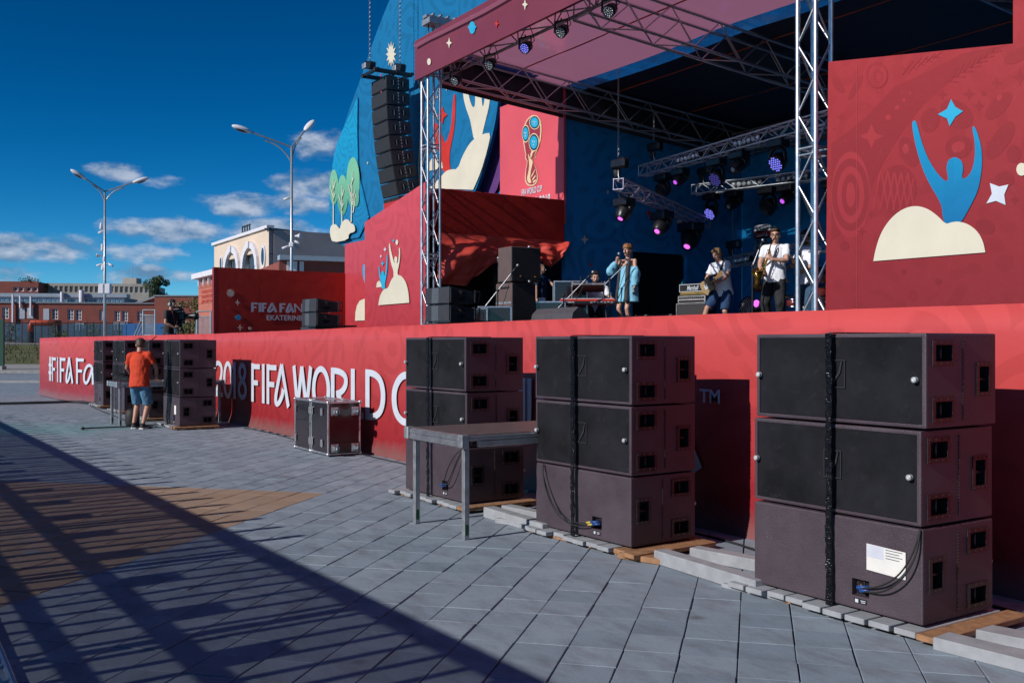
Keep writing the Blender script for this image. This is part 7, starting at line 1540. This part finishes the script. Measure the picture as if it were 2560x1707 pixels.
# ---- street lamps with cameras
M_galv = pm('lamp_galvanised', (.42, .43, .44), .42, .6, var=.12, scale=3)
def lamp(label, u, Y, vtop, arms, vjoin, gear):
    q = upx(u, Y); o = thing('street_lamp', label, 'street lamp', (q.x, q.y, 0), group='tall twin street lamps'); zt = zpx(vtop, Y)
    b = MB(); b.tube([(0, 0, 0), (0, 0, zt * .45), (0, 0, zt)], [.085, .07, .045], 12); b.build('pole', M_galv, o)
    for (u1, v1, ub, vb, Yd) in arms:
        e = aY(u1, v1, Y + Yd) - V((q.x, q.y, 0)); rod('arm', o, (0, 0, zt - .05), e, .036, M_galv, 8); m = aY(ub, vb, Y + Yd * .5) - V((q.x, q.y, 0)); zj = zpx(vjoin, Y)
        j0 = V((0, 0, zj)); jm = V((m.x * .28, m.y * .28, zj + (m.z - zj) * .80)); b = MB(); b.tube([j0 * (1 - k) ** 2 + jm * (2 * k * (1 - k)) + m * k * k for k in [i / 10 for i in range(11)]], .032, 8); b.build('brace', M_galv, o)
        d = V((e.x, e.y, 0)).normalized(); t_ = (e - V((0, 0, zt))).normalized(); hb_ = MB(); Rm = Matrix((t_, Zv.cross(t_).normalized(), t_.cross(Zv.cross(t_).normalized()))).transposed()
        hb_.ball(tuple(e + t_ * .34), (.42, .18, .115), 18, 12, Rm); h = hb_.build('lamp_head', M_trim, o); c = MB(); c.ball(tuple(e + t_ * .36 - V((0, 0, .05))), (.30, .15, .085), 16, 10, Rm); c.build('glass_bowl', pm('smoked_bowl', (.03, .03, .03), .2), h)
    for (kind, du, v, s) in gear:
        z = zpx(v, Y); x = du * Y / F
        e = CR * x
        if kind == 'cam': rod('bracket', o, (0, 0, z), V((e.x * .6, e.y * .6, z + .05)), .03, M_galv, 6); b = MB(); d_ = (CR * (1 if du > 0 else -1) * .8 - Zv * .35 - CF * .3).normalized(); b.tube([V((e.x, e.y, z)) - d_ * .17, V((e.x, e.y, z)) + d_ * .17], [.045, .055], 8); b.build('camera', M_trim, o)
        elif kind == 'dome': rod('bracket', o, (0, 0, z + .35), V((e.x, e.y, z + .4)), .03, M_galv, 6); b = MB(); b.lathe([(.03, .26), (.06, .18), (.085, .0), (.07, -.06), (.0, -.10)], (e.x, e.y, z), Zv, 12); b.build('dome_camera', M_trim, o)
        elif kind == 'box': b = MB(); b.bbox((e.x, e.y, z), s, .03, Matrix.Rotation(YAW, 3, 'Z')); b.build('cabinet', M_trim, o)
        elif kind == 'spk': b = MB(); b.lathe([(.03, -.14), (.045, 0), (.11, .15), (.11, .17)], (e.x, e.y, z), (CR * (1 if du > 0 else -1) - CF * .4), 12); b.build('horn_speaker', M_trim, o)
    return o
lamp('street lamp with many cameras on its mast, far left', 262, 50, 400 + 262 / 3.41, ((212, 400 + 157 / 3.41, 230, 400 + 215 / 3.41, -.5), (335, 400 + 190 / 3.41, 310, 400 + 238 / 3.41, .5)), 400 + 365 / 3.41, (('dome', -9, 570, 0), ('cam', -8, 580, 0), ('box', -6, 619, (.12, .14, .36)), ('spk', -12, 639, 0), ('dome', -1, 650, 0), ('cam', -12, 662, 0), ('cam', 14, 662, 0), ('dome', -5, 672, 0), ('box', -8, 722, (.26, .2, .50)), ('box', 9, 722, (.26, .25, .50))))
lamp('street lamp before the cream hall, second from the left', 729, 42, 280 + 318 / 3.733, ((625, 280 + 185 / 3.733, 661, 280 + 265 / 3.733, -.6), (764, 280 + 168 / 3.733, 753, 280 + 243 / 3.733, .8)), 280 + 480 / 3.733, (('cam', -10, 496, 0), ('spk', 14, 590, 0), ('cam', 12, 605, 0), ('cam', -14, 618, 0), ('box', 0, 612, (.2, .2, .2))))
# ---- stair railings on the side deck
def rail_panel(label, u0, u1, Y, v0, v1, nb):
    a, c = upx(u0, Y), upx(u1, Y); z0_, z1_ = zpx(v1, Y), zpx(v0, Y); o = thing('stair_railing', label, 'railing', (a.x, a.y, 0), group='galvanised stair railings'); d_ = c - a; zz = .98
    for e in (V((0, 0, 0)), d_): rod('post', o, e + V((0, 0, .9)), e + V((0, 0, z1_ + .18)), .03, M_galv)
    rod('rail', o, V((0, 0, z1_)), d_ + V((0, 0, z1_)), .024, M_galv); rod('rail', o, V((0, 0, z1_ + .18)), d_ + V((0, 0, z1_ + .18)), .022, M_galv); rod('rail', o, V((0, 0, z0_)), d_ + V((0, 0, z0_)), .022, M_galv)
    for k in range(1, nb): e = d_ * (k / nb); rod('bar', o, e + V((0, 0, z0_)), e + V((0, 0, z1_)), .012, M_galv, 6)
    return o
r1 = rail_panel('galvanised stair railing left of the cameraman', 358, 388, 34, 788, 838, 11)
for k in range(3): e = (upx(338 + 4 * k, 34.5) - upx(358, 34)); rod('sloping_rail', r1, V((e.x - .5, e.y - .3, 1.0)), V((0, 0, zpx(788, 34) - k * .25)), .022, M_galv)
r2 = rail_panel('galvanised stair railing right of the video camera', 493, 527, 32, 792, 840, 11)
for k in range(3): e = (upx(480 + 3 * k, 32.5) - upx(493, 32)); rod('sloping_rail', r2, V((e.x, e.y, 1.0)), V((0, 0, zpx(792, 32) - k * .25)), .022, M_galv)
# ------------------------------------------------------------------ gear on the stage
def kara(label, p, rotz, tilt=0.):
    o = thing('line_array_box', label, 'loudspeaker', p, rot=(tilt, 0, rotz), group='short speaker boxes on the stage edge'); W, H, D = .73, .25, .42
    b = MB(); b.prism([(-.20, .0), (D - .20, .02), (D - .20, H - .05), (-.20, H)], (-W / 2, 0, 0), Yv, Zv, W); b.build('cabinet', M_cabk, o)
    for f in (-1, 1): b = MB(); b.add([V((f * W / 2, -.20, .012)), V((f * .11, -.235, .012)), V((f * .11, -.235, H - .012)), V((f * W / 2, -.20, H - .012)), V((f * W / 2, -.19, .012)), V((f * .11, -.19, .012)), V((f * .11, -.19, H - .012)), V((f * W / 2, -.19, H - .012))], [(0, 1, 2, 3), (0, 3, 7, 4), (1, 5, 6, 2), (3, 2, 6, 7), (0, 4, 5, 1)]); b.build('grille', M_grk, o)
    b = MB(); b.box((0, -.225, H / 2), (.215, .025, H - .025)); b.build('waveguide', pm('slate_grille', (.075, .085, .10), .6, var=.1, bump=.4, bscale=300), o)
    for f in (-1, 1):
        b = MB(); ax = V((f, 0, 0)); b.lathe([(.075, .001), (.075, .004)], (f * W / 2, .0, H / 2), ax, 24); b.cur = 1; b.box((f * (W / 2 + .005), .0, H / 2 + .004), (.008, .16, .034)); b.build('handle', [M_void, M_cabk], o)
        b = MB(); b.bbox((f * (W / 2 + .012), -.17, H / 2), (.022, .045, H - .03), .006); b.bbox((f * (W / 2 + .006), .235, H / 2), (.018, .03, H - .06), .005); b.build('rigging_bar', M_blackmetal, o)
        b = MB(); b.tube([(f * W / 2, .22, .04), (f * W / 2, .30, .04), (f * W / 2, .32, H - .05), (f * W / 2, .22, H - .05)], .012, 6); b.build('rear_bracket', M_blackmetal, o)
    return o
M_cabk = pm('near_black_cabinet', (.020, .020, .025), .45, var=.15, scale=10, bump=.2, bscale=200); M_grk = pm('dark_grey_grille', (.028, .028, .034), .6, var=.15, scale=10, bump=.4, bscale=300)
for nm, cx, cy in (('beside the left tower', -13.05, 7.22), ('before the title wall', -17.72, 7.02)):
    kara(f'lower short array box on the stage edge {nm}', (cx, cy, DECK + .12), 0.); kara(f'upper short array box on the stage edge {nm}', (cx, cy, DECK + .375), 0., R(-2))
    o = thing('loudspeaker_plinth', f'black base frame under the short array boxes {nm}', 'base frame', (cx, cy, DECK)); b = MB(); b.bbox((0, 0, .055), (.74, .45, .11), .01); b.build('box', pm('slate_metal', (.03, .036, .044), .5), o)
    b = MB(); b.box((.3, .12, .12), (.5, .8, .03)); b.build('plate', M_blackmetal, o)
# tall side fill: brown sub with black two-way box on top
sf = thing('side_fill_subwoofer', 'tall brown cabinet carrying the black side fill speaker', 'loudspeaker', (-14.62, 9.42, DECK)); M_brn = pm('brown_cabinet', (.115, .075, .068), .5, var=.12, scale=6, bump=.3, bscale=200)
b = MB(); b.bbox((0, 0, .42), (.52, .50, .84), .012); b.build('cabinet', M_brn, sf); b = MB(); b.box((.262, 0, .42), (.006, .46, .80)); b.build('grille', M_grille, sf); b = MB(); b.box((0, -.252, .50), (.5, .005, .035)); b.build('band', M_aludull, sf); b = MB(); b.box((.05, -.252, .76), (.28, .005, .035)); b.build('slot', M_void, sf)
sf2 = thing('side_fill_speaker', 'black grilled side fill speaker on top of the brown cabinet', 'loudspeaker', (-14.55, 9.45, DECK + .86), R(0))
b = MB(); b.bbox((0, 0, .30), (.42, .62, .60), .015); b.build('cabinet', M_brn, sf2); b = MB(); b.bbox((.216, 0, .30), (.02, .60, .58), .006); b.build('grille', M_grille, sf2)
for z in (.0, .595): b = MB(); b.tube([(.235, .05, z), (.25, .05, z + .02)], [.03, .025], 10); b.build('pole_ring', M_aludull, sf2)
for y in (-.12, .18): b = MB(); b.ball((.23, y, .09), .018, 8, 6); b.build('badge', M_brass, sf2)
# racks, cases, wedges
def case(label, p, rotz, d, cat='flight case', group='road cases on the stage'):
    o = thing('road_case', label, cat, p, rotz, group=group); b = MB(); b.box((0, 0, d[2] / 2), (d[0] - .02, d[1] - .02, d[2] - .02)); b.build('panel', M_lam, o); b = MB(); edges(b, -d[0] / 2 + .01, d[0] / 2 - .01, -d[1] / 2 + .01, d[1] / 2 - .01, .01, d[2] - .01, .03); b.build('edging', M_edge, o)
    for f in (-1, 1): b = MB(); b.bbox((f * d[0] * .3, -d[1] / 2 - .004, d[2] * .3), (.07, .016, .11), .005); b.build('latch', M_edge, o)
    return o
q = stand_at(1372, 17.6); case('long black road case used as a table beside the keyboards', (q[0], q[1], DECK), YAW - R(6), (.62, .55, .53))
q = stand_at(1425, 18.6); case('open rack case behind the microphone stand', (q[0], q[1], DECK), YAW, (.62, .5, .95))
q = stand_at(1238, 16.4); case('low black case behind the stage edge speakers', (q[0], q[1], DECK), YAW, (.55, .5, .40))
q = stand_at(1197, 16.0); case('small black case next to the stage edge speakers', (q[0], q[1], DECK), YAW, (.3, .4, .36))
bx = thing('cable_box', 'small white box lying on the road case beside the technician', 'box', (*stand_at(1354, 17.5), DECK + .53), YAW); b = MB(); b.bbox((0, 0, .035), (.13, .1, .07), .008); b.build('carton', M_white, bx); b = MB(); b.box((0, -.051, .035), (.1, .003, .03)); b.build('label_strip', M_aludull, bx)
M_wedge = pm('grey_wedge_paint', (.070, .062, .068), .55, var=.12, scale=8, bump=.3, bscale=200)
def wedge(label, u, Y, rotz):
    q = stand_at(u, Y); o = thing('floor_monitor', label, 'floor monitor', (*q, DECK), rotz, group='floor monitors along the stage front'); W = .56
    prof = [(-.22, 0), (.24, 0), (.25, .08), (-.02, .34), (-.10, .36), (-.20, .27), (-.23, .14)]
    b = MB(); b.prism(prof, (-W / 2, 0, 0), Yv, Zv, W); b.build('cabinet', M_wedge, o)
    b = MB(); b.prism([(.235, .10), (-.01, .335), (.0, .345), (.25, .11)], (-W / 2 + .03, 0, 0), Yv, Zv, W - .06); b.build('grille', M_grille, o)
    for f in (-1, 1): b = MB(); b.lathe([(.07, 0), (.07, .004)], (f * W / 2, -.02, .12), (f, 0, 0), 20); b.build('handle', M_void, o)
    return o
wedge('left of two grey floor monitors at the stage front', 1380, 16.1, R(0)); wedge('right of two grey floor monitors at the stage front', 1432, 15.5, R(0)); wedge('low floor monitor behind the singer', 1625, 19.4, R(10)); wedge('floor monitor beside the low one behind the singer', 1660, 19.2, R(10))
# keyboards
kx = thing('stage_keyboard', 'red stage keyboard on a stand in front of the keyboard player', 'keyboard', (*stand_at(1468, 17.6), DECK + .53), YAW); M_nord = pm('red_keyboard_metal', (.55, .035, .015), .35, var=.06)
b = MB(); b.bbox((0, 0, .0), (.98, .30, .095), .012); b.build('body', M_nord, kx); b = MB(); b.box((.02, -.152, -.012), (.98, .006, .05)); b.build('front_strip', M_black, kx)
text('maker_name', 'nord stage', V((-.48, -.157, -.028)), X, Zv, .04, M_white, kx, width=.24, offset=.02)
for k in range(7): b = MB(); b.box((.06 + .06 * k, -.156, -.01 + .008 * (k % 2)), (.04, .004, .018)); b.build('control', M_knob, kx)
for k in range(29): b = MB(); b.box((-.45 + .032 * k, -.06, .055), (.029, .14, .012)); b.build('key', M_white, kx)
sy = thing('synthesiser', 'black synthesiser raised on the upper tier of the keyboard stand', 'keyboard', (*stand_at(1470, 17.65), DECK + .79), YAW, None); sy.rotation_euler = (R(-25), 0, YAW)
b = MB(); b.bbox((0, 0, 0), (.56, .26, .06), .01); b.build('body', M_black, sy); b = MB(); b.box((0, -.132, .0), (.54, .006, .03)); b.build('rear_lip', M_steel, sy); text('maker_name', 'moog', V((-.10, -.137, -.012)), X, Zv, .024, M_steel, sy, width=.15, offset=.01)
for f in (-1, 1): b = MB(); b.box((f * .285, 0, .0), (.02, .28, .10)); b.build('end_cheek', M_steel, sy)
ks = thing('keyboard_stand', 'black two tier keyboard stand', 'stand', (*stand_at(1470, 17.62), DECK), YAW)
for f in (-1, 1): rod('leg', ks, (f * .35, -.12, 0), (f * .25, .05, .9), .016, M_blackmetal); rod('leg', ks, (f * .35, .3, 0), (f * .25, .0, .55), .016, M_blackmetal); rod('arm', ks, (f * .27, .02, .82), (f * .22, -.12, .82), .014, M_blackmetal)
rod('cross_bar', ks, (-.3, .02, .5), (.3, .02, .5), .014, M_blackmetal)
stl = thing('stool', 'low black stool under the keyboard player', 'stool', (kb.location.x, kb.location.y, DECK)); b = MB(); b.lathe([(.17, .24), (.18, .26), (.17, .30)], (0, 0, 0), Zv, 18); b.build('seat', M_black, stl)
for k in range(4): a = PI / 2 * k + .5; rod('leg', stl, (.06 * math.cos(a), .06 * math.sin(a), .24), (.2 * math.cos(a), .2 * math.sin(a), 0), .014, M_blackmetal)
# microphone stands
def micstand(label, u, Y, h, boom, rotz=YAW, mic=True):
    o = thing('mic_stand', label, 'microphone stand', (*stand_at(u, Y), DECK), rotz, group='microphone stands on the stage')
    rod('pole', o, (0, 0, .1), (0, 0, h), .013, M_blackmetal)
    for k in range(3): a = 2 * PI * k / 3 + .4; rod('leg', o, (0, 0, .14), (.28 * math.cos(a), .28 * math.sin(a), .012), .010, M_blackmetal)
    if boom:
        a, c = V(boom[0]), V(boom[1]); rod('boom', o, a, c, .010, M_steel); b = MB(); b.ball((0, 0, h), .028, 10, 8); b.build('clutch', M_black, o)
    else: c = V((0, 0, h)); a = V((0, .1, h - .1))
    if mic:
        d = (c - a).normalized() if boom else V((0, -.4, .9)).normalized(); b = MB(); b.tube([c - d * .02, c + d * .13], [.012, .017], 10); m = b.build('microphone', M_black, o); b = MB(); b.ball(tuple(c + d * .155), .026, 10, 8); b.build('grille_ball', M_aludull, m)
    b = MB(); b.tube([c, V((c.x * .5, .04, h * .8)), V((.02, .02, h * .4)), V((.1, .05, .03))], .006, 5); b.build('cable', M_rubber, o)
    return o
micstand('microphone stand with long boom beside the side fill speaker', 1244, 16.6, .62 + .06, ((-.22, 0, .40), (.24, 0, .98)), mic=True)
micstand('straight microphone stand behind the left boom stand', 1246, 17.6, 1.16, None)
micstand('boom microphone stand beside the keyboards', 1409, 17.2, .63, ((-.20, 0, .30), (.40, 0, .92)))
micstand('microphone stand with short boom next to the singer', 1524, 18.4, .98, ((-.14, -.0, .84), (.34, .0, 1.30)), mic=False)
micstand('tall microphone stand in front of the saxophone player', 1881, 17.0, 1.12, ((.0, .0, 1.12), (.12, 0, 1.42)))
micstand('small microphone stand near the keyboard rack', 1452, 18.0, 1.0, None, mic=False)
# guitar amplifier
ax0 = stand_at(1741, 20.5)
ac = thing('speaker_cabinet', 'black guitar speaker cabinet with white script badge', 'amplifier', (*ax0, DECK), R(10)); b = MB(); b.bbox((0, 0, .32), (.76, .36, .62), .015); b.build('cabinet', M_black, ac); b = MB(); b.box((0, -.182, .32), (.70, .006, .56)); b.build('grille_cloth', pm('amp_cloth', (.030, .028, .032), .8, bump=.5, bscale=300), ac); b = MB(); b.frame((-.37, -.188, .02), X, Zv, .74, .60, .012, .006); b.build('piping', M_aludull, ac)
text('badge', 'Marshall', V((-.12, -.188, .16)), X, Zv, .11, M_white, ac, width=.33, shear=.3, offset=.012)
rk = thing('rack_unit', 'silver edged rack unit on the guitar cabinet', 'rack unit', (ax0[0], ax0[1], DECK + .63), R(10)); b = MB(); b.bbox((0, 0, .075), (.70, .34, .15), .01); b.build('case', M_aludull, rk); b = MB(); b.box((0, -.172, .105), (.64, .006, .045)); b.build('panel', M_black, rk); b = MB(); b.box((.0, -.172, .035), (.64, .006, .035)); b.build('panel', M_lam, rk)
for k in range(12): b = MB(); b.lathe([(.010, 0), (.008, .014)], (-.28 + .05 * k, -.175, .105), (0, -1, 0), 8); b.build('knob', M_knob, rk)
ah = thing('amplifier_head', 'black guitar amplifier head with gold panel and white script badge', 'amplifier', (ax0[0], ax0[1], DECK + .785), R(10)); b = MB(); b.bbox((0, 0, .12), (.68, .26, .24), .012); b.build('case', M_black, ah); b = MB(); b.box((0, -.132, .045), (.62, .006, .055)); b.build('gold_panel', pm('gold_panel', (.40, .27, .08), .35, .6), ah); b = MB(); b.frame((-.33, -.136, .075), X, Zv, .66, .155, .010, .005); b.build('piping', M_white, ah); text('badge', 'Marshall', V((-.13, -.136, .105)), X, Zv, .095, M_white, ah, width=.29, shear=.3, offset=.012)
# pedal board, floor lamp, sponsor tower
pb = thing('pedal_board', 'effects pedal board on the floor between guitarist and saxophone player', 'pedal board', (*stand_at(1850, 18.2), DECK), R(20)); b = MB(); b.bbox((0, 0, .07), (.70, .42, .14), .02); b.build('case', M_blackmetal, pb)
for k in range(6): b = MB(); b.bbox((-.28 + .11 * k, -.1, .165), (.08, .12, .05), .01); b.build('pedal', [M_knob, M_steel, M_black][k % 3], pb)
NSg = NR - .12
spn = [('adidas', M_trim, 270), ('Coca-Cola', pm('cola_red', (.45, .02, .02), .4), 350), ('~', pm('sign_blue', (.12, .28, .42), .4), 430), ('GAZPROM', pm('sign_pale_blue', (.30, .40, .48), .4), 515), ('VISA', M_trim, 775), ('M', pm('sign_darkred', (.30, .02, .02), .4), 1040)]
for tx, mt, y in spn:
    u, v = 1700 + 1082 / 5.226, 520 + y / 5.226; p = an(u, v, NSg); hw, hh_ = .25, .062
    o = thing('sponsor_sign', f'lozenge shaped sponsor sign reading {tx} on the rear wall', 'sign', (p.x, NSg, p.z), group='sponsor signs in a column on the rear wall')
    hh_ = .085; b = MB(); b.prism([(-hw, -hh_ * .3), (-hw + .06, -hh_), (hw - .06, -hh_), (hw, -hh_ * .3), (hw, hh_ * .3), (hw - .06, hh_), (-hw + .06, hh_), (-hw, hh_ * .3)], (0, 0, 0), X, Zv, .02); b.build('plate', mt, o)
    dark_ = mt.name in ('white_trim', 'sign_pale_blue')
    if tx == '~':
        o['label'] = 'pale blue lozenge shaped sponsor sign below the red one on the rear wall'
        for q_ in (-.12, -.02, .1): b = MB(); b.box((q_, -.024, 0), (.07, .004, .05)); b.build('printed_mark', M_ink, o)
        continue
    text('sign_word', tx, V((-hw * .68, -.022, -hh_ * .5)), X, Zv, hh_ * .95, (M_ink if dark_ else (M_white if tx != 'M' else pm('sign_yellow', (.7, .42, .03), .5))), o, width=(hw * 1.36 if tx != 'M' else .14), offset=.02)
    if tx == 'M': pass
fl = thing('floor_wash_lamp', 'large dark honeycomb lamp standing on the stage behind the horn microphone', 'stage lamp', (*stand_at(1872, 19.5), DECK)); b = MB(); b.bbox((0, 0, .08), (.34, .28, .16), .02); b.build('base', M_fix, fl); b = MB(); b.lathe([(.1, -.15), (.17, -.1), (.19, .05), (.18, .07)], (0, 0, .52), (.3, -.9, .15), 24); hd = b.build('head', M_fix, fl); b = MB(); b.tube([(-.2, 0, .12), (-.21, 0, .5), (-.2, 0, .55)], .03, 8); b.tube([(.2, 0, .12), (.21, 0, .5), (.2, 0, .55)], .03, 8); b.build('yoke', M_fix, fl)
axl = V((.3, -.9, .15)).normalized(); e_ = axl.cross(Zv).normalized(); f_ = e_.cross(axl); b = MB()
for i in range(-4, 5):
    for j in range(-4, 5):
        x_, y_ = (i + (j % 2) * .5) * .04, j * .036
        if x_ * x_ + y_ * y_ < .16 ** 2: b.lathe([(.0, .078), (.011, .076), (.015, .066)], V((0, 0, .52)) + e_ * x_ + f_ * y_, axl, 8)
b.build('lens_cell', E_spark, hd)
fl2 = thing('floor_spot_lamp', 'small moving spot on the floor with pink lens beside the black trousers', 'stage lamp', (*stand_at(1908, 19.0), DECK)); b = MB(); b.bbox((0, 0, .10), (.34, .3, .2), .02); b.build('base', M_fix, fl2); b = MB(); b.bbox((0, 0, .50), (.34, .26, .28), .07); hd = b.build('head', M_fix, fl2); b = MB(); b.lathe([(.0, .04), (.05, .035), (.07, .0)], (-.05, -.13, .56), (.2, -1, 0), 16); b.build('lens', E_mag, hd); b = MB(); b.bbox((0, 0, .3), (.3, .1, .2), .02); b.build('yoke', M_fix, fl2)
# light blue curtain fold at the doorway edge, bars in the dark doorway
cf_ = thing('curtain', 'narrow bright blue curtain gathered at the right edge of the doorway', 'curtain'); pC = as_(1713, 760, SW + .15); b = MB(); b.smooth = True; vs = []
for j in range(15):
    z_ = DECK + (3.0 - DECK) * j / 14; w_ = .36 * (1 - .55 * (j / 14) ** 2)
    for i in range(13): k = i / 12; vs.append(V((pC.x + .05 * math.sin(k * 20 + j * .2), pC.y - w_ / 2 + w_ * k, z_)))
b.add(vs, [(j * 13 + i, j * 13 + i + 1, (j + 1) * 13 + i + 1, (j + 1) * 13 + i) for j in range(14) for i in range(12)]); b.build('cloth', pm('bright_blue_cloth', (.012, .30, .52), .7, var=.1), cf_)
# video camera on tripod
vc = thing('video_camera', 'black broadcast camera with viewfinder and long lens facing the stage', 'video camera', (*stand_at(449, 26.2), 1.0), R(147)); zc_ = zpx(790, 26.1) - 1.0
b = MB(); b.bbox((0, .05, zc_), (.16, .42, .22), .03); b.build('body', M_blackmetal, vc); b = MB(); b.lathe([(.06, 0), (.075, .1), (.075, .22), (.09, .24), (.09, .33)], (0, -.16, zc_), (0, -1, 0), 16); b.build('lens', M_black, vc); b = MB(); b.tube([(0, -.12, zc_ + .1), (0, -.1, zc_ + .18), (0, .12, zc_ + .18), (0, .14, zc_ + .1)], .016, 8); b.build('handle', M_blackmetal, vc); b = MB(); b.bbox((-.13, -.02, zc_ + .12), (.10, .2, .09), .02); b.build('viewfinder', M_black, vc); b = MB(); b.bbox((.0, .06, zc_ + .23), (.06, .18, .05), .015); b.build('microphone', M_black, vc)
tri = thing('tripod', 'black camera tripod with spreader beside the cameraman', 'tripod', (*stand_at(449, 26.2), 1.0), R(147)); b = MB(); b.lathe([(.07, zc_ - .28), (.08, zc_ - .22), (.06, zc_ - .14), (.09, zc_ - .11)], (0, 0, 0), Zv, 14); b.build('fluid_head', M_blackmetal, tri)
for k in range(3):
    a = 2 * PI * k / 3 + .3; c_ = V((math.cos(a), math.sin(a), 0)); s_ = V((-c_.y, c_.x, 0))
    for f in (-1, 1): rod('leg_tube', tri, c_ * .05 + s_ * f * .03 + V((0, 0, zc_ - .25)), c_ * .42 + s_ * f * .02 + V((0, 0, .02)), .013, M_blackmetal)
rod('pan_bar', tri, (0, .05, zc_ - .18), (-.15, .45, zc_ - .32), .012, M_blackmetal)
# low gear at the drum corner
case('small silver edged case on the floor by the guitarist', (*stand_at(1778, 19.6), DECK), R(15), (.3, .3, .2))
# ------------------------------------------------------------------ crowd fence behind the photographer, whose shadow falls over the foreground
def net_mat():
    t = NT('shade_net'); t.b.inputs['Base Color'].default_value = (.05, .07, .10, 1); t.b.inputs['Roughness'].default_value = .9
    tr = t.n('ShaderNodeBsdfTransparent'); mx = t.n('ShaderNodeMixShader'); mx.inputs[0].default_value = .5; t.L.new(t.b.outputs[0], mx.inputs[1]); t.L.new(tr.outputs[0], mx.inputs[2]); t.L.new(mx.outputs[0], t.N['Material Output'].inputs[0]); return t.mat
M_net = net_mat()
M_fence = pm('fence_galvanised', (.40, .41, .43), .5, .6, var=.15)
for k in range(14):
    s0 = -25.6 + k * 2.0
    fo = thing('crowd_fence', 'tall barred crowd fence section casting its shadow over the foreground paving', 'fence', (s0, -1.47 + .0285 * (s0 + 22), 0), R(1.63), group='crowd fence sections behind the photographer')
    hT = 2.0; tall = s0 < -9
    b = MB(); b.box((1.0, 0, hT), (1.996, .05, .10)); b.build('top_rail', M_fence, fo); b = MB(); b.box((1.0, 0, 1.33), (1.996, .04, .085)); b.build('middle_rail', M_fence, fo); b = MB(); b.box((1.0, 0, 1.02), (1.996, .04, .07)); b.build('middle_rail', M_fence, fo); b = MB(); b.box((1.0, 0, .12), (1.996, .05, .08)); b.build('bottom_rail', M_fence, fo)
    for j in range(8):
        x = .125 + .25 * j; rod('bar', fo, (x, 0, .1), (x, 0, hT + (.30 if tall and j % 2 == 0 else 0)), .042 if tall and j % 2 == 0 else .030, M_fence, 6)
    for j in (0, 1): b = MB(); b.box((.5 + j * .98, .02, 1.46), (.24, .012, .25)); b.build('plate', M_fence, fo)
    b = MB(); b.box((1.0, .035, 1.06), (1.99, .004, 1.84)); b.build('shade_net', M_net, fo)
    for x in (.02, 1.98): rod('post', fo, (x, 0, 0), (x, 0, hT + .05), .03, M_fence)
    b = MB(); b.box((1.0, -.25, .015), (.5, .8, .02)); b.build('foot', M_fence, fo)
bp = thing('barrier_base_plate', 'ribbed aluminium barrier base plate on the paving at the lower left corner', 'base plate', (-7.0, .32, 0)); b = MB(); b.bbox((.8, 0, .02), (2.4, .5, .03), .004); b.build('plate', M_aludull, bp)
for k in range(9): b = MB(); b.bbox((.8, -.22 + .055 * k, .040), (2.36, .016, .01), .003); b.build('rib', M_alu, bp)
